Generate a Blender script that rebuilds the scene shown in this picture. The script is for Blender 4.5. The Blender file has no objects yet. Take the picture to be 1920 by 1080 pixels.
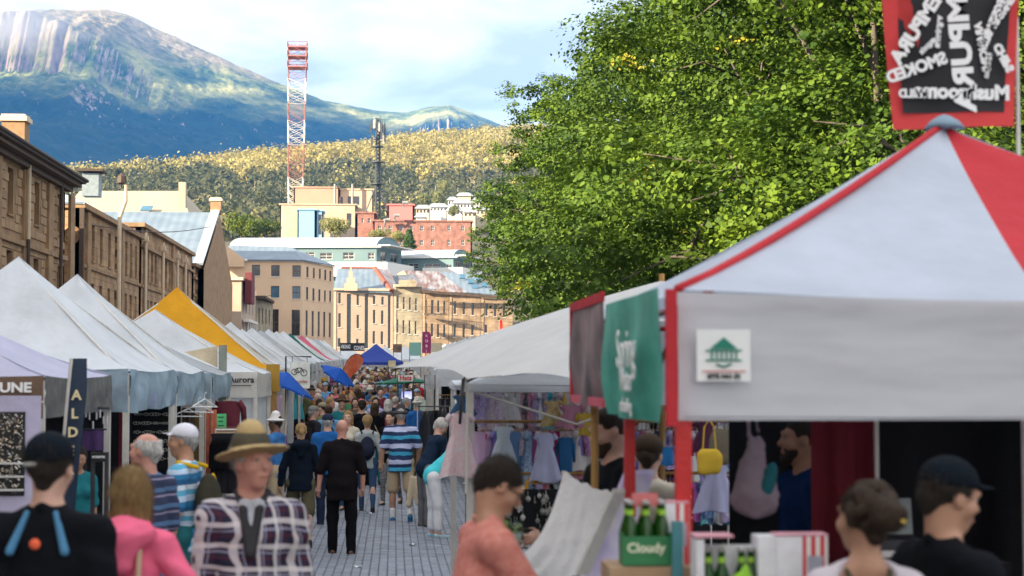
import bpy, bmesh, math, random
import numpy as np
from mathutils import Vector, Matrix, Euler
random.seed(7); RNG = np.random.default_rng(7)
SC = bpy.context.scene
COL = SC.collection
R = math.radians
# ---------------------------------------------------------------- camera
FPX = 3200.0                       # focal length in photo pixels (1920 wide)
CAMH = 2.1
cam_d = bpy.data.cameras.new('camera'); cam = bpy.data.objects.new('camera', cam_d); COL.objects.link(cam)
cam_d.sensor_width = 36.0; cam_d.lens = FPX/1920*36.0
cam_d.clip_start = 0.1; cam_d.clip_end = 40000
CROT = Matrix.Rotation(-math.atan(220/FPX), 3, 'Z') @ Matrix.Rotation(math.pi/2 + math.atan(160/FPX), 3, 'X')
cam.location = (0, 0, CAMH); cam.rotation_euler = CROT.to_euler()
cam_d.dof.use_dof = True; cam_d.dof.focus_distance = 48.0; cam_d.dof.aperture_fstop = 3.0; cam_d.dof.aperture_blades = 0
SC.camera = cam
# ---------------------------------------------------------------- light
SUN_DIR = Vector((-0.86, -0.50, 0)).normalized()      # horizontal direction towards the sun
SUN_EL = R(19)
to_sun = Vector((SUN_DIR.x*math.cos(SUN_EL), SUN_DIR.y*math.cos(SUN_EL), math.sin(SUN_EL)))
W = bpy.data.worlds.new('World'); SC.world = W; W.use_nodes = True
def build_world():
    nt = W.node_tree; nt.nodes.clear(); L = nt.links.new
    N = lambda t, **k: nt.nodes.new(t)
    out = N('ShaderNodeOutputWorld')
    sky = N('ShaderNodeTexSky'); sky.sky_type = 'NISHITA'; sky.sun_disc = False
    sky.sun_elevation = SUN_EL; sky.sun_rotation = math.atan2(to_sun.x, to_sun.y)
    sky.air_density = 1.0; sky.dust_density = 1.0; sky.ozone_density = 1.5
    bg = N('ShaderNodeBackground'); bg.inputs[1].default_value = SKY_STRENGTH; L(sky.outputs[0], bg.inputs[0])
    tc = N('ShaderNodeTexCoord')
    # flatten the direction so that clouds stretch out towards the horizon
    sep = N('ShaderNodeSeparateXYZ'); L(tc.outputs['Generated'], sep.inputs[0])
    ad = N('ShaderNodeMath'); ad.operation = 'ADD'; L(sep.outputs[2], ad.inputs[0]); ad.inputs[1].default_value = 0.28
    dv = N('ShaderNodeVectorMath'); dv.operation = 'DIVIDE'; L(tc.outputs['Generated'], dv.inputs[0])
    cb = N('ShaderNodeCombineXYZ')
    for i in range(3): L(ad.outputs[0], cb.inputs[i])
    L(cb.outputs[0], dv.inputs[1])
    mp = N('ShaderNodeMapping'); L(dv.outputs[0], mp.inputs[0]); mp.inputs['Location'].default_value = (3.3, 0.75, 0.2); mp.inputs['Scale'].default_value = (1, 1, 1.6)
    def noise(scale, det, rough, dist):
        n = N('ShaderNodeTexNoise'); n.inputs['Scale'].default_value = scale; n.inputs['Detail'].default_value = det
        n.inputs['Roughness'].default_value = rough; n.inputs['Distortion'].default_value = dist; L(mp.outputs[0], n.inputs['Vector']); return n
    n1 = noise(1.7, 8, .52, .25); n2 = noise(3.6, 8, .5, .2)
    cov = N('ShaderNodeValToRGB'); cov.color_ramp.elements[0].position = .0; cov.color_ramp.elements[1].position = .16
    L(n1.outputs[0], cov.inputs[0])
    shade = N('ShaderNodeValToRGB'); e = shade.color_ramp.elements
    e[0].position = .32; e[0].color = (0.53, 0.53, 0.54, 1); e[1].position = .62; e[1].color = (1.0, 0.965, 0.92, 1)
    m = shade.color_ramp.elements.new(.46); m.color = (0.80, 0.785, 0.765, 1)
    L(n2.outputs[0], shade.inputs[0])
    cbg = N('ShaderNodeBackground'); cbg.inputs[1].default_value = CLOUD_STRENGTH; L(shade.outputs[0], cbg.inputs[0])
    mix = N('ShaderNodeMixShader'); L(cov.outputs[0], mix.inputs[0]); L(bg.outputs[0], mix.inputs[1]); L(cbg.outputs[0], mix.inputs[2])
    L(mix.outputs[0], out.inputs[0])
SKY_STRENGTH = 0.15
CLOUD_STRENGTH = 0.53
build_world()
sun_d = bpy.data.lights.new('sun', 'SUN'); sun = bpy.data.objects.new('sun', sun_d); COL.objects.link(sun)
sun_d.energy = 5.0; sun_d.angle = R(0.5); sun_d.color = (1.0, 0.82, 0.58)
sun.rotation_euler = to_sun.to_track_quat('Z', 'Y').to_euler()
SC.view_settings.view_transform = 'Standard'; SC.view_settings.look = 'None'
SC.view_settings.exposure = 1.82; SC.view_settings.gamma = 1.0; SC.view_settings.use_curve_mapping = False
SC.render.engine = 'CYCLES'
SC.cycles.max_bounces = 8; SC.cycles.transparent_max_bounces = 12; SC.cycles.volume_bounces = 1
SC.cycles.use_denoising = True
SC.cycles.volume_step_rate = 4
# ---------------------------------------------------------------- helpers
def P(px, py, Y):
    """the point at world depth Y seen at photo pixel (px, py)"""
    d = CROT @ Vector(((px-960)/FPX, (540-py)/FPX, -1.0))
    return Vector((0, 0, CAMH)) + d*(Y/d.y)
def PX(px, Y): return P(px, 700, Y).x
GY = [-60, 8, 15, 22, 32, 45, 60, 90, 115, 180, 232, 262, 320, 400, 500, 700, 900]
GZ = [0, 0, -.12, -.27, -.28, -.12, .12, .45, .72, 2.0, 3.3, 5.0, 12, 23, 36, 60, 84]
def gz(y): return float(np.interp(y, GY, GZ))

_mats = {}
def M(name, col, rough=.75, var=.18, scale=6.0, bump=.15, bscale=50.0, metal=0.0, trans=0.0, spec=.4, col2=None, alpha=None, det=5, sheen=0.0, stretch=(1, 1, 1), emit=0, bdist=.02):
    """a procedural material: colour mottled by noise, fine relief from a second noise"""
    if name in _mats: return _mats[name]
    m = bpy.data.materials.new(name); _mats[name] = m; m.use_nodes = True
    nt = m.node_tree; L = nt.links.new; N = nt.nodes.new
    b = nt.nodes['Principled BSDF']; out = nt.nodes['Material Output']
    tc = N('ShaderNodeTexCoord'); oi = N('ShaderNodeObjectInfo')
    ad = N('ShaderNodeVectorMath'); ad.operation = 'MULTIPLY_ADD'; ad.inputs[1].default_value = stretch
    L(tc.outputs['Object'], ad.inputs[0])
    rn = N('ShaderNodeMath'); rn.operation = 'MULTIPLY'; rn.inputs[1].default_value = 50; L(oi.outputs['Random'], rn.inputs[0]); L(rn.outputs[0], ad.inputs[2])
    n = N('ShaderNodeTexNoise'); n.inputs['Scale'].default_value = scale; n.inputs['Detail'].default_value = det; n.inputs['Roughness'].default_value = .6
    L(ad.outputs[0], n.inputs['Vector'])
    rp = N('ShaderNodeValToRGB'); e = rp.color_ramp.elements; e[0].position = .3; e[1].position = .7
    c = Vector(col[:3]); a = c*(1-var); z = c*(1+var)
    if col2: z = Vector(col2[:3])
    if col2: a = c
    e[0].color = (*a, 1); e[1].color = (*[min(1, v) for v in z], 1)
    L(n.outputs[0], rp.inputs[0]); L(rp.outputs[0], b.inputs['Base Color'])
    b.inputs['Roughness'].default_value = rough; b.inputs['Metallic'].default_value = metal
    b.inputs['Specular IOR Level'].default_value = spec
    if sheen: b.inputs['Sheen Weight'].default_value = sheen
    if emit: L(rp.outputs[0], b.inputs['Emission Color']); b.inputs['Emission Strength'].default_value = emit
    if bump:
        n2 = N('ShaderNodeTexNoise'); n2.inputs['Scale'].default_value = bscale; n2.inputs['Detail'].default_value = 3; L(ad.outputs[0], n2.inputs['Vector'])
        bp = N('ShaderNodeBump'); bp.inputs['Strength'].default_value = bump; bp.inputs['Distance'].default_value = bdist
        L(n2.outputs[0], bp.inputs['Height']); L(bp.outputs[0], b.inputs['Normal'])
    if trans:
        t = N('ShaderNodeBsdfTranslucent'); L(rp.outputs[0], t.inputs[0]); mx = N('ShaderNodeMixShader'); mx.inputs[0].default_value = trans
        L(b.outputs[0], mx.inputs[1]); L(t.outputs[0], mx.inputs[2]); L(mx.outputs[0], out.inputs[0])
    m['bsdf'] = 1
    return m
def nodes_of(m):
    nt = m.node_tree; return nt, nt.links.new, nt.nodes.new, nt.nodes['Principled BSDF']
def tag(o, label=None, cat=None, group=None, kind=None):
    if label: o['label'] = label
    if cat: o['category'] = cat
    if group: o['group'] = group
    if kind: o['kind'] = kind
    return o
def empty(name, loc, label, cat, group=None, rz=0.0):
    o = bpy.data.objects.new(name, None); COL.objects.link(o); o.location = loc; o.rotation_euler = (0, 0, rz); o.empty_display_size = .2
    return tag(o, label, cat, group)
def link(name, me, parent=None, mats=()):
    o = bpy.data.objects.new(name, me); COL.objects.link(o)
    if parent is not None: o.parent = parent
    for m in mats: me.materials.append(m)
    return o
class MB:
    """collects vertices and faces, then links them as ONE mesh object"""
    def __init__(s): s.v = []; s.f = []; s.m = []; s.mi = 0; s.X = None
    def add(s, vs, fs):
        o = len(s.v)
        if s.X is not None: vs = [s.X @ Vector(v) for v in vs]
        s.v += [tuple(v) for v in vs]; s.f += [tuple(i+o for i in f) for f in fs]; s.m += [s.mi]*len(fs); return s
    def box(s, x0, x1, y0, y1, z0, z1):
        vs = [(x, y, z) for z in (z0, z1) for y in (y0, y1) for x in (x0, x1)]
        return s.add(vs, [(0, 2, 3, 1), (4, 5, 7, 6), (0, 1, 5, 4), (2, 6, 7, 3), (0, 4, 6, 2), (1, 3, 7, 5)])
    def obox(s, O, U, V, Wv):
        """box from corner O along three edge vectors"""
        O, U, V, Wv = map(Vector, (O, U, V, Wv))
        vs = [O, O+U, O+V, O+U+V, O+Wv, O+U+Wv, O+V+Wv, O+U+V+Wv]
        return s.add(vs, [(0, 2, 3, 1), (4, 5, 7, 6), (0, 1, 5, 4), (2, 6, 7, 3), (0, 4, 6, 2), (1, 3, 7, 5)])
    def quad(s, a, b, c, d): return s.add([a, b, c, d], [(0, 1, 2, 3)])
    def poly(s, pts): return s.add(pts, [tuple(range(len(pts)))])
    def tube(s, pts, r, n=8, cap=True):
        pts = [Vector(p) for p in pts]; rs = r if isinstance(r, (list, tuple)) else [r]*len(pts)
        vs = []; fs = []
        for i, p in enumerate(pts):
            t = (pts[min(i+1, len(pts)-1)] - pts[max(i-1, 0)]).normalized()
            a = t.cross(Vector((0, 0, 1)) if abs(t.z) < .95 else Vector((1, 0, 0))).normalized(); b = t.cross(a)
            for k in range(n):
                g = 2*math.pi*k/n; vs.append(p + (a*math.cos(g) + b*math.sin(g))*rs[i])
        for i in range(len(pts)-1):
            for k in range(n): fs.append((i*n+k, i*n+(k+1) % n, (i+1)*n+(k+1) % n, (i+1)*n+k))
        if cap: fs += [tuple(range(n))[::-1], tuple((len(pts)-1)*n+k for k in range(n))]
        return s.add(vs, fs)
    def lathe(s, prof, c=(0, 0, 0), n=16, sx=1, sy=1):
        vs = []; fs = []
        for r, z in prof:
            for k in range(n):
                g = 2*math.pi*k/n; vs.append((c[0]+r*sx*math.cos(g), c[1]+r*sy*math.sin(g), c[2]+z))
        for i in range(len(prof)-1):
            for k in range(n): fs.append((i*n+k, i*n+(k+1) % n, (i+1)*n+(k+1) % n, (i+1)*n+k))
        fs += [tuple(range(n))[::-1], tuple((len(prof)-1)*n+k for k in range(n))]
        return s.add(vs, fs)
    def grid(s, fn, nu, nv):
        """sheet fn(u, v) for u, v in 0..1"""
        vs = [fn(i/nu, j/nv) for j in range(nv+1) for i in range(nu+1)]
        return s.add(vs, [(j*(nu+1)+i, j*(nu+1)+i+1, (j+1)*(nu+1)+i+1, (j+1)*(nu+1)+i) for j in range(nv) for i in range(nu)])
    def mesh(s, name, mats):
        me = bpy.data.meshes.new(name); me.from_pydata(s.v, [], s.f)
        mats = mats if isinstance(mats, (list, tuple)) else [mats]
        for m in mats: me.materials.append(m)
        if len(mats) > 1: me.polygons.foreach_set('material_index', s.m)
        return me
    def build(s, name, mats, parent=None, smooth=False, label=None, local=None):
        """local: world location of the parent when the points are given in world space"""
        if local is not None: s.v = [(x-local[0], y-local[1], z-local[2]) for x, y, z in s.v]
        me = s.mesh(name, mats)
        if smooth: me.shade_smooth()
        o = bpy.data.objects.new(name, me); COL.objects.link(o)
        if parent is not None: o.parent = parent
        if label: o['label'] = label
        return o
def thicken(o, t, off=-1):
    """give a sheet real thickness by modifying its mesh"""
    bm = bmesh.new(); bm.from_mesh(o.data); bmesh.ops.solidify(bm, geom=bm.faces[:], thickness=t); bm.to_mesh(o.data); bm.free(); return o
def copy_tree(o, parent=None):
    c = o.copy(); COL.objects.link(c); c.parent = parent
    for ch in KIDS.get(o.name, list(o.children)): copy_tree(ch, c)
    return c
KIDS = {}
FONT = bpy.data.fonts.load('<builtin>') if False else None
def text(body, size, mat, parent, loc, rot=(0, 0, 0), ext=.002, name='lettering', mirror=False, sx=1.0, bold=0.0, spacing=1.0, align='CENTER'):
    c = bpy.data.curves.new(name, 'FONT'); c.body = body; c.size = size; c.extrude = ext; c.align_x = align; c.align_y = 'CENTER'; c.offset = bold; c.resolution_u = 3; c.space_character = spacing
    t = bpy.data.objects.new(name, c); COL.objects.link(t)
    bpy.context.view_layer.update()
    me = bpy.data.meshes.new_from_object(t.evaluated_get(bpy.context.evaluated_depsgraph_get()))
    bpy.data.objects.remove(t)
    o = bpy.data.objects.new(name, me); COL.objects.link(o); me.materials.clear(); me.materials.append(mat)
    o.parent = parent; o.location = loc; o.rotation_euler = rot; o.scale = (-sx if mirror else sx, 1, 1)
    return o
# ================================================================ people: implicit surfaces turned into smooth meshes
def surface_nets(D, org, vox):
    S = D < 0
    nx, ny, nz = D.shape
    c = [S[i:nx-1+i, j:ny-1+j, k:nz-1+k] for i in (0, 1) for j in (0, 1) for k in (0, 1)]
    cnt = sum(x.astype(np.int8) for x in c); act = (cnt > 0) & (cnt < 8)
    idx = -np.ones(act.shape, np.int64); ids = np.argwhere(act); idx[act] = np.arange(len(ids))
    acc = np.zeros((len(ids), 3)); num = np.zeros(len(ids))
    off = [(i, j, k) for i in (0, 1) for j in (0, 1) for k in (0, 1)]
    val = {o: D[ids[:, 0]+o[0], ids[:, 1]+o[1], ids[:, 2]+o[2]] for o in off}
    for a in off:
        for ax in range(3):
            if a[ax]: continue
            b = list(a); b[ax] = 1; b = tuple(b)
            va, vb = val[a], val[b]; m = (va < 0) != (vb < 0)
            t = va[m]/(va[m]-vb[m]); p = np.tile(np.array(a, float), (m.sum(), 1)); p[:, ax] = t
            acc[m] += p; num[m] += 1
    V = (ids + acc/num[:, None])*vox + org
    F = []
    for ax in range(3):
        sl0 = [slice(1, -1)]*3; sl0[ax] = slice(0, -1); sl1 = [slice(1, -1)]*3; sl1[ax] = slice(1, None)
        A = S[tuple(sl0)]; B = S[tuple(sl1)]
        e = np.argwhere(A != B)
        if not len(e): continue
        fl = A[tuple(e.T)]
        base = e + 1; base[:, ax] = e[:, ax]
        u, v = (ax+1) % 3, (ax+2) % 3
        def at(du, dv):
            q = base.copy(); q[:, u] -= du; q[:, v] -= dv; return idx[tuple(q.T)]
        q = np.stack([at(0, 0), at(1, 0), at(1, 1), at(0, 1)], 1)
        q[~fl] = q[~fl][:, ::-1]
        F.append(q)
    F = np.concatenate(F) if F else np.zeros((0, 4), int)
    F = F[(F >= 0).all(1)]
    return V, F
class Vol:
    def __init__(s): s.p = []; s.sub = []; s.cut = []; s.fold = 0; s.fs = 1
    def cap(s, a, b, ra, rb=None, k=.03, flat=None): s.p.append(('c', np.array(a, float), np.array(b, float), ra, ra if rb is None else rb, k, flat)); return s
    def ell(s, c, r, k=.02, rot=None): s.p.append(('e', np.array(c, float), np.array(r, float), rot, 0, k, None)); return s
    def hole(s, c, r, k=.01, rot=None): s.sub.append(('e', np.array(c, float), np.array(r, float), rot, 0, k, None)); return s
    def plane(s, pt, n): n = Vector(n).normalized(); s.cut.append((np.array(pt, float), np.array(n, float))); return s
    @staticmethod
    def ev(q, X, Y, Z):
        if q[0] == 'c':
            _, a, b, ra, rb, _, flat = q; ab = b-a; L2 = max(ab@ab, 1e-9)
            px, py, pz = X-a[0], Y-a[1], Z-a[2]
            t = np.clip((px*ab[0]+py*ab[1]+pz*ab[2])/L2, 0, 1)
            dx, dy, dz = px-t*ab[0], py-t*ab[1], pz-t*ab[2]
            if flat is not None:      # flat = (x scale, y scale): elliptical section
                dx = dx/flat[0]; dy = dy/flat[1]
            return np.sqrt(dx*dx+dy*dy+dz*dz) - (ra+(rb-ra)*t)
        _, c, r, rot, _, _, _ = q
        px, py, pz = X-c[0], Y-c[1], Z-c[2]
        if rot is not None:
            Rm = np.array(Euler(rot).to_matrix().transposed())
            px, py, pz = (Rm[i][0]*px+Rm[i][1]*py+Rm[i][2]*pz for i in range(3))
        k0 = np.sqrt((px/r[0])**2+(py/r[1])**2+(pz/r[2])**2)+1e-9; k1 = np.sqrt((px/r[0]**2)**2+(py/r[1]**2)**2+(pz/r[2]**2)**2)+1e-9
        return k0*(k0-1)/k1
    @staticmethod
    def bb(q):
        if q[0] == 'c':
            r = max(q[3], q[4]); f = q[6] or (1, 1); e = np.array([r*max(1, f[0]), r*max(1, f[1]), r])
            return np.minimum(q[1], q[2])-e, np.maximum(q[1], q[2])+e
        r = q[2] if q[3] is None else np.full(3, q[2].max())
        return q[1]-r, q[1]+r
    def mesh(s, vox, name, mat, smooth=True):
        lo = np.min([s.bb(q)[0] for q in s.p], 0)-3*vox-s.fold; hi = np.max([s.bb(q)[1] for q in s.p], 0)+3*vox+s.fold
        n = np.ceil((hi-lo)/vox).astype(int)+1
        D = np.full(n, .5, np.float32)
        gx, gy, gz_ = (lo[i]+np.arange(n[i])*vox for i in range(3))
        for neg, lst in ((0, s.p), (1, s.sub)):
            for q in lst:
                a, b = s.bb(q); m = q[5]+2.5*vox+(0 if neg else .02)
                i0 = np.clip(np.floor((a-m-lo)/vox).astype(int), 0, n-1); i1 = np.clip(np.ceil((b+m-lo)/vox).astype(int)+1, 1, n)
                if (i1 <= i0).any(): continue
                sl = tuple(slice(i0[i], i1[i]) for i in range(3))
                X = gx[sl[0]][:, None, None]; Y = gy[sl[1]][None, :, None]; Z = gz_[sl[2]][None, None, :]
                d = s.ev(q, X, Y, Z); k = max(q[5], 1e-4); C = D[sl]
                if neg: D[sl] = np.maximum(C, -d)
                else:
                    h = np.clip(.5+.5*(C-d)/k, 0, 1); D[sl] = C*(1-h)+d*h-k*h*(1-h)
        if s.cut:
            X = gx[:, None, None]; Y = gy[None, :, None]; Z = gz_[None, None, :]
            for pt, nn in s.cut: D = np.maximum(D, (X-pt[0])*nn[0]+(Y-pt[1])*nn[1]+(Z-pt[2])*nn[2])
        if s.fold:
            X = gx[:, None, None]*s.fs; Y = gy[None, :, None]*s.fs; Z = gz_[None, None, :]*s.fs
            w = np.sin(9*X+5*np.sin(7*Z+3*Y))+np.sin(23*Z+9*X+4*np.sin(11*Y+5*Z))*.8+np.sin(38*X-17*Z+6*np.sin(19*Z))*.45+np.sin(31*Y+21*Z)*.5
            D = D+s.fold*w*.5
        D[0] = D[-1] = 1; D[:, 0] = D[:, -1] = 1; D[:, :, 0] = D[:, :, -1] = 1
        V, F = surface_nets(D, lo, vox)
        me = bpy.data.meshes.new(name); me.vertices.add(len(V)); me.vertices.foreach_set('co', V.astype(np.float32).ravel())
        me.loops.add(len(F)*4); me.loops.foreach_set('vertex_index', F.astype(np.int32).ravel())
        me.polygons.add(len(F)); me.polygons.foreach_set('loop_start', np.arange(len(F), dtype=np.int32)*4)
        me.update(calc_edges=True); me.validate()
        me.materials.append(mat)
        if smooth: me.shade_smooth()
        return me
def cloth(name, col, **k):
    k.setdefault('rough', .9); k.setdefault('var', .12); k.setdefault('bump', .25); k.setdefault('bscale', 180); k.setdefault('scale', 5); k.setdefault('spec', .08)
    return M(name, col, **k)
SKIN = {'fair': M('skin_fair', (.55, .33, .25), rough=.5, var=.12, scale=14, bump=.05, bscale=200, spec=.35),
        'tan': M('skin_tan', (.42, .23, .15), rough=.5, var=.12, scale=14, bump=.05, bscale=200, spec=.35),
        'red': M('skin_ruddy', (.50, .25, .19), rough=.5, var=.16, scale=14, bump=.06, bscale=200, spec=.35),
        'brown': M('skin_brown', (.20, .11, .07), rough=.5, var=.12, scale=14, bump=.05, bscale=200, spec=.35)}
HAIR = {n: M('hair_'+n, c, rough=.75, var=.55, scale=90, bump=1.0, bscale=230, stretch=(1, 1, .12)) for n, c in
        dict(black=(.015, .012, .01), brown=(.045, .024, .012), dark=(.03, .02, .014), blonde=(.38, .24, .10), grey=(.42, .41, .40), white=(.62, .60, .57), red=(.20, .07, .03)).items()}
EYE = M('eye_white', (.30, .27, .25), rough=.2, var=.02, bump=0); IRIS = M('eye_iris', (.03, .025, .02), rough=.2, var=.02, bump=0)
LIP = M('lip_skin', (.42, .16, .13), rough=.5, var=.1, bump=0)
def V3(x, y, z): return np.array((x, y, z), float)
def rotx(p, c, a):
    q = p-c; return c+V3(q[0], q[1]*math.cos(a)-q[2]*math.sin(a), q[1]*math.sin(a)+q[2]*math.cos(a))
def unit(v): v = np.array(v, float); return v/np.linalg.norm(v)
def strands(ho, root, hcol, n, ln, c):
    me = ho.data; nv = len(me.vertices); co = np.empty(nv*3, np.float32); me.vertices.foreach_get('co', co); co = co.reshape(-1, 3); no = np.empty(nv*3, np.float32); me.vertex_normals.foreach_get('vector', no); no = no.reshape(-1, 3)
    r = np.random.default_rng(4); i = r.integers(0, nv, n); p = co[i]; q = no[i]; i2 = q[:, 2] > -.4; p = p[i2]; q = q[i2]
    d = np.array([0, 0, -1.])+.35*r.normal(0, 1, p.shape)+np.array([0, -.5, 0]); d -= q*(d*q).sum(1)[:, None]; d /= np.linalg.norm(d, axis=1)[:, None]+1e-6
    s = np.cross(d, q); w = .0011*s; L_ = (ln*r.uniform(.5, 1.3, len(p)))[:, None]; lift = r.uniform(.002, .012, len(p))[:, None]
    a = p+q*.001; b = p+d*L_*.5+q*lift; e = p+d*L_+q*lift*r.uniform(-.2, 1.6, len(p))[:, None]
    V = np.stack([a-w, a+w, b+w, b-w, e+w*.2, e-w*.2], 1).reshape(-1, 3); k = np.arange(len(p))*6; F = np.concatenate([np.stack([k, k+1, k+2, k+3], 1), np.stack([k+3, k+2, k+4, k+5], 1)])
    me2 = bpy.data.meshes.new('hair_strands'); me2.vertices.add(len(V)); me2.vertices.foreach_set('co', V.astype(np.float32).ravel()); me2.loops.add(F.size); me2.loops.foreach_set('vertex_index', F.astype(np.int32).ravel()); me2.polygons.add(len(F)); me2.polygons.foreach_set('loop_start', np.arange(len(F), dtype=np.int32)*4); me2.update(calc_edges=True)
    o = link('hair_strands', me2, root, [HAIR[hcol]]); o['kind'] = 'stuff'
def person(label, x, y, yaw=0, h=1.75, vox=.018, girth=1.0, top=None, sleeve='short', bottom='trousers', bmat=None, hair='short', hcol='brown', skin='fair',
           hat=None, hatmat=None, lean=0, headrot=(0, 0), armL=None, armR=None, legL=None, legR=None, shoe=None, z=None, group=None, fem=False, fold=.006,
           collar=None, hood=False, extra=None, sock=None, beard=None, belly=0, hemz=None, face=True, fingers=False, scoop=False):
    """one figure; joints from direction vectors (x outwards, y forwards, z up); yaw 0 looks along +Y"""
    rz = -R(yaw); root = empty('person', (x, y, gz(y) if z is None else z), label, 'person', group, rz)
    sc = h/1.75; g = girth; root.scale = (sc, sc, sc)
    sw = (.150 if fem else .172)*(.6+.4*g); gb = 1+(g-1)*.35; hw = .092*(.75+.25*g)
    hip = V3(0, 0, .93); J = {}
    for sd, leg in (('L', legL), ('R', legR)):
        s = -1 if sd == 'L' else 1
        td, kd = leg if leg else ((.02, .02, -1), (0, -.03, -1))
        td = unit((td[0]*s, td[1], td[2])); kd = unit((kd[0]*s, kd[1], kd[2]))
        a = hip+V3(s*hw, 0, -.02); b = a+td*.43; c = b+kd*.42; J['leg'+sd] = (a, b, c)
    low = min(J['legL'][2][2], J['legR'][2][2])-.075      # set the lower foot on the ground
    dz = V3(0, 0, -low); hip = hip+dz
    for sd in 'LR': J['leg'+sd] = tuple(q+dz for q in J['leg'+sd])
    la = -R(lean)
    T = lambda p: rotx(V3(*p)+dz, hip, la)
    for sd, arm in (('L', armL), ('R', armR)):
        s = -1 if sd == 'L' else 1
        ud, fd = arm if arm else ((.14, -.04, -1), (.05, .16, -1))
        ud = unit((ud[0]*s, ud[1], ud[2])); fd = unit((fd[0]*s, fd[1], fd[2]))
        a = T((s*sw, -.01, 1.395)); b = a+ud*.29; c = b+fd*.25; J['arm'+sd] = (a, b, c, fd)
    neck = T((0, -.015, 1.47)); chest = T((0, 0, 1.30)); waist = T((0, 0, 1.08))
    hy, hp = R(headrot[0]), R(headrot[1])+la*.55
    hc = T((0, .01, 1.56)); HR = Matrix.Rotation(-hy, 3, 'Z') @ Matrix.Rotation(hp, 3, 'X')
    def H(p, c=hc): return np.array(HR @ Vector(p))+c+V3(0, 0, .075)
    he = HR.to_euler(); he = (he.x, he.y, he.z)
    # --- skin: one continuous body
    B = Vol()
    B.ell(H((0, -.015, .035)), (.076, .094, .088), .02, he).ell(H((0, .022, -.025)), (.063, .072, .092), .03, he)
    B.cap(H((0, .052, -.085)), H((0, .060, -.090)), .026, k=.03)                                   # chin
    B.cap(neck+V3(0, -.005, -.03), H((0, -.028, -.055)), .060*(.8 if fem else 1), .054*(.85 if fem else 1), .03)
    near = vox < .0125
    if face:
        B.cap(H((0, .082, .022)), H((0, .108, -.018)), .011, .016, .012)                            # nose
        B.cap(H((-.04, .083, .036)), H((.04, .083, .036)), .014, k=.015)                            # brow
        for s in (-1, 1):
            B.ell(H((s*.077, -.005, .0)), (.010, .020, .032), .008, he)                             # ear
            B.cap(H((s*.040, .066, -.018)), H((s*.046, .05, -.025)), .024, k=.02)                   # cheekbone
            B.hole(H((s*.032, .098, .018)), (.017, .014, .011), rot=he)
        B.cap(H((-.016, .088, -.052)), H((.016, .088, -.052)), .0085, k=.01)
        B.cap(H((-.018, .085, -.066)), H((.018, .085, -.066)), .0085, k=.01)
    B.cap(chest, hip, .10*g, .10*g, .05, (1.15, .85)).cap(J['armL'][0], neck+V3(-.02, 0, 0), .05, .045, k=.04).cap(J['armR'][0], neck+V3(.02, 0, 0), .05, .045, k=.04)
    hand_len = .085
    for sd in 'LR':
        s = -1 if sd == 'L' else 1
        a, b, c, fd = J['arm'+sd]; q = (.8 if fem else 1)*(.7+.3*g)
        B.cap(a, b, .048*q, .040*q, .03).cap(b, c, .039*q, .027*q, .02)
        side = unit(np.cross(fd, V3(0, 0, 1))+V3(1e-3, 0, 0)); side = side*(1 if side @ V3(s, 0, 0) > 0 else -1)
        fw = unit(np.cross(side, fd)); palm_n = side; across = fw*(1 if fw[1] > 0 else -1)
        pc = c+fd*.045
        B.cap(c, pc, .025, .030, .02).cap(pc-across*.018, pc+across*.02, .021, k=.02)
        r = max(.0085, vox*.62)
        L0 = (.062, .075, .080, .070) if near or fingers else (.07, .08, .08, .07)
        for i, o in enumerate((-.027, -.009, .009, .027)):
            st = pc+across*o+fd*.028; f1 = st+unit(fd-palm_n*.25)*L0[3-i]*.55; f2 = f1+unit(fd-palm_n*.9)*L0[3-i]*.5
            B.cap(st, f1, r, r*.95, .008).cap(f1, f2, r*.95, r*.85, .005)
        th = pc-fd*.02+across*.028; t1 = th+unit(across*.8+fd*.7-palm_n*.3)*.035; t2 = t1+unit(fd-palm_n*.4+across*.2)*.028
        B.cap(th, t1, r*1.15, r*1.05, .012).cap(t1, t2, r*1.05, r*.9, .005)
        la_, lb_, lc_ = J['leg'+sd]
        B.cap(la_, lb_, .075*gb, .052*gb, .03).cap(lb_, lc_, .050*gb**.5, .034, .02).ell(lb_+(lc_-lb_)*.3+V3(0, -.018, 0), (.048, .05, .10), .03)
        B.cap(lc_, lc_+V3(0, .10, -.045), .035, .028, .02)
    o = link('body', B.mesh(vox, 'body', SKIN[skin]), root)
    if face and vox < .02:
        e = MB()
        for s in (-1, 1):
            e.mi = 0; c0 = H((s*.032, .079, .018)); e.lathe([(.0, -.012), (.008, -.009), (.012, 0), (.008, .009), (0, .012)], c0, 10)
            e.mi = 1; c1 = H((s*.032, .088, .018)); e.lathe([(.0, -.0055), (.0045, -.003), (.0055, 0), (.0045, .003), (0, .0055)], c1, 8)
        e.build('eyes', [EYE, IRIS], root, True)
        l = Vol(); l.cap(H((-.02, .095, -.059)), H((.02, .095, -.059)), .006, k=.004); link('lips', l.mesh(max(.004, vox*.4), 'lips', LIP), root)
    # --- clothes
    q = max(.013, vox*.75)
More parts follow.
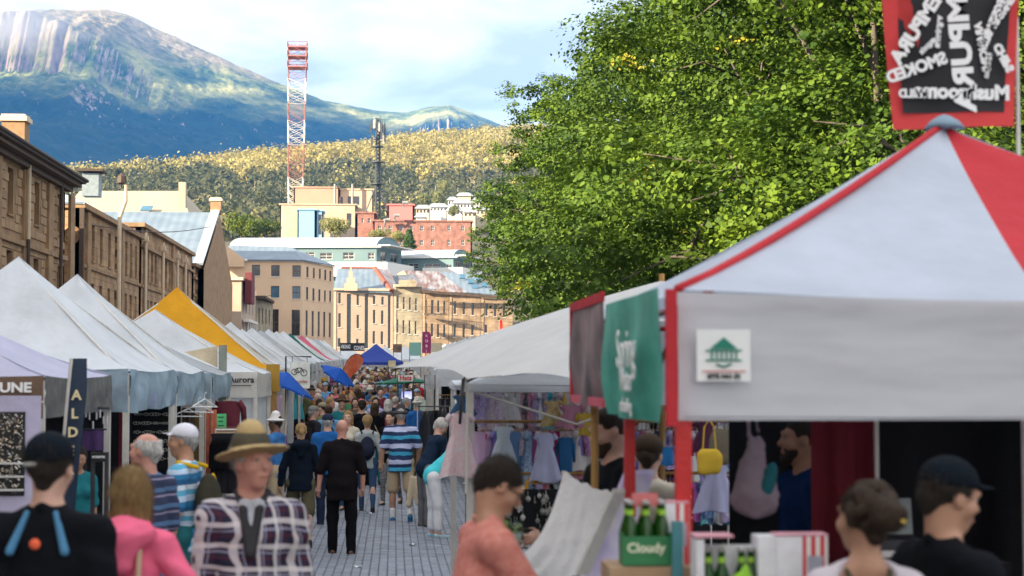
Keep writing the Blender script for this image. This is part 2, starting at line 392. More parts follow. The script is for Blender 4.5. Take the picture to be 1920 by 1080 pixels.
    if top is not None:
        C = Vol(); C.fold = fold
        C.cap(chest, waist, (.118*g+q), (.108*g+q), .05, (1.12 if not fem else 1.0, .82+belly*.3))
        C.cap(waist, hip+V3(0, 0, -.0), .108*g+q, .118*g+q, .05, (1.12, .85+belly*.5))
        hz = hemz if hemz is not None else -.10
        C.cap(hip, hip+V3(0, 0, hz if lean < 25 else -.02), (.124 if lean < 25 else .130)*g+q, (.130 if lean < 25 else .128)*g+q, .03, (1.15, .95))
        C.cap(J['armL'][0]+V3(.01, 0, 0), neck+V3(-.03, -.005, -.035), .058+q, .045+q, k=.05).cap(J['armR'][0]-V3(.01, 0, 0), neck+V3(.03, -.005, -.035), .058+q, .045+q, k=.05)
        C.cap(neck+V3(-.05, -.01, -.03), neck+V3(.05, -.01, -.03), .055+q*.6, k=.05)
        if belly: C.ell(waist+V3(0, .07+belly*.05, -.03), (.13*g, .10+belly*.08, .14), .06)
        if fem:
            for s in (-1, 1): C.ell(chest+V3(s*.07, .09, -.03), (.065, .055, .06), .04)
        for sd in 'LR':
            a, b, c, fd = J['arm'+sd]; w = (.85 if fem else 1)*(.7+.3*g)
            if sleeve == 'short': C.cap(a, b-(b-a)*.18, .060*w+q, .058*w+q, .04)
            elif sleeve == 'elbow': C.cap(a, b+(c-b)*.1, .058*w+q, .052*w+q, .04)
            elif sleeve == 'long':
                C.cap(a, b, .056*w+q, .048*w+q, .04).cap(b, c-(c-b)*.08, .048*w+q, .037*w+q, .03)
        if hood:
            C.cap(neck+V3(-.085, -.095, -.01), neck+V3(.085, -.095, -.01), .052, k=.04).cap(neck+V3(-.085, -.03, .03), neck+V3(-.03, .075, -.01), .028, k=.02).cap(neck+V3(.085, -.03, .03), neck+V3(.03, .075, -.01), .028, k=.02)
            C.cap(neck+V3(0, -.10, -.02), neck+V3(0, -.13, -.15), .095, .045, .05)
        elif collar:
            for s in (-1, 1): C.cap(neck+V3(0, -.066, .035), neck+V3(s*.062, .0, .03), .016, k=.01).cap(neck+V3(s*.062, .0, .03), neck+V3(s*.03, .075, -.035), .016, k=.01)
        # neck opening
        C.hole(neck+V3(0, .035, .055), (.055, .06, .06)) if not (hood or collar) else C.hole(neck+V3(0, .03, .05), (.045, .055, .05))
        C.plane(hip+V3(0, 0, hz-.03), (0, 0, -1)) if lean < 25 else None
        if scoop: C.hole(neck+V3(0, -.09, -.02), (.105, .10, .12))
        link('top', C.mesh(vox, 'top', top), root)
        if collar and collar is not True:
            K = Vol()
            for s in (-1, 1): K.cap(neck+V3(0, -.068, .042), neck+V3(s*.066, .0, .036), .017, k=.01).cap(neck+V3(s*.066, .0, .036), neck+V3(s*.036, .100, -.035), .019, k=.01).cap(neck+V3(s*.036, .102, -.035), neck+V3(s*.006, .168, -.23), .021, k=.01)
            link('collar', K.mesh(vox, 'collar', collar), root)
    bmat = bmat or BOT['navy']
    C = Vol(); C.fold = fold*.8
    for sd in 'LR':
        a, b, c = J['leg'+sd]
        C.cap(hip+V3(0, 0, .04 if lean < 25 else .0), a, (.105 if lean < 25 else .088)*(g+gb)/2+q, .088*gb+q, .05, (1.1, .95))
        if bottom == 'trousers': C.cap(a, b, .086*gb+q, .062*gb**.6+q, .03).cap(b, c+V3(0, 0, -.03), .060*gb**.5+q, .050+q, .03)
        elif bottom == 'slim': C.cap(a, b, .080*g+q*.6, .054*g**.5+q*.6, .03).cap(b, c, .052*g**.5+q*.5, .036+q*.5, .03)
        elif bottom == 'cropped': C.cap(a, b, .086*g+q, .062*g**.6+q, .03).cap(b, b+(c-b)*.8, .060+q, .055+q, .03)
        elif bottom == 'shorts': C.cap(a, b-(b-a)*.06, .080*gb+q, .076*gb+q, .03)
        elif bottom == 'skirt': C.cap(hip, hip+V3(0, 0, -.42), .12*g+q, .19*g, .05)
    link({'shorts': 'shorts', 'skirt': 'skirt'}.get(bottom, 'trousers'), C.mesh(vox, 'legwear', bmat), root)
    sm = shoe or SHOE['black']
    for sd in 'LR':
        a, b, c = J['leg'+sd]; C = Vol(); back = (b-c); tilt = unit(c-b); f = V3(0, 1, 0)-tilt*(tilt[1])*0
        if tilt[1] < -.35: f = unit(V3(0, .35, -.9))        # trailing foot: heel lifted
        else: f = unit(V3(0, 1, -.06))
        bt = c+V3(0, 0, -.045)
        C.cap(bt-f*.03, bt+f*.06, .042, .040, .02).cap(bt+f*.06, bt+f*.155+V3(0, 0, -.006), .038, .030, .02)
        link('shoe', C.mesh(max(vox*.8, .008), 'shoe', sm), root)
        if sock: C = Vol(); C.cap(c+(b-c)*.27, c+V3(0, 0, -.02), .047, .042, .01); link('sock', C.mesh(max(vox*.8, .008), 'sock', sock), root)
    # --- hair
    if hair != 'bald':
        C = Vol(); C.fold = .005; C.fs = 2.2
        C.ell(H((0, -.022, .043)), (.083, .099, .092), .01, he)
        if hair in ('bob', 'long'):
            dn = -.12 if hair == 'bob' else -.24
            for s in (-1, 1): C.cap(H((s*.062, -.02, .02)), H((s*.066, -.01, dn)), .034, .030, .03)
            C.cap(H((0, -.07, .02)), H((0, -.075, dn-.01)), .055, .045, .04).cap(H((-.04, -.06, 0)), H((-.04, -.062, dn)), .042, k=.03).cap(H((.04, -.06, 0)), H((.04, -.062, dn)), .042, k=.03)
        if hair == 'puff': C.ell(H((0, -.025, .055)), (.098, .112, .098), .02, he).cap(H((0, -.07, 0)), H((0, -.07, -.05)), .06, .045, .03)
        if hair == 'ponytail': C.cap(H((0, -.11, .03)), H((0, -.14, .0)), .024, .03, .02).cap(H((0, -.14, .0)), H((0, -.135, -.16)), .028, .016, .02)
        if hair == 'bun': C.ell(H((0, -.15, .03)), (.058, .05, .055), .015).cap(H((0, -.08, 0)), H((0, -.075, -.045)), .05, .035, .03)
        if hair == 'short': C.cap(H((0, -.075, .0)), H((0, -.070, -.04)), .045, .035, .03)
        if hair == 'fringe':   # thinning crown, hair round the sides
            C.cap(H((0, -.075, .0)), H((0, -.070, -.04)), .05, .035, .03); C.hole(H((0, .0, .135)), (.084, .125, .088), rot=he)
        C.hole(H((0, .105, -.045)), (.070, .080, .115), rot=he)     # the face stays free
        for s in (-1, 1):
            if hair in ('short', 'bun', 'ponytail', 'fringe'): C.hole(H((s*.088, .012, -.02)), (.028, .036, .045), rot=he)
        ho = link('hair', C.mesh(max(vox*.8, .009), 'hair', HAIR[hcol]), root)
        if vox < .0125: strands(ho, root, hcol, 2600 if hair in ('bob', 'long', 'puff', 'bun') else 1800, .055 if hair in ('bob', 'long') else .020, H((0, 0, 0)))
    if beard: C = Vol(); C.cap(H((-.045, .045, -.06)), H((0, .07, -.095)), .028, k=.03).cap(H((.045, .045, -.06)), H((0, .07, -.095)), .028, k=.03).cap(H((-.03, .082, -.043)), H((.03, .082, -.043)), .010, k=.02); C.fold = .002; C.fs = 3; link('beard', C.mesh(max(vox*.8, .009), 'beard', HAIR[beard]), root)
    # --- hats
    if hat:
        C = Vol(); hv = max(vox*.8, .009)
        if hat in ('cap', 'capback'):
            C.ell(H((0, -.015, .062)), (.092, .108, .088), .01, he); C.plane(H((0, 0, .045)), np.array(HR @ Vector((0, .12, -1)))); d = 1
            pk = H((0, .10*d, .060)); C2 = Vol()
            if hat == 'cap': C.ell(H((0, .125, .058)), (.072, .085, .014), .012, he)
        elif hat == 'bucket':
            C.cap(H((0, -.012, .07)), H((0, -.012, .125)), .094, .072, .02); C.ell(H((0, -.01, .048)), (.135, .15, .022), .03, he); C.hole(H((0, -.01, .0)), (.088, .098, .055), rot=he)
        elif hat == 'brim':
            C.cap(H((0, -.01, .075)), H((0, -.005, .135)), .090, .070, .02); C.ell(H((0, .0, .050)), (.165, .185, .017), .03, (he[0]+.16, he[1], he[2])); C.hole(H((0, -.01, .0)), (.088, .098, .050), rot=he)
        elif hat == 'beanie':
            C.ell(H((0, -.015, .068)), (.094, .108, .09), .01, he); C.plane(H((0, 0, .03)), np.array(HR @ Vector((0, .15, -1))))
        link('hat', C.mesh(hv, 'hat', hatmat), root)
    root['H'] = 0
    del root['H']
    info = dict(root=root, J=J, H=H, neck=neck, chest=chest, waist=waist, hip=hip, T=T, he=he, dz=dz)
    return info
def vpart(info, name, vol, vox, mat, label=None):
    o = link(name, vol.mesh(vox, name, mat), info['root'])
    if label: o['label'] = label
    return o
SHOE = {'black': M('shoe_black', (.02, .02, .02), rough=.5, bump=.05), 'brown': M('shoe_brown', (.10, .05, .03), rough=.5, bump=.05), 'blue': M('shoe_blue', (.03, .16, .33), rough=.7), 'white': M('shoe_white', (.65, .66, .68), rough=.7), 'teal': M('shoe_teal', (.12, .42, .58), rough=.7, col2=(.55, .6, .6), scale=30)}
BOT = {'navy': cloth('bottom_navy', (.02, .03, .06)), 'jeans': cloth('bottom_jeans', (.035, .07, .14)), 'black': cloth('bottom_black', (.007, .007, .009)), 'khaki': cloth('bottom_khaki', (.42, .33, .22)), 'olive': cloth('bottom_olive', (.11, .095, .06)),
       'white': cloth('bottom_white', (.72, .72, .76)), 'grey': cloth('bottom_grey', (.14, .14, .15)), 'teal': cloth('bottom_teal', (.02, .12, .14))}
def stripe_mat(name, cols, period, axis=2, rough=.9, tilt=0):
    """hard stripes along an object axis: cols is a list of (position 0..1, colour)"""
    m = M(name, (.5, .5, .5), rough=rough, bump=.25, bscale=180); nt, L, N, b = nodes_of(m)
    tc = N('ShaderNodeTexCoord'); sp = N('ShaderNodeSeparateXYZ'); L(tc.outputs['Object'], sp.inputs[0])
    md = N('ShaderNodeMath'); md.operation = 'FRACT'; mu = N('ShaderNodeMath'); mu.operation = 'MULTIPLY_ADD'; mu.inputs[1].default_value = 1/period
    L(sp.outputs[axis], mu.inputs[0]); nz = N('ShaderNodeTexNoise'); nz.inputs['Scale'].default_value = 5; L(tc.outputs['Object'], nz.inputs['Vector'])
    nm = N('ShaderNodeMath'); nm.operation = 'MULTIPLY'; nm.inputs[1].default_value = .25; L(nz.outputs[0], nm.inputs[0]); L(nm.outputs[0], mu.inputs[2])
    L(mu.outputs[0], md.inputs[0]); r = N('ShaderNodeValToRGB'); r.color_ramp.interpolation = 'CONSTANT'
    while len(r.color_ramp.elements) < len(cols): r.color_ramp.elements.new(.5)
    for i, (p, c) in enumerate(sorted(cols)): r.color_ramp.elements[i].position = p
    for i, (p, c) in enumerate(sorted(cols)): r.color_ramp.elements[i].color = (*c, 1)
    L(md.outputs[0], r.inputs[0]); L(r.outputs[0], b.inputs['Base Color'])
    return m
def plaid_mat(name):
    m = M(name, (.5, .5, .5), rough=.95, bump=.3, bscale=150); nt, L, N, b = nodes_of(m)
    tc = N('ShaderNodeTexCoord'); ns = N('ShaderNodeTexNoise'); ns.inputs['Scale'].default_value = 4; L(tc.outputs['Object'], ns.inputs['Vector'])
    ms = N('ShaderNodeMixRGB'); ms.blend_type = 'LINEAR_LIGHT'; ms.inputs[0].default_value = .035; L(tc.outputs['Object'], ms.inputs[1]); L(ns.outputs['Color'], ms.inputs[2])
    sp = N('ShaderNodeSeparateXYZ'); L(ms.outputs[0], sp.inputs[0]); last = None
    def band(axis, period, lo, hi, sh=0.0):
        a = N('ShaderNodeMath'); a.operation = 'MULTIPLY_ADD'; a.inputs[1].default_value = 1/period; a.inputs[2].default_value = sh; L(axis, a.inputs[0])
        f = N('ShaderNodeMath'); f.operation = 'FRACT'; L(a.outputs[0], f.inputs[0])
        r = N('ShaderNodeValToRGB'); e = r.color_ramp.elements; e[0].color = (0, 0, 0, 1); e[1].color = (0, 0, 0, 1); e[0].position = 0; e[1].position = 1
        for p, v in ((lo-.03, 0), (lo, 1), (hi, 1), (hi+.03, 0)):
            n_ = r.color_ramp.elements.new(min(max(p, .001), .999)); n_.color = (v, v, v, 1)
        L(f.outputs[0], r.inputs[0]); return r.outputs[0]
    xy = N('ShaderNodeMath'); xy.operation = 'ADD'; L(sp.outputs[0], xy.inputs[0]); L(sp.outputs[1], xy.inputs[1])
    col = None
    def over(prev, mask, c, fac=1.0):
        mx = N('ShaderNodeMixRGB'); mm = N('ShaderNodeMath'); mm.operation = 'MULTIPLY'; mm.inputs[1].default_value = fac; L(mask, mm.inputs[0]); L(mm.outputs[0], mx.inputs[0])
        if isinstance(prev, tuple): mx.inputs[1].default_value = (*prev, 1)
        else: L(prev, mx.inputs[1])
        mx.inputs[2].default_value = (*c, 1); return mx.outputs[0]
    c = over((.018, .018, .045), band(xy.outputs[0], .10, .10, .20), (.14, .02, .04), .35)
    c = over(c, band(sp.outputs[2], .10, .10, .20), (.14, .02, .04), .35)
    c = over(c, band(xy.outputs[0], .10, .58, .78), (.74, .70, .72), .72)
    c = over(c, band(sp.outputs[2], .10, .58, .78), (.74, .70, .72), .72)
    c = over(c, band(xy.outputs[0], .10, .36, .42, .0), (.45, .45, .6), .5)
    c = over(c, band(sp.outputs[2], .10, .36, .42, .0), (.45, .45, .6), .5)
    L(c, b.inputs['Base Color']); return m
# ================================================================ the setting: ground, road, mountain, hill
_LAT = {}
def vnoise(x, y, seed=0, oct=5, rough=.5, ridged=False):
    if seed not in _LAT: r = np.random.default_rng(seed); _LAT[seed] = [r.random((256, 256)) for _ in range(6)]
    out = 0; amp = 1; tot = 0
    for o in range(oct):
        T = _LAT[seed][o]; xi = np.floor(x).astype(int); yi = np.floor(y).astype(int); fx = x-xi; fy = y-yi
        fx = fx*fx*(3-2*fx); fy = fy*fy*(3-2*fy); a = T[xi & 255, yi & 255]; b = T[(xi+1) & 255, yi & 255]; c = T[xi & 255, (yi+1) & 255]; d = T[(xi+1) & 255, (yi+1) & 255]
        v = (a*(1-fx)+b*fx)*(1-fy)+(c*(1-fx)+d*fx)*fy
        if ridged: v = 1-abs(2*v-1)
        out = out+amp*v; tot += amp; amp *= rough; x = x*2.03+17.3; y = y*2.03+9.1
    return out/tot
def np_mesh(name, V, F, mats, parent=None, smooth=False, mi=None):
    V = np.asarray(V, np.float32); F = np.asarray(F, np.int32); k = F.shape[1]
    me = bpy.data.meshes.new(name); me.vertices.add(len(V)); me.vertices.foreach_set('co', V.ravel()); me.loops.add(F.size); me.loops.foreach_set('vertex_index', F.ravel())
    me.polygons.add(len(F)); me.polygons.foreach_set('loop_start', np.arange(len(F), dtype=np.int32)*k)
    me.update(calc_edges=True)
    for m in mats: me.materials.append(m)
    if mi is not None: me.polygons.foreach_set('material_index', np.asarray(mi, np.int32))
    if smooth: me.shade_smooth()
    o = bpy.data.objects.new(name, me); COL.objects.link(o); o.parent = parent
    return o
def grid_faces(nx, ny):
    i = np.arange(nx-1)[:, None]*ny+np.arange(ny-1)[None, :]; i = i.ravel(); return np.stack([i, i+ny, i+ny+1, i+1], 1)
asphalt = M('asphalt', (.10, .105, .115), rough=.85, var=.25, scale=3, bump=.3, bscale=90)
earth = M('earth', (.09, .08, .05), rough=.95, var=.3, scale=.3, bump=.3)
XS = np.array([-9000, -4000, -1500, -600, -250, -100, -40, -20, -10, -4, 0, 4, 10, 20, 40, 100, 250, 600, 1500, 4000, 9000.])
YS = np.array([-190., -60, -20, 0, 4, 8, 11, 15, 18, 22, 27, 32, 38, 45, 52, 60, 75, 90, 115, 150, 180, 210, 232, 262, 320, 400, 500, 700, 900, 1500, 3000, 8800])
gv = [(x, y, gz(y)) for x in XS for y in YS]
ground = np_mesh('ground', gv, grid_faces(len(XS), len(YS)), [asphalt, earth]); tag(ground, kind='structure')
cen = [np.mean([gv[i][1] for i in f]) for f in grid_faces(len(XS), len(YS))]; ground.data.polygons.foreach_set('material_index', [1 if c > 262 else 0 for c in cen])
# ---- paving: rows of small setts, the nearest ones each its own block
sett = M('sett_stone', (.185, .205, .25), rough=.6, var=.34, scale=3.6, bump=.35, bscale=70, spec=.5)
joint = M('joint_sand', (.12, .13, .155), rough=.9, bump=.2)
pave = MB(); pave.grid(lambda u, v: (-2.9+u*4.6, 14+v*86, gz(14+v*86)+.006), 4, 60); pb = pave.build('paving', joint); tag(pb, kind='structure')
# far part of the paving, material only
pw, pl, gap = .104, .215, .006
tmpl = []
for q in range(3):
    m_ = MB(); a, b = pw-gap, pl-.028
    m_.add([(-a/2, -b/2, 0), (a/2, -b/2, 0), (a/2, b/2, 0), (-a/2, b/2, 0), (-a/2+.008, -b/2+.008, .010), (a/2-.008, -b/2+.008, .010+.001*q), (a/2-.008, b/2-.008, .011), (-a/2+.008, b/2-.008, .010+.001*q)],
           [(4, 5, 6, 7), (0, 1, 5, 4), (1, 2, 6, 5), (2, 3, 7, 6), (3, 0, 4, 7)])
    tmpl.append(m_.mesh('sett', sett))
far = MB(); n_part = 0; row = 0; y = 17.5
while y < 40:
    x = -2.0+(row % 2)*pw*.0
    while x < 1.35:
        zz = gz(y)+.008+random.uniform(-.002, .002); big = n_part < 298 and abs(x-.05) < .92 and y > 17.9
        if big:
            o = bpy.data.objects.new('sett', random.choice(tmpl)); COL.objects.link(o); o.parent = pb; o.location = (x, y, zz); o.rotation_euler = (random.uniform(-.008, .008), random.uniform(-.012, .012), random.uniform(-.01, .01)); n_part += 1
        else:
            a, b = (pw-gap)/2, (pl-.028)/2; h = .009+random.uniform(0, .002)
            far.add([(x-a, y-b, zz), (x+a, y-b, zz), (x+a, y+b, zz), (x-a, y+b, zz), (x-a+.008, y-b+.008, zz+h), (x+a-.008, y-b+.008, zz+h), (x+a-.008, y+b-.008, zz+h), (x-a+.008, y+b-.008, zz+h)],
                    [(4, 5, 6, 7), (0, 1, 5, 4), (1, 2, 6, 5), (2, 3, 7, 6), (3, 0, 4, 7)])
        x += pw
    y += pl; row += 1
fo = far.build('setts_field', sett, pb); tag(fo, kind='stuff')
kerb_m = M('kerb_stone', (.30, .31, .33), rough=.8, var=.2)
for k in range(14):
    m_ = MB(); y0 = 22+k*1.2; m_.box(-2.16, -2.02, y0, y0+1.17, gz(y0)-.05, gz(y0)+.11); o = m_.build('kerb_stone', kerb_m, pb)
# scraps of paper lying on the road
for i, (px, py) in enumerate([(690, 962), (778, 1022), (676, 1066)]):
    Y = 2.37*3200/(py-700); c = P(px, py, Y); m_ = MB(); m_.X = Matrix.Translation((c.x, Y, gz(Y)+.03)) @ Matrix.Rotation(i*1.1, 4, 'Z')
    m_.grid(lambda u, v: (u*.11-.05, v*.07, .012*math.sin(5*u+3*v)), 3, 2); tag(m_.build('paper_scrap', M('paper_white', (.7, .7, .7), bump=0), smooth=True), 'pale scrap of litter on the grey paving, %s' % ('beside the striped-shirt man', 'in the middle of the aisle', 'nearest the camera')[i], 'litter', 'litter on the paving')

# ---- mountain
SKY_PX = [-4000, -1500, -600, 0, 60, 130, 200, 240, 285, 340, 420, 500, 600, 700, 760, 800, 840, 880, 940, 1050, 1300, 2000, 4000]
SKY_PY = [430, 300, 150, 60, 38, 24, 21, 30, 52, 76, 112, 147, 186, 205, 209, 198, 194, 206, 231, 262, 300, 350, 430]
YR = 6500.; YF = 2700.
def ridge_z(X): return CAMH+(700-np.interp(740+FPX*X/YR, SKY_PX, SKY_PY))/FPX*YR
def mount_z(X, Y):
    px = 740+FPX*X/YR; r = ridge_z(X)
    t = np.clip((Y-YF)/(YR-YF), 0, 1.3)
    big = np.exp(-((px-60)/200.)**2)                     # organ-pipe cliff of the main summit
    col = vnoise(X/33., Y*0+2., 5, 3, .6, True)
    cs = .80+.05*(vnoise(X/260., X*0, 3, 2)-.5)+.022*col-.00
    p1 = np.interp(t, [0, .35, .8, 1, 1.3], [0, .20, .64, 1.0, .96])
    cl = np.clip((t-cs)/.045, 0, 1); p2 = np.where(t < cs, .74*(t/cs)**1.25, .74+.185*cl+.075*np.clip((t-cs-.045)/(1-cs-.045), 0, 1)); p2 = np.where(t > 1, 1-(t-1)*.3, p2)
    small = np.exp(-((px-830)/60.)**2); cs2 = .86+.02*col
    cl2 = np.clip((t-cs2)/.03, 0, 1); p3 = np.where(t < cs2, .80*(t/cs2)**1.2, .80+.09*cl2+.11*np.clip((t-cs2-.03)/(1-cs2-.03), 0, 1)); p3 = np.where(t > 1, 1-(t-1)*.3, p3)
    p = p1*(1-big)+p2*big; p = p*(1-small)+p3*small
    z = 90+(r-90)*p
    n = vnoise(X/420., Y/700., 11, 6, .55, True)-.55
    amp = 150*np.clip(t*3, 0, 1)*np.clip((1.0-t)*5, 0, 1)*(1-.5*big*(t > .75))
    z = z+amp*n+(vnoise(X/60., Y/60., 21, 4)-.5)*18*np.clip(t*4, 0, 1)*(.35+.65*np.clip((1.0-t)*8, 0, 1))
    z = z+(vnoise(X/18., Y/18., 23, 2)-.5)*12*np.clip((1.02-t)*9, 0.15, 1)
    return z
def build_mountain():
    X = np.concatenate([np.linspace(-6500, -1750, 50), np.linspace(-1730, 700, 520), np.linspace(730, 5500, 50)])
    Y = np.concatenate([np.linspace(YF, 5000, 110), np.linspace(5012, 6520, 130), np.linspace(6600, 8000, 10)])
    gx, gy = np.meshgrid(X, Y, indexing='ij'); z = mount_z(gx, gy)
    V = np.stack([gx.ravel(), gy.ravel(), z.ravel()], 1)
    m = M('mountain_ground', (.1, .1, .1), rough=.95, bump=0); nt, L, N, b = nodes_of(m)
    geo = N('ShaderNodeNewGeometry'); sp = N('ShaderNodeSeparateXYZ'); L(geo.outputs['True Normal'], sp.inputs[0]); pos = N('ShaderNodeSeparateXYZ'); L(geo.outputs['Position'], pos.inputs[0])
    def noise(sx, sy, sz, det=5):
        vm = N('ShaderNodeVectorMath'); vm.operation = 'MULTIPLY'; vm.inputs[1].default_value = (sx, sy, sz); L(geo.outputs['Position'], vm.inputs[0])
        n = N('ShaderNodeTexNoise'); n.inputs['Scale'].default_value = 1; n.inputs['Detail'].default_value = det; n.inputs['Roughness'].default_value = .65; L(vm.outputs[0], n.inputs['Vector']); return n.outputs[0]
    def ramp(src, *els):
        r = N('ShaderNodeValToRGB'); L(src, r.inputs[0])
        while len(r.color_ramp.elements) < len(els): r.color_ramp.elements.new(.5)
        for i, (p, c) in enumerate(els): r.color_ramp.elements[i].position = p
        for i, (p, c) in enumerate(els): r.color_ramp.elements[i].color = (*c, 1)
        return r.outputs[0]
    def mix(f, a, c):
        x = N('ShaderNodeMixRGB'); L(f, x.inputs[0]); L(a, x.inputs[1]); L(c, x.inputs[2]); return x.outputs[0]
    forest = ramp(noise(.006, .006, .01), (.30, (.014, .032, .018)), (.46, (.12, .16, .05)), (.62, (.48, .45, .16)))
    stems = ramp(noise(.09, .03, .014, 3), (.55, (0, 0, 0)), (.68, (1, 1, 1)))
    bark = N('ShaderNodeRGB'); bark.outputs[0].default_value = (.17, .18, .14, 1)
    half = N('ShaderNodeMath'); half.operation = 'MULTIPLY'; half.inputs[1].default_value = .55; L(stems, half.inputs[0])
    forest = mix(half.outputs[0], forest, bark.outputs[0])
    forest_shade = ramp(noise(.008, .008, .012), (.35, (.006, .018, .014)), (.65, (.022, .040, .024))); hz = N('ShaderNodeMath'); hz.operation = 'MULTIPLY_ADD'; hz.inputs[1].default_value = 1/1300; L(pos.outputs[2], hz.inputs[0]); nz = N('ShaderNodeMath'); nz.operation = 'MULTIPLY'; nz.inputs[1].default_value = .22; L(noise(.003, .003, .003), nz.inputs[0]); L(nz.outputs[0], hz.inputs[2])
    forest = mix(ramp(hz.outputs[0], (.77, (0, 0, 0)), (.84, (1, 1, 1))), forest_shade, forest)  # lower forest coloured darker, painting the cloud's shade into the slope
    rock = ramp(noise(.035, .02, .006), (.3, (.12, .09, .085)), (.5, (.36, .27, .23)), (.7, (.55, .44, .37)))
    scrub = ramp(noise(.02, .02, .02), (.35, (.16, .15, .06)), (.6, (.46, .36, .22)))
    # rock where the ground is steep and high
    a = N('ShaderNodeMath'); a.operation = 'MULTIPLY_ADD'; a.inputs[1].default_value = .30; L(noise(.01, .01, .01), a.inputs[0]); L(sp.outputs[2], a.inputs[2])
    steep = ramp(a.outputs[0], (.60, (1, 1, 1)), (.72, (0, 0, 0)))
    h = N('ShaderNodeMath'); h.operation = 'MULTIPLY_ADD'; h.inputs[1].default_value = 1/1300; L(pos.outputs[2], h.inputs[0]); nn = N('ShaderNodeMath'); nn.operation = 'MULTIPLY'; nn.inputs[1].default_value = .16; L(noise(.005, .005, .005), nn.inputs[0]); L(nn.outputs[0], h.inputs[2])
    high = ramp(h.outputs[0], (.60, (0, 0, 0)), (.72, (1, 1, 1))); top = ramp(h.outputs[0], (.93, (0, 0, 0)), (1.0, (1, 1, 1)))
    mm = N('ShaderNodeMath'); mm.operation = 'MULTIPLY'; L(steep, mm.inputs[0]); L(high, mm.inputs[1])
    low = ramp(noise(.012, .012, .012), (.62, (0, 0, 0)), (.70, (1, 1, 1))); l2 = N('ShaderNodeMath'); l2.operation = 'MULTIPLY'; L(low, l2.inputs[0]); l2.inputs[1].default_value = .22
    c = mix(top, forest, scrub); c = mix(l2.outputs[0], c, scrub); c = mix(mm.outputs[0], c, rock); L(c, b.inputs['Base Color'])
    bp = N('ShaderNodeBump'); bp.inputs['Strength'].default_value = .9; bp.inputs['Distance'].default_value = 9; L(noise(.06, .05, .03, 6), bp.inputs['Height']); L(bp.outputs[0], b.inputs['Normal'])
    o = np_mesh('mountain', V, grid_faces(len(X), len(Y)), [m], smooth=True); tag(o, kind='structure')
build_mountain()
# ---- the wooded foothill
HX = [-6000, -1500, 100, 220, 345, 400, 480, 600, 700, 760, 850, 1000, 1060, 1400, 2500, 6000]
HY = [480, 380, 328, 322, 326, 306, 290, 276, 262, 248, 238, 231, 235, 250, 330, 480]
HR = 1800.; HF = 880.
def hill_z(X, Y):
    r = CAMH+(712-np.interp(740+FPX*X/HR, HX, HY))/FPX*HR-24
    t = np.clip((Y-HF)/(HR-HF), 0, 1.6); p = np.where(t < 1, np.sin(t*math.pi/2)**1.0*.35+t*.65, 1-(t-1)*.8)
    return 82+(r-82)*p+(vnoise(X/160., Y/160., 31, 4)-.5)*22*np.clip(t*3, 0, 1)*np.clip((1.0-t)*3, .1, 1)
def build_hill():
    X = np.concatenate([np.linspace(-3500, -800, 20), np.linspace(-780, 700, 110), np.linspace(740, 4000, 20)]); Y = np.linspace(HF-40, 2250, 70)
    gx, gy = np.meshgrid(X, Y, indexing='ij'); V = np.stack([gx.ravel(), gy.ravel(), hill_z(gx, gy).ravel()], 1)
    o = np_mesh('hill', V, grid_faces(len(X), len(Y)), [M('hill_ground', (.33, .28, .12), rough=.95, var=.4, scale=.02, bump=.2)], smooth=True); tag(o, kind='structure')
build_hill()
def ray_surface(px, py, fz, y0, y1):
    Ys = np.linspace(y0, y1, 1500); a = P(px, py, 1.0)
    h = fz(a.x*Ys, Ys) > CAMH+(a.z-CAMH)*Ys; k = np.argmax(h)
    return P(px, py, float(Ys[k]) if h.any() else y1)
FOL = {k: M('foliage_'+k, c, rough=.6, var=.35, scale=s, bump=0, trans=.24, spec=.2, col2=c2) for k, c, c2, s in
       [('gum', (.26, .23, .07), (.46, .39, .14), .03), ('gumdark_shade', (.05, .062, .025), (.13, .13, .055), .05), ('plane', (.030, .078, .009), (.145, .225, .022), .6), ('planedark', (.018, .050, .008), (.08, .14, .016), .7),
        ('bush', (.05, .10, .02), (.20, .24, .04), .4), ('euc', (.16, .19, .07), (.36, .36, .14), .4), ('conifer', (.03, .07, .03), (.09, .16, .04), .4), ('yellow', (.30, .30, .03), (.40, .36, .05), 1.)]}
BARK = M('bark', (.10, .085, .07), rough=.9, var=.35, scale=5, bump=.5, bscale=30, stretch=(1, 1, .2)); PALE = M('bark_pale', (.50, .45, .37), rough=.9, var=.2)
def leaf_cloud(C, S, spread, n, rng, flat=.75):
    """random leaf-clump quads: centres C (m,3), clump sizes S (m,), n quads each"""
    m = len(C); ctr = np.repeat(C, n, 0)+rng.normal(0, 1, (m*n, 3))*np.repeat(spread, n, 0); s = np.repeat(S, n)[:, None]*rng.uniform(.6, 1.3, (m*n, 1))
    nn = (ctr-np.repeat(C, n, 0)); nn /= np.linalg.norm(nn, axis=1)[:, None]; nn = nn+rng.normal(0, .38, (m*n, 3))+np.array([0, 0, .15]); nn /= np.linalg.norm(nn, axis=1)[:, None]
    a = np.cross(nn, rng.normal(0, 1, (m*n, 3))); a /= np.linalg.norm(a, axis=1)[:, None]; b = np.cross(nn, a)
    V = np.stack([ctr-a*s, ctr-b*s*.8, ctr+a*s, ctr+b*s*.7], 1).reshape(-1, 3); return V, np.arange(len(V)).reshape(-1, 4)
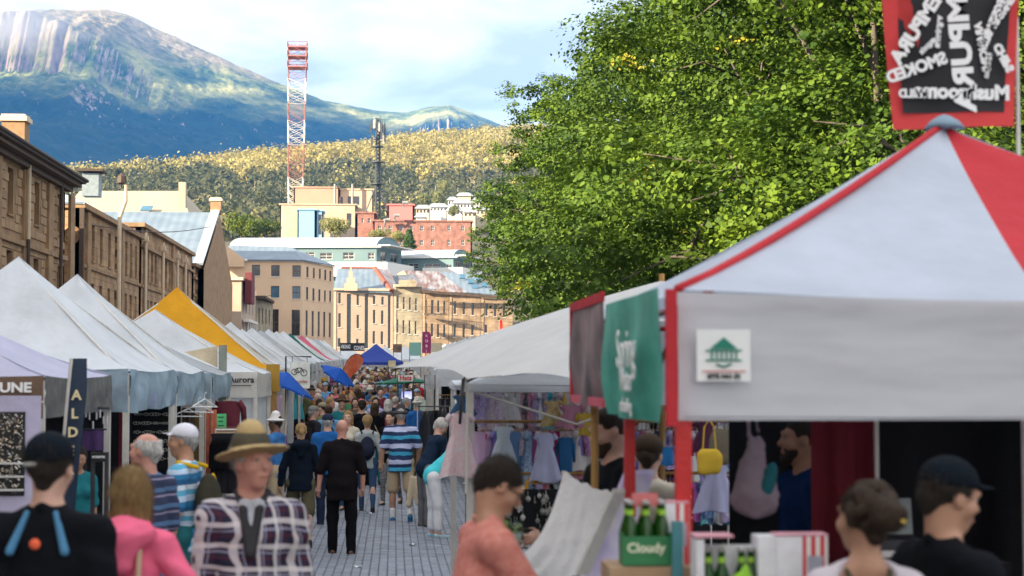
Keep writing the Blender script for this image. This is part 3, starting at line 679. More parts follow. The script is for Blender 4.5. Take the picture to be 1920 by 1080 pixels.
def build_forest():
    rng = np.random.default_rng(3); C = []; dark = []
    scar = [(812, 305), (832, 300), (882, 268), (868, 268)]
    def in_scar(px, py):
        t = (px-815)/(875-815.); return 0 <= t <= 1.05 and abs(py-(302-34*t)) < 7-2*t
    while len(C) < 7800:
        Y = rng.uniform(600, HR+60); X = rng.uniform(-.25, .125)*Y*1.05
        if rng.random() > .25+.75*max(0, (Y-HF)/(HR-HF)): continue
        z = float(hz_[len(C)]) if 0 else (float(hill_z(np.array([X]), np.array([Y]))[0]) if Y > HF else gz(Y)-4); px = 740+FPX*X/Y; py = 700-FPX*(z-CAMH)/Y
        if in_scar(px, py) or (Y < 800 and 760 < px < 930): continue
        C.append((X, Y, z)); dark.append(py > (352 if px < 350 else 338)+9*math.sin(px/60.)+9*rng.normal() and rng.random() > .04)  # lower trees take darker leaves, with the hill's shade painted into their colour
    C = np.array(C); dark = np.array(dark); hgt = rng.uniform(7, 15, len(C))
    for nm, sel, mat in (('sunlit_gum_wood', ~dark, FOL['gum']), ('dark_gum_wood', dark, FOL['gumdark_shade'])):
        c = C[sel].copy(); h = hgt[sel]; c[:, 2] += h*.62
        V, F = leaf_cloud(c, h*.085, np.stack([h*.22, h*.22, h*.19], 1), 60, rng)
        o = np_mesh(nm, V, F, [mat]); tag(o, kind='stuff', label='sunlit golden gum trees covering the hill above the town' if nm[0] == 's' else 'band of dark gum trees along the foot of the hill, with shade in their colour', cat='wood')
    pale = C[(rng.random(len(C)) < .22) & (~dark | (rng.random(len(C)) < .35))]; Vt = []; 
    for x, y, z in pale:
        w = .22; h = rng.uniform(6, 12); dx = rng.normal(0, .6); Vt += [(x-w, y-3, z), (x+w, y-3, z), (x+w*.5+dx, y-3, z+h), (x-w*.5+dx, y-3, z+h)]
    Vt = np.array(Vt)
    o = np_mesh('gum_tree_stems', Vt, np.arange(len(Vt)).reshape(-1, 4), [PALE]); tag(o, kind='stuff', label='pale bare gum stems among the trees on the hill', cat='wood')
build_forest()
q = [P(*a) for a in ((812, 306, 1330), (838, 299, 1345), (884, 266, 1540), (868, 266, 1550))]
m_ = MB(); pts = []
for i in range(13):
    t = i/12.; ax = 815+62*t; ay = 303-36*t
    l = ray_surface(ax-9+3*t, ay+2, hill_z, 900, 1800); r_ = ray_surface(ax+11-4*t, ay-1, hill_z, 900, 1800); pts.append((l+Vector((0, -1, .8)), r_+Vector((0, -1, .8))))
for i in range(12): m_.quad(pts[i][0], pts[i][1], pts[i+1][1], pts[i+1][0])
tag(m_.build('quarry_track', M('quarry_sand', (.55, .42, .28), rough=.95, var=.15, scale=.1)), kind='structure')

# ---- clouds: one hangs on the summit, one is added out of view to shade the mountain side
def shade_cloud_slab(name, edge, far_edge, z, thick, label):
    a = [q+to_sun*((z-q.z)/to_sun.z) for q in edge]; b = [q+to_sun*((z-q.z)/to_sun.z) for q in far_edge]
    n = len(a); rng = random.Random(5); vs = []; fs = []
    rows = [(0, .5), (.06, 0), (.35, -.1), (.65, -.1), (.94, 0), (1, .5), (.9, 1), (.5, 1.5), (.1, 1)]
    for t, h in rows:
        for i in range(n):
            p = a[i].lerp(b[i], t); vs.append((p.x, p.y, z+thick*(h+rng.uniform(-.1, .25))))
    k = len(rows)
    for j in range(k):
        for i in range(n-1): fs.append((j*n+i, j*n+i+1, ((j+1) % k)*n+i+1, ((j+1) % k)*n+i))
    fs += [tuple(j*n for j in range(k)), tuple(j*n+n-1 for j in range(k))[::-1]]
    m_ = MB(); m_.add(vs, fs); o = m_.build(name, M('cloud_white', (.82, .83, .85), rough=1, var=.05, scale=.002, bump=0), smooth=True); tag(o, kind='structure')
SH = [(-900, 190), (-300, 150), (-80, 150), (0, 142), (60, 150), (130, 160), (190, 150), (250, 136), (330, 142), (400, 146), (440, 156), (480, 176), (540, 202), (600, 226), (650, 246), (700, 270), (760, 310)]
edge = [ray_surface(a, b, mount_z, 3000, 6500) for a, b in SH]
base = [Vector((e.x-500*0, YF-300, 60)) for e in edge]
shade_cloud_slab('cloud', edge, base, 1900., 120., '')
def summit_cloud():
    rng = random.Random(3); m_ = MB()
    bpy.ops.mesh.primitive_uv_sphere_add(segments=48, ring_count=24, radius=1)
    o = bpy.context.object; o.name = 'summit_cloud'; c = P(-30, 38, 5650); o.location = c; o.scale = (430, 380, 125)
    mt = bpy.data.materials.new('cloud_vapour'); mt.use_nodes = True; nt = mt.node_tree; nt.nodes.clear(); N = nt.nodes.new; L = nt.links.new
    out = N('ShaderNodeOutputMaterial'); v = N('ShaderNodeVolumePrincipled'); v.inputs['Color'].default_value = (1, 1, 1, 1); v.inputs['Anisotropy'].default_value = 0; v.inputs['Emission Color'].default_value = (0, 0, 0, 1)
    tc = N('ShaderNodeTexCoord'); n = N('ShaderNodeTexNoise'); n.inputs['Scale'].default_value = 2.6; n.inputs['Detail'].default_value = 5; L(tc.outputs['Object'], n.inputs['Vector'])
    ln = N('ShaderNodeVectorMath'); ln.operation = 'LENGTH'; L(tc.outputs['Object'], ln.inputs[0])
    a = N('ShaderNodeMath'); a.operation = 'SUBTRACT'; a.inputs[0].default_value = 1.0; L(ln.outputs['Value'], a.inputs[1])
    b = N('ShaderNodeMath'); b.operation = 'ADD'; L(a.outputs[0], b.inputs[0]); L(n.outputs[0], b.inputs[1])
    cc = N('ShaderNodeMapRange'); cc.inputs[1].default_value = .62; cc.inputs[2].default_value = 1.1; cc.inputs[3].default_value = 0; cc.inputs[4].default_value = .0028; L(b.outputs[0], cc.inputs[0])
    L(cc.outputs[0], v.inputs['Density']); L(v.outputs[0], out.inputs['Volume']); o.data.materials.append(mt); tag(o, kind='stuff', label='grey cloud hanging on the left shoulder of the mountain', cat='cloud')
summit_cloud()
def haze():
    m_ = MB(); m_.box(-9500, 9500, -250, 9200, -2, 1450); o = m_.build('haze', M('x', (1, 1, 1))); o.data.materials.clear()
    mt = bpy.data.materials.new('haze_air'); mt.use_nodes = True; nt = mt.node_tree; nt.nodes.clear(); out = nt.nodes.new('ShaderNodeOutputMaterial'); v = nt.nodes.new('ShaderNodeVolumePrincipled')
    v.inputs['Color'].default_value = HAZE_COL; v.inputs['Density'].default_value = HAZE_DENS; v.inputs['Anisotropy'].default_value = 0
    nt.links.new(v.outputs[0], out.inputs['Volume']); o.data.materials.append(mt); o['kind'] = 'stuff'; o.display_type = 'WIRE'
HAZE_COL = (.05, .36, 1.0, 1); HAZE_DENS = 6.4e-5
haze()
# ================================================================ buildings
def brickmat(name, c1, c2, mortar, bw, bh, ax='y', rough=.9, msize=.015, bump=.4):
    m = M(name, c1, rough=rough, bump=0); nt, L, N, b = nodes_of(m)
    g = N('ShaderNodeNewGeometry'); sp = N('ShaderNodeSeparateXYZ'); L(g.outputs['Position'], sp.inputs[0]); cb = N('ShaderNodeCombineXYZ')
    L(sp.outputs[1 if ax == 'y' else 0], cb.inputs[0]); L(sp.outputs[2], cb.inputs[1])
    t = N('ShaderNodeTexBrick'); L(cb.outputs[0], t.inputs['Vector']); t.inputs['Scale'].default_value = 1; t.inputs['Brick Width'].default_value = bw; t.inputs['Row Height'].default_value = bh
    t.inputs['Mortar Size'].default_value = msize; t.inputs['Color1'].default_value = (*c1, 1); t.inputs['Color2'].default_value = (*c2, 1); t.inputs['Mortar'].default_value = (*mortar, 1); t.inputs['Mortar Smooth'].default_value = .4
    n = N('ShaderNodeTexNoise'); n.inputs['Scale'].default_value = .9; n.inputs['Detail'].default_value = 8; L(g.outputs['Position'], n.inputs['Vector'])
    r = N('ShaderNodeValToRGB'); r.color_ramp.elements[0].position = .25; r.color_ramp.elements[0].color = (.45, .42, .4, 1); r.color_ramp.elements[1].position = .65; r.color_ramp.elements[1].color = (1.15, 1.12, 1.1, 1); L(n.outputs[0], r.inputs[0])
    mx = N('ShaderNodeMixRGB'); mx.blend_type = 'MULTIPLY'; mx.inputs[0].default_value = .8; L(t.outputs['Color'], mx.inputs[1]); L(r.outputs[0], mx.inputs[2]); L(mx.outputs[0], b.inputs['Base Color'])
    bp = N('ShaderNodeBump'); bp.inputs['Strength'].default_value = bump; bp.inputs['Distance'].default_value = .03; bp.invert = True; L(t.outputs['Fac'], bp.inputs['Height']); L(bp.outputs[0], b.inputs['Normal'])
    return m
stone = M('sandstone', (.30, .19, .105), rough=.9, var=.3, scale=1.2, bump=.5, bscale=12)
stone_b = M('sandstone_block', (.27, .17, .095), rough=.92, var=.35, scale=.8, bump=.6, bscale=14, col2=(.44, .29, .17))
stone_w = brickmat('sandstone_courses', (.46, .30, .17), (.33, .21, .115), (.17, .11, .07), 1.0, .45)
stone_x = brickmat('sandstone_row', (.44, .33, .23), (.33, .245, .165), (.24, .17, .11), .9, .4, 'x')
stone_g = brickmat('greystone_row', (.42, .37, .27), (.34, .31, .23), (.3, .26, .2), .9, .4, 'x')
brick_r = brickmat('red_brick', (.33, .15, .12), (.27, .11, .09), (.34, .2, .16), .24, .09, 'x')
cream = M('cream_paint', (.62, .50, .36), rough=.6, var=.1, scale=4); dark = M('dark_trim', (.07, .05, .04), rough=.7)
peach = M('peach_render', (.68, .50, .345), rough=.85, var=.07, scale=.5, bump=.15, bscale=8); peach2 = M('pale_peach_render', (.43, .335, .26), rough=.85, var=.09, scale=.6, bump=.15, bscale=8)
glass = M('window_glass', (.03, .035, .04), rough=.08, var=.5, scale=.6, bump=0, spec=.9); glassb = M('window_glass_blue', (.03, .12, .20), rough=.1, var=.3, scale=.6, bump=0, spec=.9)
frame_d = M('window_frame_dark', (.10, .055, .045), rough=.5); frame_w = M('window_frame_white', (.65, .62, .58), rough=.5)
def metal_roof(name, col, col2=None, ax=0, pitch=.8):
    m = M(name, col, rough=.45, var=.16, scale=.5, bump=0, metal=.0, spec=.6, col2=col2); nt, L, N, b = nodes_of(m)
    g = N('ShaderNodeNewGeometry'); sp = N('ShaderNodeSeparateXYZ'); L(g.outputs['Position'], sp.inputs[0]); w = N('ShaderNodeMath'); w.operation = 'SINE'; k = N('ShaderNodeMath'); k.operation = 'MULTIPLY'; k.inputs[1].default_value = 6.283/pitch
    L(sp.outputs[ax], k.inputs[0]); L(k.outputs[0], w.inputs[0]); bp = N('ShaderNodeBump'); bp.inputs['Strength'].default_value = .5; bp.inputs['Distance'].default_value = .02; L(w.outputs[0], bp.inputs['Height']); L(bp.outputs[0], b.inputs['Normal'])
    return m
roof_b = metal_roof('blue_grey_iron', (.11, .16, .22), (.18, .24, .30)); roof_by = metal_roof('blue_grey_iron_street', (.20, .27, .34), (.32, .39, .46), 1)
roof_r = metal_roof('rusty_iron', (.28, .28, .30), (.13, .06, .045)); nt_ = _mats['rusty_iron'].node_tree
for n_ in nt_.nodes:
    if n_.type == 'VALTORGB': n_.color_ramp.elements[0].position = .40; n_.color_ramp.elements[1].position = .56
    if n_.type == 'VECT_MATH' and n_.operation == 'MULTIPLY_ADD': n_.inputs[1].default_value = (2.6, .5, .5)
roof_w = metal_roof('white_iron', (.40, .44, .48)); roof_beige = M('beige_roof', (.36, .32, .24), rough=.8, var=.08, scale=.4); teal_w = M('teal_cladding', (.13, .21, .23), rough=.7, var=.08, scale=.4); white_w = M('white_render', (.72, .72, .70), rough=.8, var=.06)
slate = M('slate_roof', (.12, .14, .17), rough=.6, var=.3, scale=.8)
class Bld:
    """a building: Empty at its base, parts built from world-space points"""
    def __init__(s, name, label, base, cat='building', group=None):
        s.b = Vector(base); s.r = empty(name, base, label, cat, group)
    def part(s, mb, name, mat, smooth=False, parent=None, label=None):
        return mb.build(name, mat, parent or s.r, smooth, label, local=s.b)
    def wall(s, A, B, z0, z1, mat, wins=(), t=.35, frame=frame_d, pane=glass, name='wall', reveal=.16, sill=True, mull=1, lintel=None, zl=None):
        """wall from ground point A to B (x, y), openings cut for each window (u0, u1, w0, w1, [pane]) in metres along it; normal on its right-hand side"""
        A = Vector((*A[:2], 0)); B = Vector((*B[:2], 0)); U = (B-A); w = U.length; U.normalize(); Nn = Vector((U.y, -U.x, 0)); z1r = z1 if zl is None else zl
        Q = lambda u, z, d=0: A+U*u+Vector((0, 0, z))-Nn*d
        us = sorted({0, w} | {v for q in wins for v in q[:2]}); zs = sorted({z0, max(z1, z1r)} | {v for q in wins for v in q[2:4]})
        top = lambda u: z1+(z1r-z1)*u/w
        m_ = MB()
        for i in range(len(us)-1):
            for j in range(len(zs)-1):
                cu, cz = (us[i]+us[i+1])/2, (zs[j]+zs[j+1])/2
                if any(q[0] < cu < q[1] and q[2] < cz < q[3] for q in wins): continue
                zt = [zs[j+1]]*2
                if j == len(zs)-2: zt = [top(us[i]), top(us[i+1])]
                m_.quad(Q(us[i], zs[j]), Q(us[i+1], zs[j]), Q(us[i+1], zt[1]), Q(us[i], zt[0]))
        for q in wins:
            a, b, c, d = q[:4]
            for p, r_ in (((a, c), (b, c)), ((b, c), (b, d)), ((b, d), (a, d)), ((a, d), (a, c))): m_.quad(Q(*p), Q(*p, reveal+.02), Q(*r_, reveal+.02), Q(*r_))
        m_.quad(Q(0, z0, t), Q(w, z0, t), Q(w, z1r, t), Q(0, z1, t)); m_.quad(Q(0, z1), Q(w, z1r), Q(w, z1r, t), Q(0, z1, t)); m_.quad(Q(0, z0), Q(0, z1), Q(0, z1, t), Q(0, z0, t)); m_.quad(Q(w, z0), Q(w, z1r), Q(w, z1r, t), Q(w, z0, t))
        o = s.part(m_, name, mat)
        for q in wins:
            a, b, c, d = q[:4]; f = MB(); fw = min(.07, (b-a)*.12)
            def bar(u0, u1, w0, w1, dd=reveal-.05): p = Q(u0, w0, dd+.06); f.obox(p, U*(u1-u0), Nn*.06, Vector((0, 0, w1-w0)))
            bar(a, a+fw, c, d); bar(b-fw, b, c, d); bar(a+fw, b-fw, c, c+fw); bar(a+fw, b-fw, d-fw, d); bar(a+fw, b-fw, (c+d)/2-fw/2, (c+d)/2+fw/2, reveal-.04)
            if mull and b-a > .7: bar((a+b)/2-fw/3, (a+b)/2+fw/3, c+fw, d-fw, reveal-.035)
            wo = s.part(f, 'window', frame); g = MB(); g.quad(Q(a, c, reveal), Q(b, c, reveal), Q(b, d, reveal), Q(a, d, reveal)); s.part(g, 'pane', q[4] if len(q) > 4 else pane, parent=wo)
            if sill: k = MB(); k.obox(Q(a-.08, c-.10, -.08), U*(b-a+.16), -Nn*.08+Nn*.0, Vector((0, 0, .10))); s.part(k, 'sill', frame_w if sill == 'w' else mat, parent=wo)
        return o
    def pixwins(s, A, B, rects):
        """windows given by the outline they show in the photograph, laid onto the wall plane A-B"""
        A = Vector((*A[:2], 0)); B = Vector((*B[:2], 0)); U = (B-A).normalized(); Nn = Vector((U.y, -U.x, 0)); out = []
        def hit(px, py):
            d = P(px, py, 1.0)-Vector((0, 0, CAMH)); t = (A-Vector((0, 0, CAMH))).dot(Nn)/d.dot(Nn); q = Vector((0, 0, CAMH))+d*t; return (q-A).dot(U), q.z
        for r in rects:
            x0, y0, x1, y1 = r[:4]; u0 = hit(x0, (y0+y1)/2)[0]; u1 = hit(x1, (y0+y1)/2)[0]; za = hit((x0+x1)/2, y1)[1]; zb = hit((x0+x1)/2, y0)[1]; out.append((u0, u1, za, zb)+tuple(r[4:]))
        return out
    def box(s, x0, x1, y0, y1, z0, z1, name, mat, parent=None, label=None): m_ = MB(); m_.box(x0, x1, y0, y1, z0, z1); return s.part(m_, name, mat, parent=parent, label=label)
    def plate(s, pts, name, mat, t=.12, label=None):
        pts = [Vector(p) for p in pts]; n = (pts[1]-pts[0]).cross(pts[2]-pts[0]).normalized()*t; m_ = MB(); k = len(pts)
        m_.add(pts+[p-n for p in pts], [tuple(range(k)), tuple(range(k, 2*k))[::-1]]+[(i, (i+1) % k, (i+1) % k+k, i+k) for i in range(k)]); return s.part(m_, name, mat, label=label)
def chimney(b, x, y, z0, z1, w=1.0, mat=stone):
    m_ = MB(); m_.box(x-w/2, x+w/2, y-w/2, y+w/2, z0, z1-.35); o = b.part(m_, 'chimney', mat); m_ = MB(); m_.box(x-w/2-.12, x+w/2+.12, y-w/2-.12, y+w/2+.12, z1-.35, z1-.12); m_.box(x-w/2-.02, x+w/2+.02, y-w/2-.02, y+w/2+.02, z1-.12, z1); b.part(m_, 'chimney_cap', cream if mat is stone else mat, parent=o)
FX = -17.5
def ywin(Y, w, z0, z1, Y0): return (Y-w/2-Y0, Y+w/2-Y0, z0, z1)
# --- warehouse 1: blocks built one by one where they can be told apart
def warehouse_near():
    b = Bld('sandstone_warehouse', 'nearest brown sandstone warehouse with dark overhanging eaves at the left edge of the photo', (FX, 40, gz(80)-.5)); Y0, Y1 = -45., 91.8  # runs on unseen behind the camera, stretched so its shade covers the market
    ys = [78.9+5.75*k for k in range(-20, 3)]; wins = []
    for Yw in ys:
        if Yw < Y0+2: continue
        for z0, z1 in ((9.35, 11.45), (5.6, 7.7), (1.6, 3.9)): wins.append(ywin(Yw, 1.15, z0, z1, Y0))
    b.wall((FX, Y0), (FX, Y1), 0, 12.0, stone, wins, reveal=.3)
    b.wall((FX, Y1), (FX-14, Y1), 0, 12.0, stone_w, name='end_wall'); b.wall((FX-14, Y0), (FX, Y0), 0, 12.0, stone_w, name='end_wall')
    pil = MB()
    for Yw in ys:
        for k in (-1,): pass
    blk = {}
    def bm_(L_):
        L_ = round(L_, 1)
        if L_ not in blk: m_ = MB(); e = .02; h = .405; m_.add([(0, 0, 0), (0, L_, 0), (0, L_, h), (0, 0, h), (.05, e, e), (.05, L_-e, e), (.05, L_-e, h-e), (.05, e, h-e)], [(4, 5, 6, 7), (0, 1, 5, 4), (1, 2, 6, 5), (2, 3, 7, 6), (3, 0, 4, 7)]); blk[L_] = m_.mesh('stone_block', stone_b)
        return blk[L_]
    rest = MB(); cnt = 0
    for r_ in range(27):
        z = .45+.43*r_
        if z > 11.7 or 8.0 < z+.2 < 8.45 or 4.2 < z+.2 < 4.6: continue
        y = 70.0-(r_ % 2)*.45
        while y < 91.4:
            Ln = random.choice((.8, .9, 1.0)); a, c = y+.02, y+Ln-.02
            near_p = any(abs((a+c)/2-(Yw+2.87)) < .75 for Yw in ys)
            hit = any(a < Y0+q[1]+.04 and c > Y0+q[0]-.04 and z < q[3]+.02 and z+.41 > q[2]-.02 for q in wins)
            if not hit and not near_p and c < 91.7:
                if y > 75.8 and z > 6.0 and cnt < 298:
                    o = bpy.data.objects.new('stone_block', bm_(Ln-.04)); COL.objects.link(o); o.parent = b.r; o.location = (random.uniform(-.012, .012), a-b.b.y, z-b.b.z); cnt += 1
                else: rest.box(FX, FX+.045+random.uniform(-.01, .01), a, c, z, z+.405)
            y += Ln
    tag(b.part(rest, 'stonework', stone_b), kind='stuff')
    for Yw in ys[1:]:
        m_ = MB(); yy = Yw+2.87; m_.box(FX, FX+.16, yy-.6, yy+.6, .4, 11.7); b.part(m_, 'pilaster', stone)
    m_ = MB(); m_.box(FX+.003, FX+.20, Y0, Y1, 8.05, 8.3); b.part(m_, 'string_course', stone); m_ = MB(); m_.box(FX+.003, FX+.2, Y0, Y1, 4.25, 4.5); b.part(m_, 'string_course', stone)
    m_ = MB(); m_.box(FX+.01, FX+.35, Y0-.3, Y1+.3, 11.75, 12.02); m_.box(FX+.01, FX+.75, Y0-.5, Y1+.6, 12.03, 12.22); m_.box(FX+.01, FX+.95, Y0-.6, Y1+.8, 12.23, 12.36); b.part(m_, 'eaves', M('eaves_timber', (.12, .085, .065), rough=.8))
    m_ = MB(); m_.tube([(FX+1.02, Y0-.6, 12.40), (FX+1.02, Y1+.8, 12.40)], .09, 8); b.part(m_, 'gutter', dark)
    b.plate([(FX+1.0, Y0-.5, 12.42), (FX+1.0, Y1+.8, 12.42), (FX-7, Y1-4, 15.0), (FX-7, Y0, 15.0)], 'roof', slate, .15); b.plate([(FX-7, Y0, 15.0), (FX-7, Y1-4, 15.0), (FX-14.5, Y1+.5, 12.4), (FX-14.5, Y0, 12.4)], 'roof', slate, .15); b.plate([(FX+1.0, Y1+.8, 12.42), (FX-14.5, Y1+.8, 12.42), (FX-7, Y1-4, 15.0)], 'roof', slate, .15)
    chimney(b, FX-1.7, 87.5, 12.4, 15.15, 1.15)
    for yy, up in ((Y(52.5), cream), (Y(113), dark)):
        m_ = MB(); m_.tube([(FX+.3, yy, 8.4), (FX+.3, yy, 11.9)], .09, 8); b.part(m_, 'downpipe', up); m_ = MB(); m_.tube([(FX+.3, yy, 0), (FX+.3, yy, 8.4)], .09, 8); b.part(m_, 'downpipe', dark)
def Y(px, X=FX): return X*FPX/(px-740.)
warehouse_near()
def street_house(name, label, x0, x1, ztop, mat, cols, rows, w=.95, roof=None, pipes=(), parapet=.9, pil=None, X=FX, frame=frame_d, sillm=True, ymin=None):
    """a building along the left side; x0, x1 are the photo columns of its near and far end"""
    Y0, Y1 = Y(x0, X), Y(x1, X); b = Bld(name, label, (X, Y0, gz(Y0)-.3)); wins = []
    for c in cols:
        yc = Y(c, X)
        for z0, z1 in rows: wins.append(ywin(yc, w, z0, z1, Y0))
    b.wall((X, Y0), (X, Y1), 0, ztop, mat, wins, frame=frame, reveal=.22); b.wall((X-12, Y0), (X, Y0), 0, ztop, stone_w if mat is stone_w else mat, name='end_wall'); b.wall((X, Y1), (X-12, Y1), 0, ztop, mat, name='end_wall'); 
    m_ = MB(); m_.box(X-12.1, X+.30, Y0-.2, Y1+.1, ztop+.003, ztop+.28); b.part(m_, 'cornice', stone)
    if parapet: m_ = MB(); m_.box(X+.003, X+.22, Y0-.1, Y1+.05, ztop-parapet-.2, ztop-parapet); b.part(m_, 'string_course', stone)
    for pz in rows[1:]: m_ = MB(); m_.box(X+.002, X+.12, Y0, Y1, pz[1]+.75, pz[1]+.95); b.part(m_, 'string_course', stone)
    for px in pil or (): yy = Y(px, X); m_ = MB(); m_.box(X+.004, X+.18, yy-.55, yy+.55, .2, ztop-.05); b.part(m_, 'pilaster', stone)
    for px in pipes: yy = Y(px, X); m_ = MB(); m_.tube([(X+.32, yy, .3), (X+.32, yy, ztop-.4)], .10, 8); m_.box(X+.16, X+.5, yy-.22, yy+.22, ztop-1.0, ztop-.6); b.part(m_, 'downpipe', cream)
    if roof: b.plate([(X+.3, Y0-.3, ztop+.3), (X+.3, Y1+.2, ztop+.3), (X-6, Y1-3, ztop+3.0), (X-6, Y0+5, ztop+3.0)], 'roof', roof, .12); b.plate([(X-12.2, Y0-.3, ztop+.3), (X+.3, Y0-.3, ztop+.3), (X-6, Y0+5, ztop+3.0)], 'roof', roof, .12)
    else: b.plate([(X-.3, Y0+.2, ztop-.4), (X-.3, Y1-.2, ztop-.4), (X-11.8, Y1-.2, ztop-.2), (X-11.8, Y0+.2, ztop-.2)], 'roof', slate, .12)
    return b
r3 = ((8.6, 10.7), (5.0, 7.3), (1.4, 3.6))
b2 = street_house('sandstone_warehouse', 'sandstone warehouse with hipped blue-grey iron roof and round emblem, second on the left', 158, 268, 11.3, stone_w, (182, 197, 212, 224, 243, 252, 261), r3, roof=roof_by, pipes=(), pil=(170, 233), parapet=0)
m_ = MB(); m_.X = Matrix.Translation((FX-.45, Y(158)-.05, 9.8)) @ Matrix.Rotation(math.pi/2, 4, 'X'); m_.lathe([(.52, 0), (.52, .1), (.42, .14), (.40, .05), (.3, .05), (.26, .14), (.1, .12), (.08, .2)], n=20); b2.part(m_, 'roundel', stone)
m_ = MB(); m_.box(FX+.01, FX+.25, Y(158)-.3, Y(158)-.02, 0, 11.3); b2.part(m_, 'downpipe', dark)
m_ = MB(); m_.box(-19.2, -18.2, 106, 107.2, 13.0, 14.4); vt = b2.part(m_, 'roof_vent', M('vent_metal', (.22, .27, .30), rough=.5)); m_ = MB(); m_.box(-19.5, -17.9, 105.7, 107.5, 14.5, 14.65); b2.part(m_, 'vent_cap', dark, parent=vt)
b3 = street_house('parapet_warehouse', 'sandstone warehouse with plain flat parapet and cream downpipes, third on the left', 269, 364, 12.2, stone_w, (283, 290, 297, 309, 316, 323, 337, 348, 356), r3, w=1.25, pipes=(270, 303, 330, 345), pil=(276, 327), frame=frame_w, parapet=1.2)
b4 = street_house('low_warehouse', 'lower sandstone warehouse past the parapet building with small square windows', 366, 424, 11.4, stone_w, (373, 381, 389, 397, 405, 412, 419), ((9.0, 9.9), (7.2, 8.1), (5.2, 6.1), (3.2, 4.2)), w=1.3, pipes=(384, 402))
b5 = Bld('rendered_house', 'narrow pale peach house front beyond the last warehouse on the left', (-17, 184, 1.5)); b5.wall((-17.9, 183), (-16.3, 183), 0, 12.0, peach2, ()); b5.wall((-16.3, 183), (-15.9, 197), 0, 12.0, peach2, [(1+k*3, 2.4+k*3, z, z+2) for k in range(4) for z in (2, 5.5, 8.8)], frame=frame_w)
m_ = MB(); m_.box(-18, -16.1, 182.7, 197, 12.0, 12.3); b5.part(m_, 'cornice', cream); m_ = MB()
for k in range(5): m_.tube([(-15.6, 184+k*2.6, 4.8), (-15.6, 184+k*2.6, 7.6)], .07, 6)
m_.box(-16.1, -15.5, 183.4, 195.6, 7.6, 7.9); m_.box(-16.1, -15.5, 183.4, 195.6, 4.6, 4.8); b5.part(m_, 'balcony', frame_w); m_ = MB(); m_.box(-16.0, -15.3, 184, 188, 9.6, 12.9); b5.part(m_, 'sign_board', M('maroon_board', (.14, .03, .04)))
b6 = Bld('grey_stone_house', 'grey-green stone house behind the balcony house on the left', (-15.5, 198, 2)); b6.wall((-16.2, 197.5), (-15.0, 212), 0, 10.7, stone_g, [(1+k*2.6, 2+k*2.6, z, z+1.8) for k in range(5) for z in (2, 5, 8)]); b6.wall((-17.5, 197.3), (-16.2, 197.5), 0, 10.7, stone_g, name='end_wall'); m_ = MB(); m_.box(-17.5, -14.8, 197.1, 212, 10.7, 11); b6.part(m_, 'cornice', dark)
# --- gabled warehouse behind, beige roof behind that
bg = Bld('gabled_warehouse', 'big blue-grey iron roof with stone gable and tall chimney behind the warehouses', (-26, 160, 2)); xr = P(412, 402, 165).x; zr = P(412, 402, 165).z; ze = P(380, 505, 151).z
bg.wall((-36, 151.5), (xr, 151.5), 0, ze, stone_w); m_ = MB(); m_.poly([(xr, 151.5, 0), (xr, 178.5, 0), (xr, 178.5, ze), (xr, 165, zr), (xr, 151.5, ze)]); m_.poly([(xr-.5, 151.5, 0), (xr-.5, 151.5, ze), (xr-.5, 165, zr), (xr-.5, 178.5, ze), (xr-.5, 178.5, 0)]); m_.quad((xr, 151.5, 0), (xr-.5, 151.5, 0), (xr-.5, 151.5, ze), (xr, 151.5, ze)); bg.part(m_, 'gable_wall', stone)
bg.plate([(xr-.6, 150.8, ze+.1), (xr-.6, 165, zr+.1), (-37, 165, zr+.1), (-37, 150.8, ze+.1)][::-1], 'roof', roof_b, .1); bg.plate([(xr-.6, 165, zr+.1), (xr-.6, 179, ze+.1), (-37, 179, ze+.1), (-37, 165, zr+.1)][::-1], 'roof', roof_b, .1)
bg.plate([(xr+.05, 150.6, ze+.35), (xr+.05, 165, zr+.4), (xr-.8, 165, zr+.4), (xr-.8, 150.6, ze+.35)][::-1], 'coping', M('coping_grey', (.34, .40, .44), rough=.6), .2); chimney(bg, xr-.35, 165, zr, P(410, 371, 165).z, 1.0)
bb = Bld('beige_roofed_hall', 'hall with plain beige pitched roof, square pier and skylight behind the blue-grey roof', (-30, 205, 3)); e0, e1 = P(150, 358, 208), P(343, 358, 208); c0, c1, c2 = P(90, 425, 198), P(360, 425, 198), P(398, 418, 208)
bb.plate([c0, c1, e1, e0], 'roof', roof_beige, .2); bb.plate([c1, c2, e1], 'roof', roof_beige, .2); bb.wall((c0.x, c0.y), (c1.x, c1.y), 0, c1.z-.2, peach2); bb.wall((c1.x, c1.y), (c2.x, c2.y+4), 0, c1.z-.2, peach2, name='end_wall')
pq = P(337, 343, 204); pr = P(350, 343, 204); bb.box(pq.x, pr.x, 203, 204.2, 10, pq.z, 'pier', peach2)
sk = [P(263, 399, 201.2), P(284, 399, 201.2), P(288, 390, 202.4), P(268, 390, 202.4)]; bb.plate([Vector(v)+Vector((0, -.3, .25)) for v in sk], 'skylight', glassb, .1)
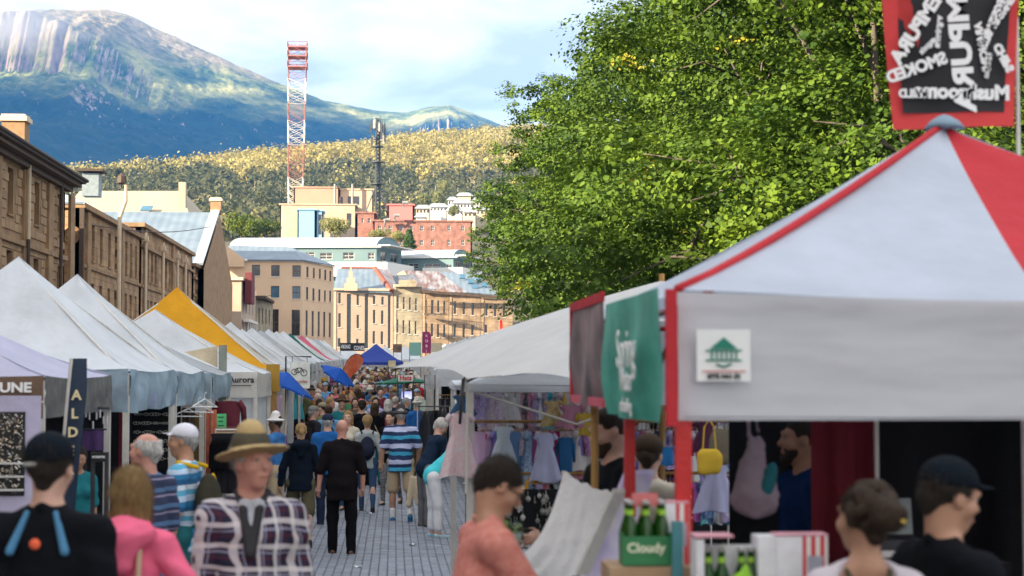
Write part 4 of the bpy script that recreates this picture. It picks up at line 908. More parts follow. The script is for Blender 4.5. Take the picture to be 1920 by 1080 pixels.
# --- peach corner building
Z2 = lambda l: [(a/3.4286+400, b_/3.4286+420, c/3.4286+400, d/3.4286+420)+tuple(r_) for a, b_, c, d, *r_ in l]
bp_ = Bld('peach_building', 'large peach rendered corner building with blue-grey hipped roof', (-15, 215, 3)); A = P(425, 500, 215); B = P(567, 489, 215); C = P(626, 500, 217.2)
bp_.wall(A, B, 0, B.z, peach, bp_.pixwins(A, B, Z2([(248, 262, 300, 332), (372, 265, 426, 336), (508, 266, 562, 340), (370, 398, 424, 474, glassb), (508, 400, 560, 480, glassb), (366, 548, 420, 712), (503, 552, 556, 718)])), sill='w')
bp_.wall(B, C, 0, B.z, peach, bp_.pixwins(B, C, Z2([(598, 274, 612, 342), (640, 282, 652, 348), (679, 288, 691, 352), (713, 294, 726, 360), (746, 302, 758, 368), (596, 406, 610, 486), (637, 414, 650, 494), (675, 420, 688, 498), (712, 426, 723, 500), (745, 430, 757, 500), (593, 556, 606, 718), (632, 560, 645, 722), (671, 563, 684, 724), (706, 566, 719, 726), (742, 570, 755, 728)])), zl=C.z, name='side_wall')
r0, r1 = P(430, 460, 219), P(545, 463, 219); AA = P(452, 489, 214.6); BB = Vector((B.x+.15, B.y-.4, B.z+.1)); CC = Vector((C.x+.3, C.y-.2, C.z+.1))
bp_.plate([Vector((A.x, 214.6, BB.z)), BB, r1, r0], 'roof', roof_b, .15); bp_.plate([BB, CC, r1], 'roof', roof_b, .15); m_ = MB(); m_.obox((A.x, A.y-.25, B.z-.1), (B.x-A.x+.1, 0, 0), (0, .2, 0), (0, 0, .22)); bp_.part(m_, 'gutter', frame_w)
gp = [P(425, 460, 214.3), P(458, 486, 214.3), P(458, 500, 214.3), P(425, 500, 214.3)]; bp_.plate(gp[::-1], 'gable_wall', peach, .3); lm = MB(); c = P(461, 488, 214); lm.lathe([(0, -.2), (.25, 0), (0, .2)], c, 8); bp_.part(lm, 'globe_lamp', frame_w)
# --- the terrace closing the street
def rowpt(px): t = (px-626)/336.; Yr = 232+4.5*t; return Vector(((px-740)/FPX*Yr, Yr, 0))
def row_house(name, label, a, b_, ytop, mat, wins, yl=None, roofs=(), frame=frame_d, sill='w', pane=glass):
    A, B = rowpt(a), rowpt(b_); h = Bld(name, label, (A.x, A.y, 2.5)); zt = CAMH+(700-ytop)/FPX*A.y; zr = CAMH+(700-(yl or ytop))/FPX*B.y
    h.wall(A, B, 0, zt, mat, h.pixwins(A, B, Z2(wins)), zl=zr, frame=frame, sill=sill, pane=pane); h.zt, h.zr, h.A, h.B = zt, zr, A, B
    U = (B-A).normalized(); m_ = MB(); m_.obox(Vector((A.x, A.y, zt))+Vector((U.y, -U.x, 0))*.3, U*((B-A).length), Vector((-U.y, U.x, 0))*.5, (0, 0, .3)) if abs(zt-zr) < .5 else None
    if m_.v: h.part(m_, 'cornice', stone if mat is stone_x else cream)
    h.wall(B, B+Vector((0, 8, 0)), 0, zr, mat, name='end_wall'); h.wall(A+Vector((0, 8, 0)), A, 0, zt, mat, name='end_wall'); return h
hA = row_house('gabled_town_house', 'peach stone town house with small stepped gable and tall dark window strips', 626, 737, 545, peach2,
    [(803, 443, 820, 512), (921, 452, 937, 522), (1026, 462, 1042, 516), (1080, 468, 1096, 520), (803, 574, 820, 664), (921, 584, 937, 672), (1026, 552, 1042, 640), (1078, 556, 1094, 644), (800, 734, 818, 790), (918, 738, 934, 790), (1024, 688, 1040, 770), (1076, 690, 1092, 775), (858, 450, 886, 800), (973, 450, 996, 800), (1122, 460, 1143, 800)], 549, frame=M('frame_green', (.03, .07, .07), rough=.5))
m_ = MB(); a = P(645, 545, 231.6); c = P(670, 545, 231.6); t = P(657, 505, 231.6)
for k, (w_, h0, h1) in enumerate(((1, 0, .35), (.62, .35, .6), (.3, .6, .9), (.12, .9, 1.15))):
    cx = (a.x+c.x)/2; hw_ = (c.x-a.x)/2*w_; H_ = t.z-a.z; m_.box(cx-hw_, cx+hw_, 231.7, 232.3, a.z+H_*h0, a.z+H_*h1)
hA.part(m_, 'stepped_gable', peach2)
hA.plate([P(626, 545, 231.9), P(735, 549, 233), P(704, 503, 239), P(632, 503, 239)], 'roof', roof_b, .12, label='blue-grey iron roof with rusty ridge'); m_ = MB(); m_.tube([P(703, 503, 239), P(734, 546, 233)], .35, 6); hA.part(m_, 'ridge_capping', M('rust', (.22, .07, .05), rough=.8)); m_ = MB(); m_.tube([P(640, 502, 239), P(702, 503, 239)], .2, 6); hA.part(m_, 'ridge_capping', M('rust', (0, 0, 0)))
hA.plate([P(700, 503, 239.2), P(735, 549, 233.2), P(762, 549, 236), P(728, 505, 243)], 'roof', metal_roof('patchy_iron', (.5, .5, .5), (.30, .16, .12)), .1)
hB = row_house('grey_green_town_house', 'grey-green stone town house with parapet between the peach house and the brown row', 738, 791, 538, stone_g, [(1178, 464, 1193, 546), (1218, 468, 1232, 550), (1257, 472, 1271, 554), (1296, 476, 1310, 558), (1176, 612, 1191, 700), (1216, 616, 1230, 704), (1255, 620, 1269, 708), (1294, 622, 1308, 710)], frame=frame_w)
m_ = MB(); cB = P(764, 535, 233); m_.box(cB.x-1.2, cB.x+1.2, cB.y-.1, cB.y+.4, cB.z-.2, cB.z+.7); hB.part(m_, 'parapet_block', stone_g); hB.plate([P(738, 540, 236), P(795, 536, 236), P(775, 514, 241), P(733, 516, 241)], 'roof', slate, .1)
hC = row_house('brown_town_house', 'brown stone terrace house with first-floor balcony under the rusty roof', 792, 841, 548, stone_x, [(1354, 486, 1372, 580), (1400, 488, 1417, 582), (1439, 492, 1454, 570), (1478, 496, 1492, 575), (1358, 636, 1374, 720), (1398, 640, 1414, 724), (1438, 644, 1452, 728), (1478, 646, 1492, 730)], 551)
m_ = MB(); a = P(795, 588, 233.4); c = P(836, 590, 233.4); m_.box(a.x, c.x, 232.6, 233.6, a.z-.15, a.z); 
for k in range(14): xx = a.x+(c.x-a.x)*k/13; m_.box(xx-.02, xx+.02, 232.65, 232.69, a.z, a.z+.9)
m_.box(a.x, c.x, 232.64, 232.70, a.z+.9, a.z+.96); hC.part(m_, 'balcony', dark)
hC.plate([P(791, 546, 233.5), P(876, 548, 234.6), P(822, 509, 243), P(757, 507, 243)], 'roof', roof_r, .12, label='streaked rusty iron roof')
hC.plate([P(791, 547, 234.4), P(757, 507, 243.3), P(733, 520, 243.3)], 'gable_wall', M('gable_tan', (.42, .32, .18), var=.2, scale=1), .3)
hD = row_house('stone_town_house', 'stone terrace house with three windows a floor under the blue-grey roof with skylights', 842, 901, 553, stone_x, [(1546, 496, 1562, 578), (1603, 502, 1619, 582), (1660, 508, 1676, 586), (1544, 642, 1560, 726), (1602, 646, 1618, 730), (1658, 648, 1674, 715)], 557)
hD.plate([P(876, 548, 234.6), P(938, 553, 235.4), P(890, 515, 243), P(822, 509, 243)], 'roof', roof_b, .12)
for px, py in ((862, 526), (877, 535), (893, 533), (903, 541), (885, 545)): a = P(px, py, 236.6+(548-py)*.15); m_ = MB(); m_.obox(a+Vector((0, -.3, .2)), (.75, 0, 0), (.1, .8, .55), (0, -.1, .15)); hD.part(m_, 'skylight', glassb)
hE = row_house('end_town_house', 'last stone terrace house, half hidden by the trees', 902, 961, 559, stone_x, [(1748, 512, 1764, 590), (1804, 516, 1820, 594), (1860, 520, 1876, 598), (1744, 648, 1762, 700)], 563)
m_ = MB(); a = P(792, 549, 232.5); c = P(940, 560, 235.); m_.obox(a+Vector((0, -.3, 0)), c-a, (0, .5, 0), (0, 0, .35)); hE.part(m_, 'gutter', M('weathered_gutter', (.10, .07, .05), var=.4, scale=2))
# --- green-grey buildings with curved white roofs
def barrel(label, px0, px1, ytop, yeave, ybase, Yd, wd, ang, wins, rail):
    A = P(px0, yeave, Yd); B = P(px1, yeave, Yd-3); U = Vector((B.x-A.x, B.y-A.y, 0)); L_ = U.length; U.normalize(); b = Bld('curved_roof_building', label, (A.x, A.y, gz(Yd)-1)); V = Vector((math.sin(ang), math.cos(ang), 0)); ze = A.z; zt = P(px1, ytop, Yd).z-ze; m_ = MB(); n = 14
    arc = [(wd*(1-math.cos(math.pi*k/n))/2, zt*math.sin(math.pi*k/n)) for k in range(n+1)]; A0 = Vector((A.x, A.y, ze))
    for k in range(n): p, q = arc[k], arc[k+1]; m_.quad(A0+V*p[0]+Vector((0, 0, p[1])), A0+U*L_+V*p[0]+Vector((0, 0, p[1])), A0+U*L_+V*q[0]+Vector((0, 0, q[1])), A0+V*q[0]+Vector((0, 0, q[1])))
    b.part(m_, 'roof', roof_w, True); m_ = MB(); m_.poly([A0+U*(L_-.15)+V*p[0]+Vector((0, 0, p[1])) for p in arc]); b.part(m_, 'gable_end', teal_w); m_ = MB(); m_.poly([A0+V*p[0]+Vector((0, 0, p[1])) for p in arc][::-1]); b.part(m_, 'gable_end', teal_w)
    Bp = Vector((B.x, B.y, 0)); zb = P(px0, ybase, Yd).z
    b.wall(A, Bp, gz(Yd)-1, ze, teal_w, b.pixwins(A, Bp, wins), frame=frame_w, sill=False); C_ = Bp+V*wd; b.wall(Bp, C_, gz(Yd)-1, ze, teal_w, [(wd*t0, wd*t1, zb+.6, ze-.6) for t0, t1 in ((.15, .4), (.55, .85))], frame=frame_w, name='end_wall')
    m_ = MB(); Nn = Vector((U.y, -U.x, 0)); a = Vector((A.x, A.y, 0))+U*(L_*rail)+Nn*1.2; z1 = P(px1, ybase-16, Yd).z; m_.obox(a+Vector((0, 0, z1-2.2)), U*(L_*(1-rail)+2), -Nn*.2, (0, 0, 2.2)); m_.obox(a+U*(L_*(1-rail)+2)+Vector((0, 0, z1-2.2)), V*(wd+1), -U*.2, (0, 0, 2.2)); m_.obox(a+Vector((0, 0, z1-2.4)), U*(L_*(1-rail)+2), -Nn*1.2, (0, 0, .2)); b.part(m_, 'balcony', white_w)
    m_ = MB(); m_.obox(Vector((A.x, A.y, ze-.1))+Nn*.5, U*(L_+.8), -Nn*.6, (0, 0, .25)); b.part(m_, 'fascia', white_w)
    m_ = MB(); C0 = Vector((B.x, B.y, 0)); m_.obox(C0+U*.3+Vector((0, 0, ze+.2)), V*(wd+.3), U*2.0, (0, 0, .2)); b.part(m_, 'canopy', white_w)
    return b
barrel('long green-grey building with curved white roof above the peach building', 430, 706, 443, 464, 510, 290, 12, .36, [(600, 474, 623, 486), (643, 473, 664, 486), (690, 474, 702, 486), (566, 473, 590, 482)], .62)
barrel('shorter green-grey building with curved white roof, right of the longer one', 742, 850, 467, 484, 520, 300, 10, .36, [(795, 494, 826, 506), (836, 496, 847, 508), (765, 494, 785, 504)], .5)
# --- beige block, blue box, brick hospital
def block(name, label, parts, Yd):
    b = Bld(name, label, (P(parts[0][0], 500, Yd).x, Yd, gz(Yd)-1))
    for x0, y0, x1, dy, dd, mat, wins, nm in parts:
        A, B = P(x0, y0, Yd+dy), P(x1, y0, Yd+dy); b.wall(A, B, gz(Yd)-2, A.z, mat, b.pixwins(A, B, wins), name=nm, sill=False); b.wall(B, B+Vector((0, dd, 0)), gz(Yd)-2, A.z, mat, name='side_wall'); b.wall(A+Vector((0, dd, 0)), A, gz(Yd)-2, A.z, mat, name='side_wall')
        m_ = MB(); m_.box(A.x-.3, B.x+.3, A.y-.3, A.y+dd, A.z-.0, A.z+.4); b.part(m_, 'roof_edge', mat)
    return b
beige = M('beige_concrete', (.50, .38, .27), rough=.9, var=.12, scale=.2); beige2 = M('brown_cladding', (.38, .26, .19), rough=.9, var=.06, scale=.3); skyb = M('light_blue_panel', (.22, .42, .60), rough=.6, var=.05); pinkb = M('pink_panel', (.50, .18, .17), rough=.8, var=.1)
bl = block('beige_block', 'bulky beige concrete block at the foot of the red and white mast', [(525, 384, 668, 0, 20, beige, [(650, 400, 659, 422)], 'wall'), (551, 352, 636, 8, 14, beige2, [], 'upper_wall'), (636, 356, 700, 9, 14, beige, [(652, 368, 674, 384), (630.5, 369, 643, 383)], 'upper_wall')], 500)
bl2 = block('light_blue_plant_room', 'light blue box-shaped plant room standing before the beige block', [(558, 394, 592, 0, 10, skyb, [], 'wall'), (592, 396, 606, .5, 9, skyb, [(597, 402, 603, 440)], 'wall')], 485)
for px in (628, 661): m_ = MB(); a = P(px, 345, 507); m_.tube([a+Vector((0, 0, -9)), a], .35, 8); bl.part(m_, 'flue', M('flue_metal', (.3, .3, .3), metal=.5))
hw = [(x-3.2, y, x+3.2, y+10) for x in (712, 732, 752, 771, 791, 811, 842, 868) for y in (423, 450)]
br = block('brick_hospital', 'red brick hospital building with rows of paired white windows', [(700, 415, 885, 0, 18, brick_r, hw, 'wall'), (668, 400, 704, 6, 16, brick_r, [(678, 409, 682, 418), (690, 409, 695, 418)], 'wall'), (727, 385, 776, 12, 10, pinkb, [], 'upper_wall')], 430)
for o in br.r.children:
    if o.name.startswith('window'): o.data.materials[0] = frame_w
for px, y0, y1 in ((722, 412, 434), (740, 404, 414), (756, 380, 388)): a = P(px, y0, 428); c = P(px, y1, 428); m_ = MB(); m_.tube([c, a, a+Vector((1.2, 0, 0))], .5, 8); br.part(m_, 'duct', M('flue_metal', (.3, .3, .3)))
rng_ = random.Random(2)
for i, (x0, y0, x1, y1) in enumerate([(780, 388, 806, 402), (806, 385, 838, 398), (840, 372, 858, 386), (858, 364, 884, 372), (850, 378, 888, 392), (838, 392, 868, 405), (870, 395, 893, 408), (780, 404, 800, 412), (886, 374, 905, 388), (893, 390, 915, 404)]):
    Yh = 610+4*(410-y0); A, B = P(x0, y0+3, Yh), P(x1, y0+3, Yh); zb_ = P(x0, y1, Yh).z; b = Bld('hillside_house', 'pale hillside house, %s' % ('flat white roof, lowest left of the group', 'long white house beside the tree clump', 'cream house with shallow roof', 'uppermost house on the slope', 'wide white house with a row of windows', 'white house nearest the brick hospital', 'white house at the tree edge', 'low white wing above the brick wall', 'house half behind the plane trees, upper', 'house half behind the plane trees, lower')[i], (A.x, Yh, zb_-3), 'house', 'houses on the hillside')
    n = max(2, int((x1-x0)/6)); b.wall(A, B, zb_-14, A.z, white_w if i % 3 else cream, b.pixwins(A, B, [(x0+(x1-x0)*(k+.2)/n, y0+6, x0+(x1-x0)*(k+.75)/n, y1-3) for k in range(n)]), sill=False); b.wall(B, B+Vector((0, 9, 0)), zb_-14, A.z, white_w, name='side_wall')
    b.plate([A+Vector((-.8, -.8, 0)), B+Vector((.8, -.8, 0)), B+Vector((-1, 5, 2.0)), A+Vector((1, 5, 2.0))], 'roof', roof_w if i % 2 else M('grey_roof', (.35, .36, .37)), .2)
# --- masts
red_p = M('mast_red', (.33, .13, .11), rough=.6, var=.2, scale=1); wht_p = M('mast_white', (.72, .66, .60), rough=.6, var=.1); drk_p = M('mast_dark', (.06, .07, .075), rough=.6)
def mast_lattice():
    Yd = 520.; base = P(553, 440, Yd); top = P(558, 86, Yd); r = Bld('lattice_mast', 'tall lattice radio mast painted red and white in bands', (base.x, Yd, base.z), 'mast'); s = Yd/FPX
    H0, H1 = base.z, top.z; hw0, hw1 = 12.5*s, 17.*s; n = 20
    def corners(t):
        z = H0+(H1-H0)*t; cx = base.x+(top.x-base.x)*t; w = (8.5+(12.5-8.5)*min(1, t*1.3))*s if t < .8 else 17*s*.74
        w = (10+8*min(1, max(0, t))**.5)*s*.95; return [Vector((cx+a*w, Yd+b*w, z)) for a, b in ((-1, -1), (1, -1), (1, 1), (-1, 1))]
    seg = [0, .14, .30, .48, .60, .70, .82, 1.0]; mats = [red_p, wht_p, red_p, wht_p, red_p, wht_p, red_p]
    for k in range(7):
        m_ = MB(); j = max(2, int((seg[k+1]-seg[k])*26))
        for i in range(j):
            a, b = corners(seg[k]+(seg[k+1]-seg[k])*i/j), corners(seg[k]+(seg[k+1]-seg[k])*(i+1)/j)
            for c in range(4): m_.tube([a[c], b[c]], .10, 4); m_.tube([a[c], b[(c+1) % 4]], .05, 3); m_.tube([a[(c+1) % 4], b[c]], .055, 3); m_.tube([a[c], a[(c+1) % 4]], .05, 3)
        r.part(m_, 'lattice_section', mats[k])
    for py in (90, 107, 127):
        z = P(558, py, Yd).z; w = 18*s; cx = top.x; m_ = MB(); m_.box(cx-w, cx+w, Yd-w, Yd+w, z-.25, z+.1)
        for a, b in ((-1, -1), (1, -1), (1, 1), (-1, 1)): m_.tube([(cx+a*w, Yd+b*w, z), (cx+a*w, Yd+b*w, z+1.6)], .12, 4)
        for a, b, c, d in ((-1, -1, 1, -1), (1, -1, 1, 1), (1, 1, -1, 1), (-1, 1, -1, -1)): m_.tube([(cx+a*w, Yd+b*w, z+1.5), (cx+c*w, Yd+d*w, z+1.5)], .10, 4)
        r.part(m_, 'platform', red_p)
    m_ = MB(); m_.tube([top, top+Vector((0, 0, 3.2))], .08, 4); r.part(m_, 'aerial', wht_p)
def mast_dark():
    Yd = 490.; b0 = P(707, 408, Yd); t0 = P(708, 222, Yd); r = Bld('antenna_mast', 'dark slender mast crowded with antennas left of the plane trees', (b0.x, Yd, b0.z), 'mast'); H = t0.z-b0.z
    m_ = MB()
    for a in range(3):
        g = a*2.09; m_.tube([b0+Vector((math.cos(g)*.8, math.sin(g)*.8, 0)), t0+Vector((math.cos(g)*.55, math.sin(g)*.55, 0))], .3, 5)
    for i in range(26):
        for a in range(3): g = a*2.09; h = (a+1)*2.09; z = H*i/26; z2 = H*(i+1)/26; m_.tube([b0+Vector((math.cos(g)*.75, math.sin(g)*.75, z)), b0+Vector((math.cos(h)*.75, math.sin(h)*.75, z2))], .14, 3)
    r.part(m_, 'shaft', drk_p)
    for py in (275, 304, 345): z = P(707, py, Yd).z; m_ = MB(); m_.lathe([(1.9, -.12), (1.9, .12)], (b0.x, Yd, z), 8); r.part(m_, 'platform', drk_p)
    rr = random.Random(4)
    for k in range(20):
        g = rr.uniform(0, 6.28); rad = rr.uniform(1.5, 2.6); z = P(707, rr.uniform(228, 268), Yd).z; m_ = MB(); c = Vector((b0.x+rad*math.cos(g), Yd+rad*math.sin(g), z)); m_.box(c.x-.25, c.x+.25, c.y-.15, c.y+.15, z-1.2, z+1.3); m_.tube([(b0.x, Yd, z), c], .09, 4); m_.tube([c, c+Vector((0, 0, 2.4))], .05, 3); r.part(m_, 'antenna', drk_p if k % 3 else M('antenna_grey', (.35, .36, .36)))
    for s in (-1, 1): m_ = MB(); m_.tube([b0+Vector((s*3.8, -1.5, 0)), b0+Vector((s*.6, 0, H*.3))], .2, 4); r.part(m_, 'stay', drk_p)
mast_lattice(); mast_dark()
def pole_left():
    r = empty('lamp_pole', (-16.2, Y(230, -16.2), gz(100)), 'tall cream pole with bent top before the second warehouse', 'pole'); L0 = Vector(r.location); m_ = MB(); z1 = CAMH+(700-412)/FPX*L0.y; z2 = CAMH+(700-350)/FPX*L0.y
    m_.tube([(0, 0, 0), (0, 0, z1-L0.z), (.35, 0, z1-L0.z+1.0), (.35, 0, z2-L0.z)], [.14, .12, .11, .09], 8); m_.build('shaft', cream, r); m_ = MB(); m_.lathe([(.05, 0), (.3, .1), (.25, .5), (.05, .7)], (.1, 0, z2-L0.z), 8); m_.build('lamp_head', dark, r)
pole_left()
def street_wires():
    for i, (a, b) in enumerate([((150, 418, 96), (395, 425, 150)), ((455, 545, 190), (512, 552, 195)), ((700, 470, 225), (740, 590, 225))][:2]):
        p, q = P(*a), P(*b); m_ = MB(); m_.tube([p.lerp(q, t/8)-Vector((0, 0, math.sin(math.pi*t/8)*.5)) for t in range(9)], .03, 4); tag(m_.build('street_wire', dark), ('dark wire strung along the second warehouse front', 'dark wire running out from the peach house to a small lamp')[i], 'wire')
street_wires()
# ================================================================ trees
def leaf_mesh(name, rng, clumps, per, leaf, mats, weights, lobes):
    """leaves on drooping sprays: centres on and inside lobes, five-pointed leaf blades"""
    C = []; NRM = []
    for (c, r), w in zip(lobes, weights):
        k = int(clumps*w); d = rng.normal(0, 1, (k, 3)); d /= np.linalg.norm(d, axis=1)[:, None]; rad = rng.uniform(.70, 1.04, k)
        nz = 1+.22*np.sin(d[:, 0]*7+d[:, 2]*9+c[0])*np.cos(d[:, 1]*8); C.append(np.array(c)+d*np.array(r)*(rad*nz)[:, None]); NRM.append(d)
    C = np.concatenate(C); NRM = np.concatenate(NRM); m = len(C)
    ctr = np.repeat(C, per, 0); nr = np.repeat(NRM, per, 0)
    off = rng.normal(0, 1, (m*per, 3))*np.array([.21, .21, .08]); off[:, 2] -= .3*np.hypot(off[:, 0], off[:, 1]); ctr = ctr+off
    n = nr*.55+np.array([0, 0, .75])+rng.normal(0, .42, (m*per, 3)); n /= np.linalg.norm(n, axis=1)[:, None]
    a = np.cross(n, rng.normal(0, 1, (m*per, 3))); a /= np.linalg.norm(a, axis=1)[:, None]; b = np.cross(n, a); s = (leaf*rng.uniform(.6, 1.25, m*per))[:, None]
    # palmate outline, folded a little along the midrib
    P0 = [(-.45, 0, .0), (-.30, .60, .10), (.42, .62, .05), (1, 0, -.10), (.42, -.62, .05), (-.30, -.60, .10)]
    V = np.stack([ctr+(a*x+b*y+n*z)*s for x, y, z in P0], 1).reshape(-1, 3)
    i0 = np.arange(m*per)*6; F = np.concatenate([np.stack([i0, i0+3, i0+2, i0+1], 1), np.stack([i0, i0+5, i0+4, i0+3], 1)])
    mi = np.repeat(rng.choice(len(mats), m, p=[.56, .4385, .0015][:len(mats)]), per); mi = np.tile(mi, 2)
    me = bpy.data.meshes.new(name); me.vertices.add(len(V)); me.vertices.foreach_set('co', V.astype(np.float32).ravel()); me.loops.add(F.size); me.loops.foreach_set('vertex_index', F.astype(np.int32).ravel())
    me.polygons.add(len(F)); me.polygons.foreach_set('loop_start', np.arange(len(F), dtype=np.int32)*4); me.update(calc_edges=True)
    for q in mats: me.materials.append(q)
    me.polygons.foreach_set('material_index', mi.astype(np.int32)); return me
def trunk_mesh(name, rng, h, r, lobes, mat, fork=.28):
    m_ = MB(); f = Vector((rng.normal(0, .2), rng.normal(0, .2), h*fork)); m_.tube([(0, 0, -.3), (0, 0, .4), f*.5+Vector((0, 0, .1)), f], [r*1.5, r*1.1, r, r*.9], 10)
    for c, rr in lobes:
        c = Vector(c); mid = f.lerp(c, .5)+Vector((rng.normal(0, .4), rng.normal(0, .4), rng.uniform(0, .6))); m_.tube([f, mid, c], [r*.45, r*.26, r*.08], 7)
        for k in range(3): d = Vector(rng.normal(0, 1, 3)).normalized(); e = c+Vector((d.x*rr[0], d.y*rr[1], d.z*rr[2]))*.5; s_ = mid.lerp(c, rng.uniform(.2, .9)); m_.tube([s_, s_.lerp(e, .5)+Vector((0, 0, .3)), e], [r*.2, r*.13, r*.04], 5)
    me = m_.mesh(name, mat); me.shade_smooth(); return me
def make_protos():
    out = []
    for s in range(3):
        rng = np.random.default_rng(50+s); L_ = [((0, 0, 12.6), (3.1, 3.1, 3.2)), ((-1.6, -1.4, 9.6), (3.4, 3.4, 2.9)), ((1.8, -1.2, 9.8), (3.2, 3.4, 2.8)), ((-.4, 2.2, 9.8), (3.5, 3.0, 3.0)), ((-2.7, -1.0, 6.4), (3.0, 3.2, 2.4)), ((2.6, .6, 6.6), (3.2, 3.2, 2.5)), ((-.6, -3.0, 6.3), (3.2, 2.6, 2.4)), ((.2, 2.9, 6.2), (3.4, 2.8, 2.4)), ((-3.6, -1.6, 4.0), (2.2, 2.8, 1.7)), ((-1.2, -4.0, 3.8), (2.8, 2.0, 1.7)), ((3.2, -1.5, 4.0), (2.4, 2.8, 1.7)), ((.5, 3.6, 4.0), (3.0, 2.2, 1.7))]
        L_ = [((c[0]+rng.normal(0, .5), c[1]+rng.normal(0, .5), c[2]+rng.normal(0, .4)), r) for c, r in L_]; big = L_; L_ = []
        for c, r in big:
            L_.append((c, (r[0]*.60, r[1]*.60, r[2]*.60)))
            for _ in range(9):
                d = rng.normal(0, 1, 3); d[2] = abs(d[2])*.6 if c[2] > 8 else d[2]*.7; d /= np.linalg.norm(d); f_ = rng.uniform(.27, .44); L_.append(((c[0]+d[0]*r[0]*.85, c[1]+d[1]*r[1]*.85, c[2]+d[2]*r[2]*.85), (r[0]*f_, r[1]*f_, r[2]*f_*.8)))
        w = np.array([r[0]*r[1]*r[2] for c, r in L_])**.67; w /= w.sum()
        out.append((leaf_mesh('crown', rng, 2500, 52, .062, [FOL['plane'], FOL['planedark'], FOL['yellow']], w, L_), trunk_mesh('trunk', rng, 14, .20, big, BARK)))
    rng = np.random.default_rng(91); big = [((-1.2, -1, 12.2), (3.6, 3.6, 2.8)), ((1.8, 0, 12.8), (3.2, 3.2, 3.0)), ((-2.6, .6, 9.8), (2.9, 3.2, 2.2)), ((2.2, -1.2, 9.6), (3.2, 3.4, 2.8)), ((0, 2.4, 9.6), (3.2, 2.8, 2.8)), ((3.2, .6, 6.4), (2.8, 3.0, 2.4)), ((1.0, -1.5, 7.2), (2.0, 2.6, 2.2)), ((3.8, 0, 4.0), (2.2, 2.8, 1.7))]; L_ = []
    for c, r in big:
        L_.append((c, (r[0]*.6, r[1]*.6, r[2]*.6)))
        for _ in range(9): d = rng.normal(0, 1, 3); d /= np.linalg.norm(d); f_ = rng.uniform(.27, .44); L_.append(((c[0]+d[0]*r[0]*.85, c[1]+d[1]*r[1]*.85, c[2]+d[2]*r[2]*.85), (r[0]*f_, r[1]*f_, r[2]*f_*.8)))
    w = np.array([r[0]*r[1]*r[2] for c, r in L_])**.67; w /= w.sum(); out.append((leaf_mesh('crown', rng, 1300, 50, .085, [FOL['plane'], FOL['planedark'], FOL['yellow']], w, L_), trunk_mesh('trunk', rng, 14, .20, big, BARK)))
    return out
PROTO = make_protos(); first = {}
TREES = [(8.9, 31, 1.06, 'nearest plane tree, above the red and white tent'), (13.5, 36, 1.15, 'plane tree behind the nearest one at the right edge'), (10.6, 41.5, 1.12, 'second plane tree in the front row'), (11.2, 51, 1.18, 'tall plane tree whose top runs out of the photo'), (17.5, 47, 1.2, 'plane tree in the back row at right'),
         (11.0, 61, 1.13, 'plane tree with a ragged branch against the sky'), (18, 62, 1.2, 'back row plane tree behind the tall ones'), (11.4, 73, 1.12, 'plane tree in the middle of the row'), (9.9, 86, 1.10, 'plane tree with low yellow-green skirts'), (9.8, 100, 1.02, 'plane tree towards the far end of the row'), (9.9, 115, .97, 'last but one plane tree of the row'), (10.6, 131, .92, 'farthest plane tree, by the end town house'),
         (19.5, 78, 1.15, 'back row plane tree towards the far end'), (20, 98, 1.1, 'farthest plane tree of the back row'), (23, 40, 1.2, 'plane tree far right behind the stalls'), (26, 56, 1.2, 'plane tree in the third row at far right')]
for i, (x, y, s, lab) in enumerate(TREES):
    hi = x < 16 and y > 84; cr, tr = PROTO[3 if hi else i % 3]; r = empty('plane_tree', (x, y, gz(y)), lab, 'tree', 'plane trees along the market', rz=0 if hi else R([0, 75, 190, 280, 140, 33][i % 6])); r.scale = (s, s, s)
    o = link('crown', cr, r); link('trunk', tr, r)
def small_tree(name, label, px, ybase, ytop, wpx, Yd, fol, conic=False, group=None, n=260, seed=1):
    rng = np.random.default_rng(seed); b = P(px, ybase, Yd); h = (ybase-ytop)/FPX*Yd; w = wpx/2/FPX*Yd; r = empty(name, b, label, 'tree', group)
    if conic: L_ = [((0, 0, h*t), (w*(1.05-t)*1.1, w*(1.05-t)*1.1, h*.16)) for t in (.2, .4, .6, .8)]
    else: L_ = [((rng.uniform(-.5, .5)*w, rng.uniform(-.4, .4)*w, h*rng.uniform(.45, .8)), (w*.55, w*.5, h*.28)) for _ in range(7)]
    C = np.concatenate([np.array(c)+(lambda d: d/np.linalg.norm(d, axis=1)[:, None])(rng.normal(0, 1, (n//len(L_), 3)))*np.array(rr)*rng.uniform(.6, 1, (n//len(L_), 1)) for c, rr in L_])
    V, F = leaf_cloud(C, np.full(len(C), h*.028), np.full((len(C), 3), h*.03), 12, rng); np_mesh('crown', V, F, [fol], r); m_ = MB(); m_.tube([(0, 0, -h*.6), (0, 0, h*.4), (w*.1, 0, h*.75)], [h*.03, h*.022, h*.01], 6); m_.build('trunk', BARK, r)
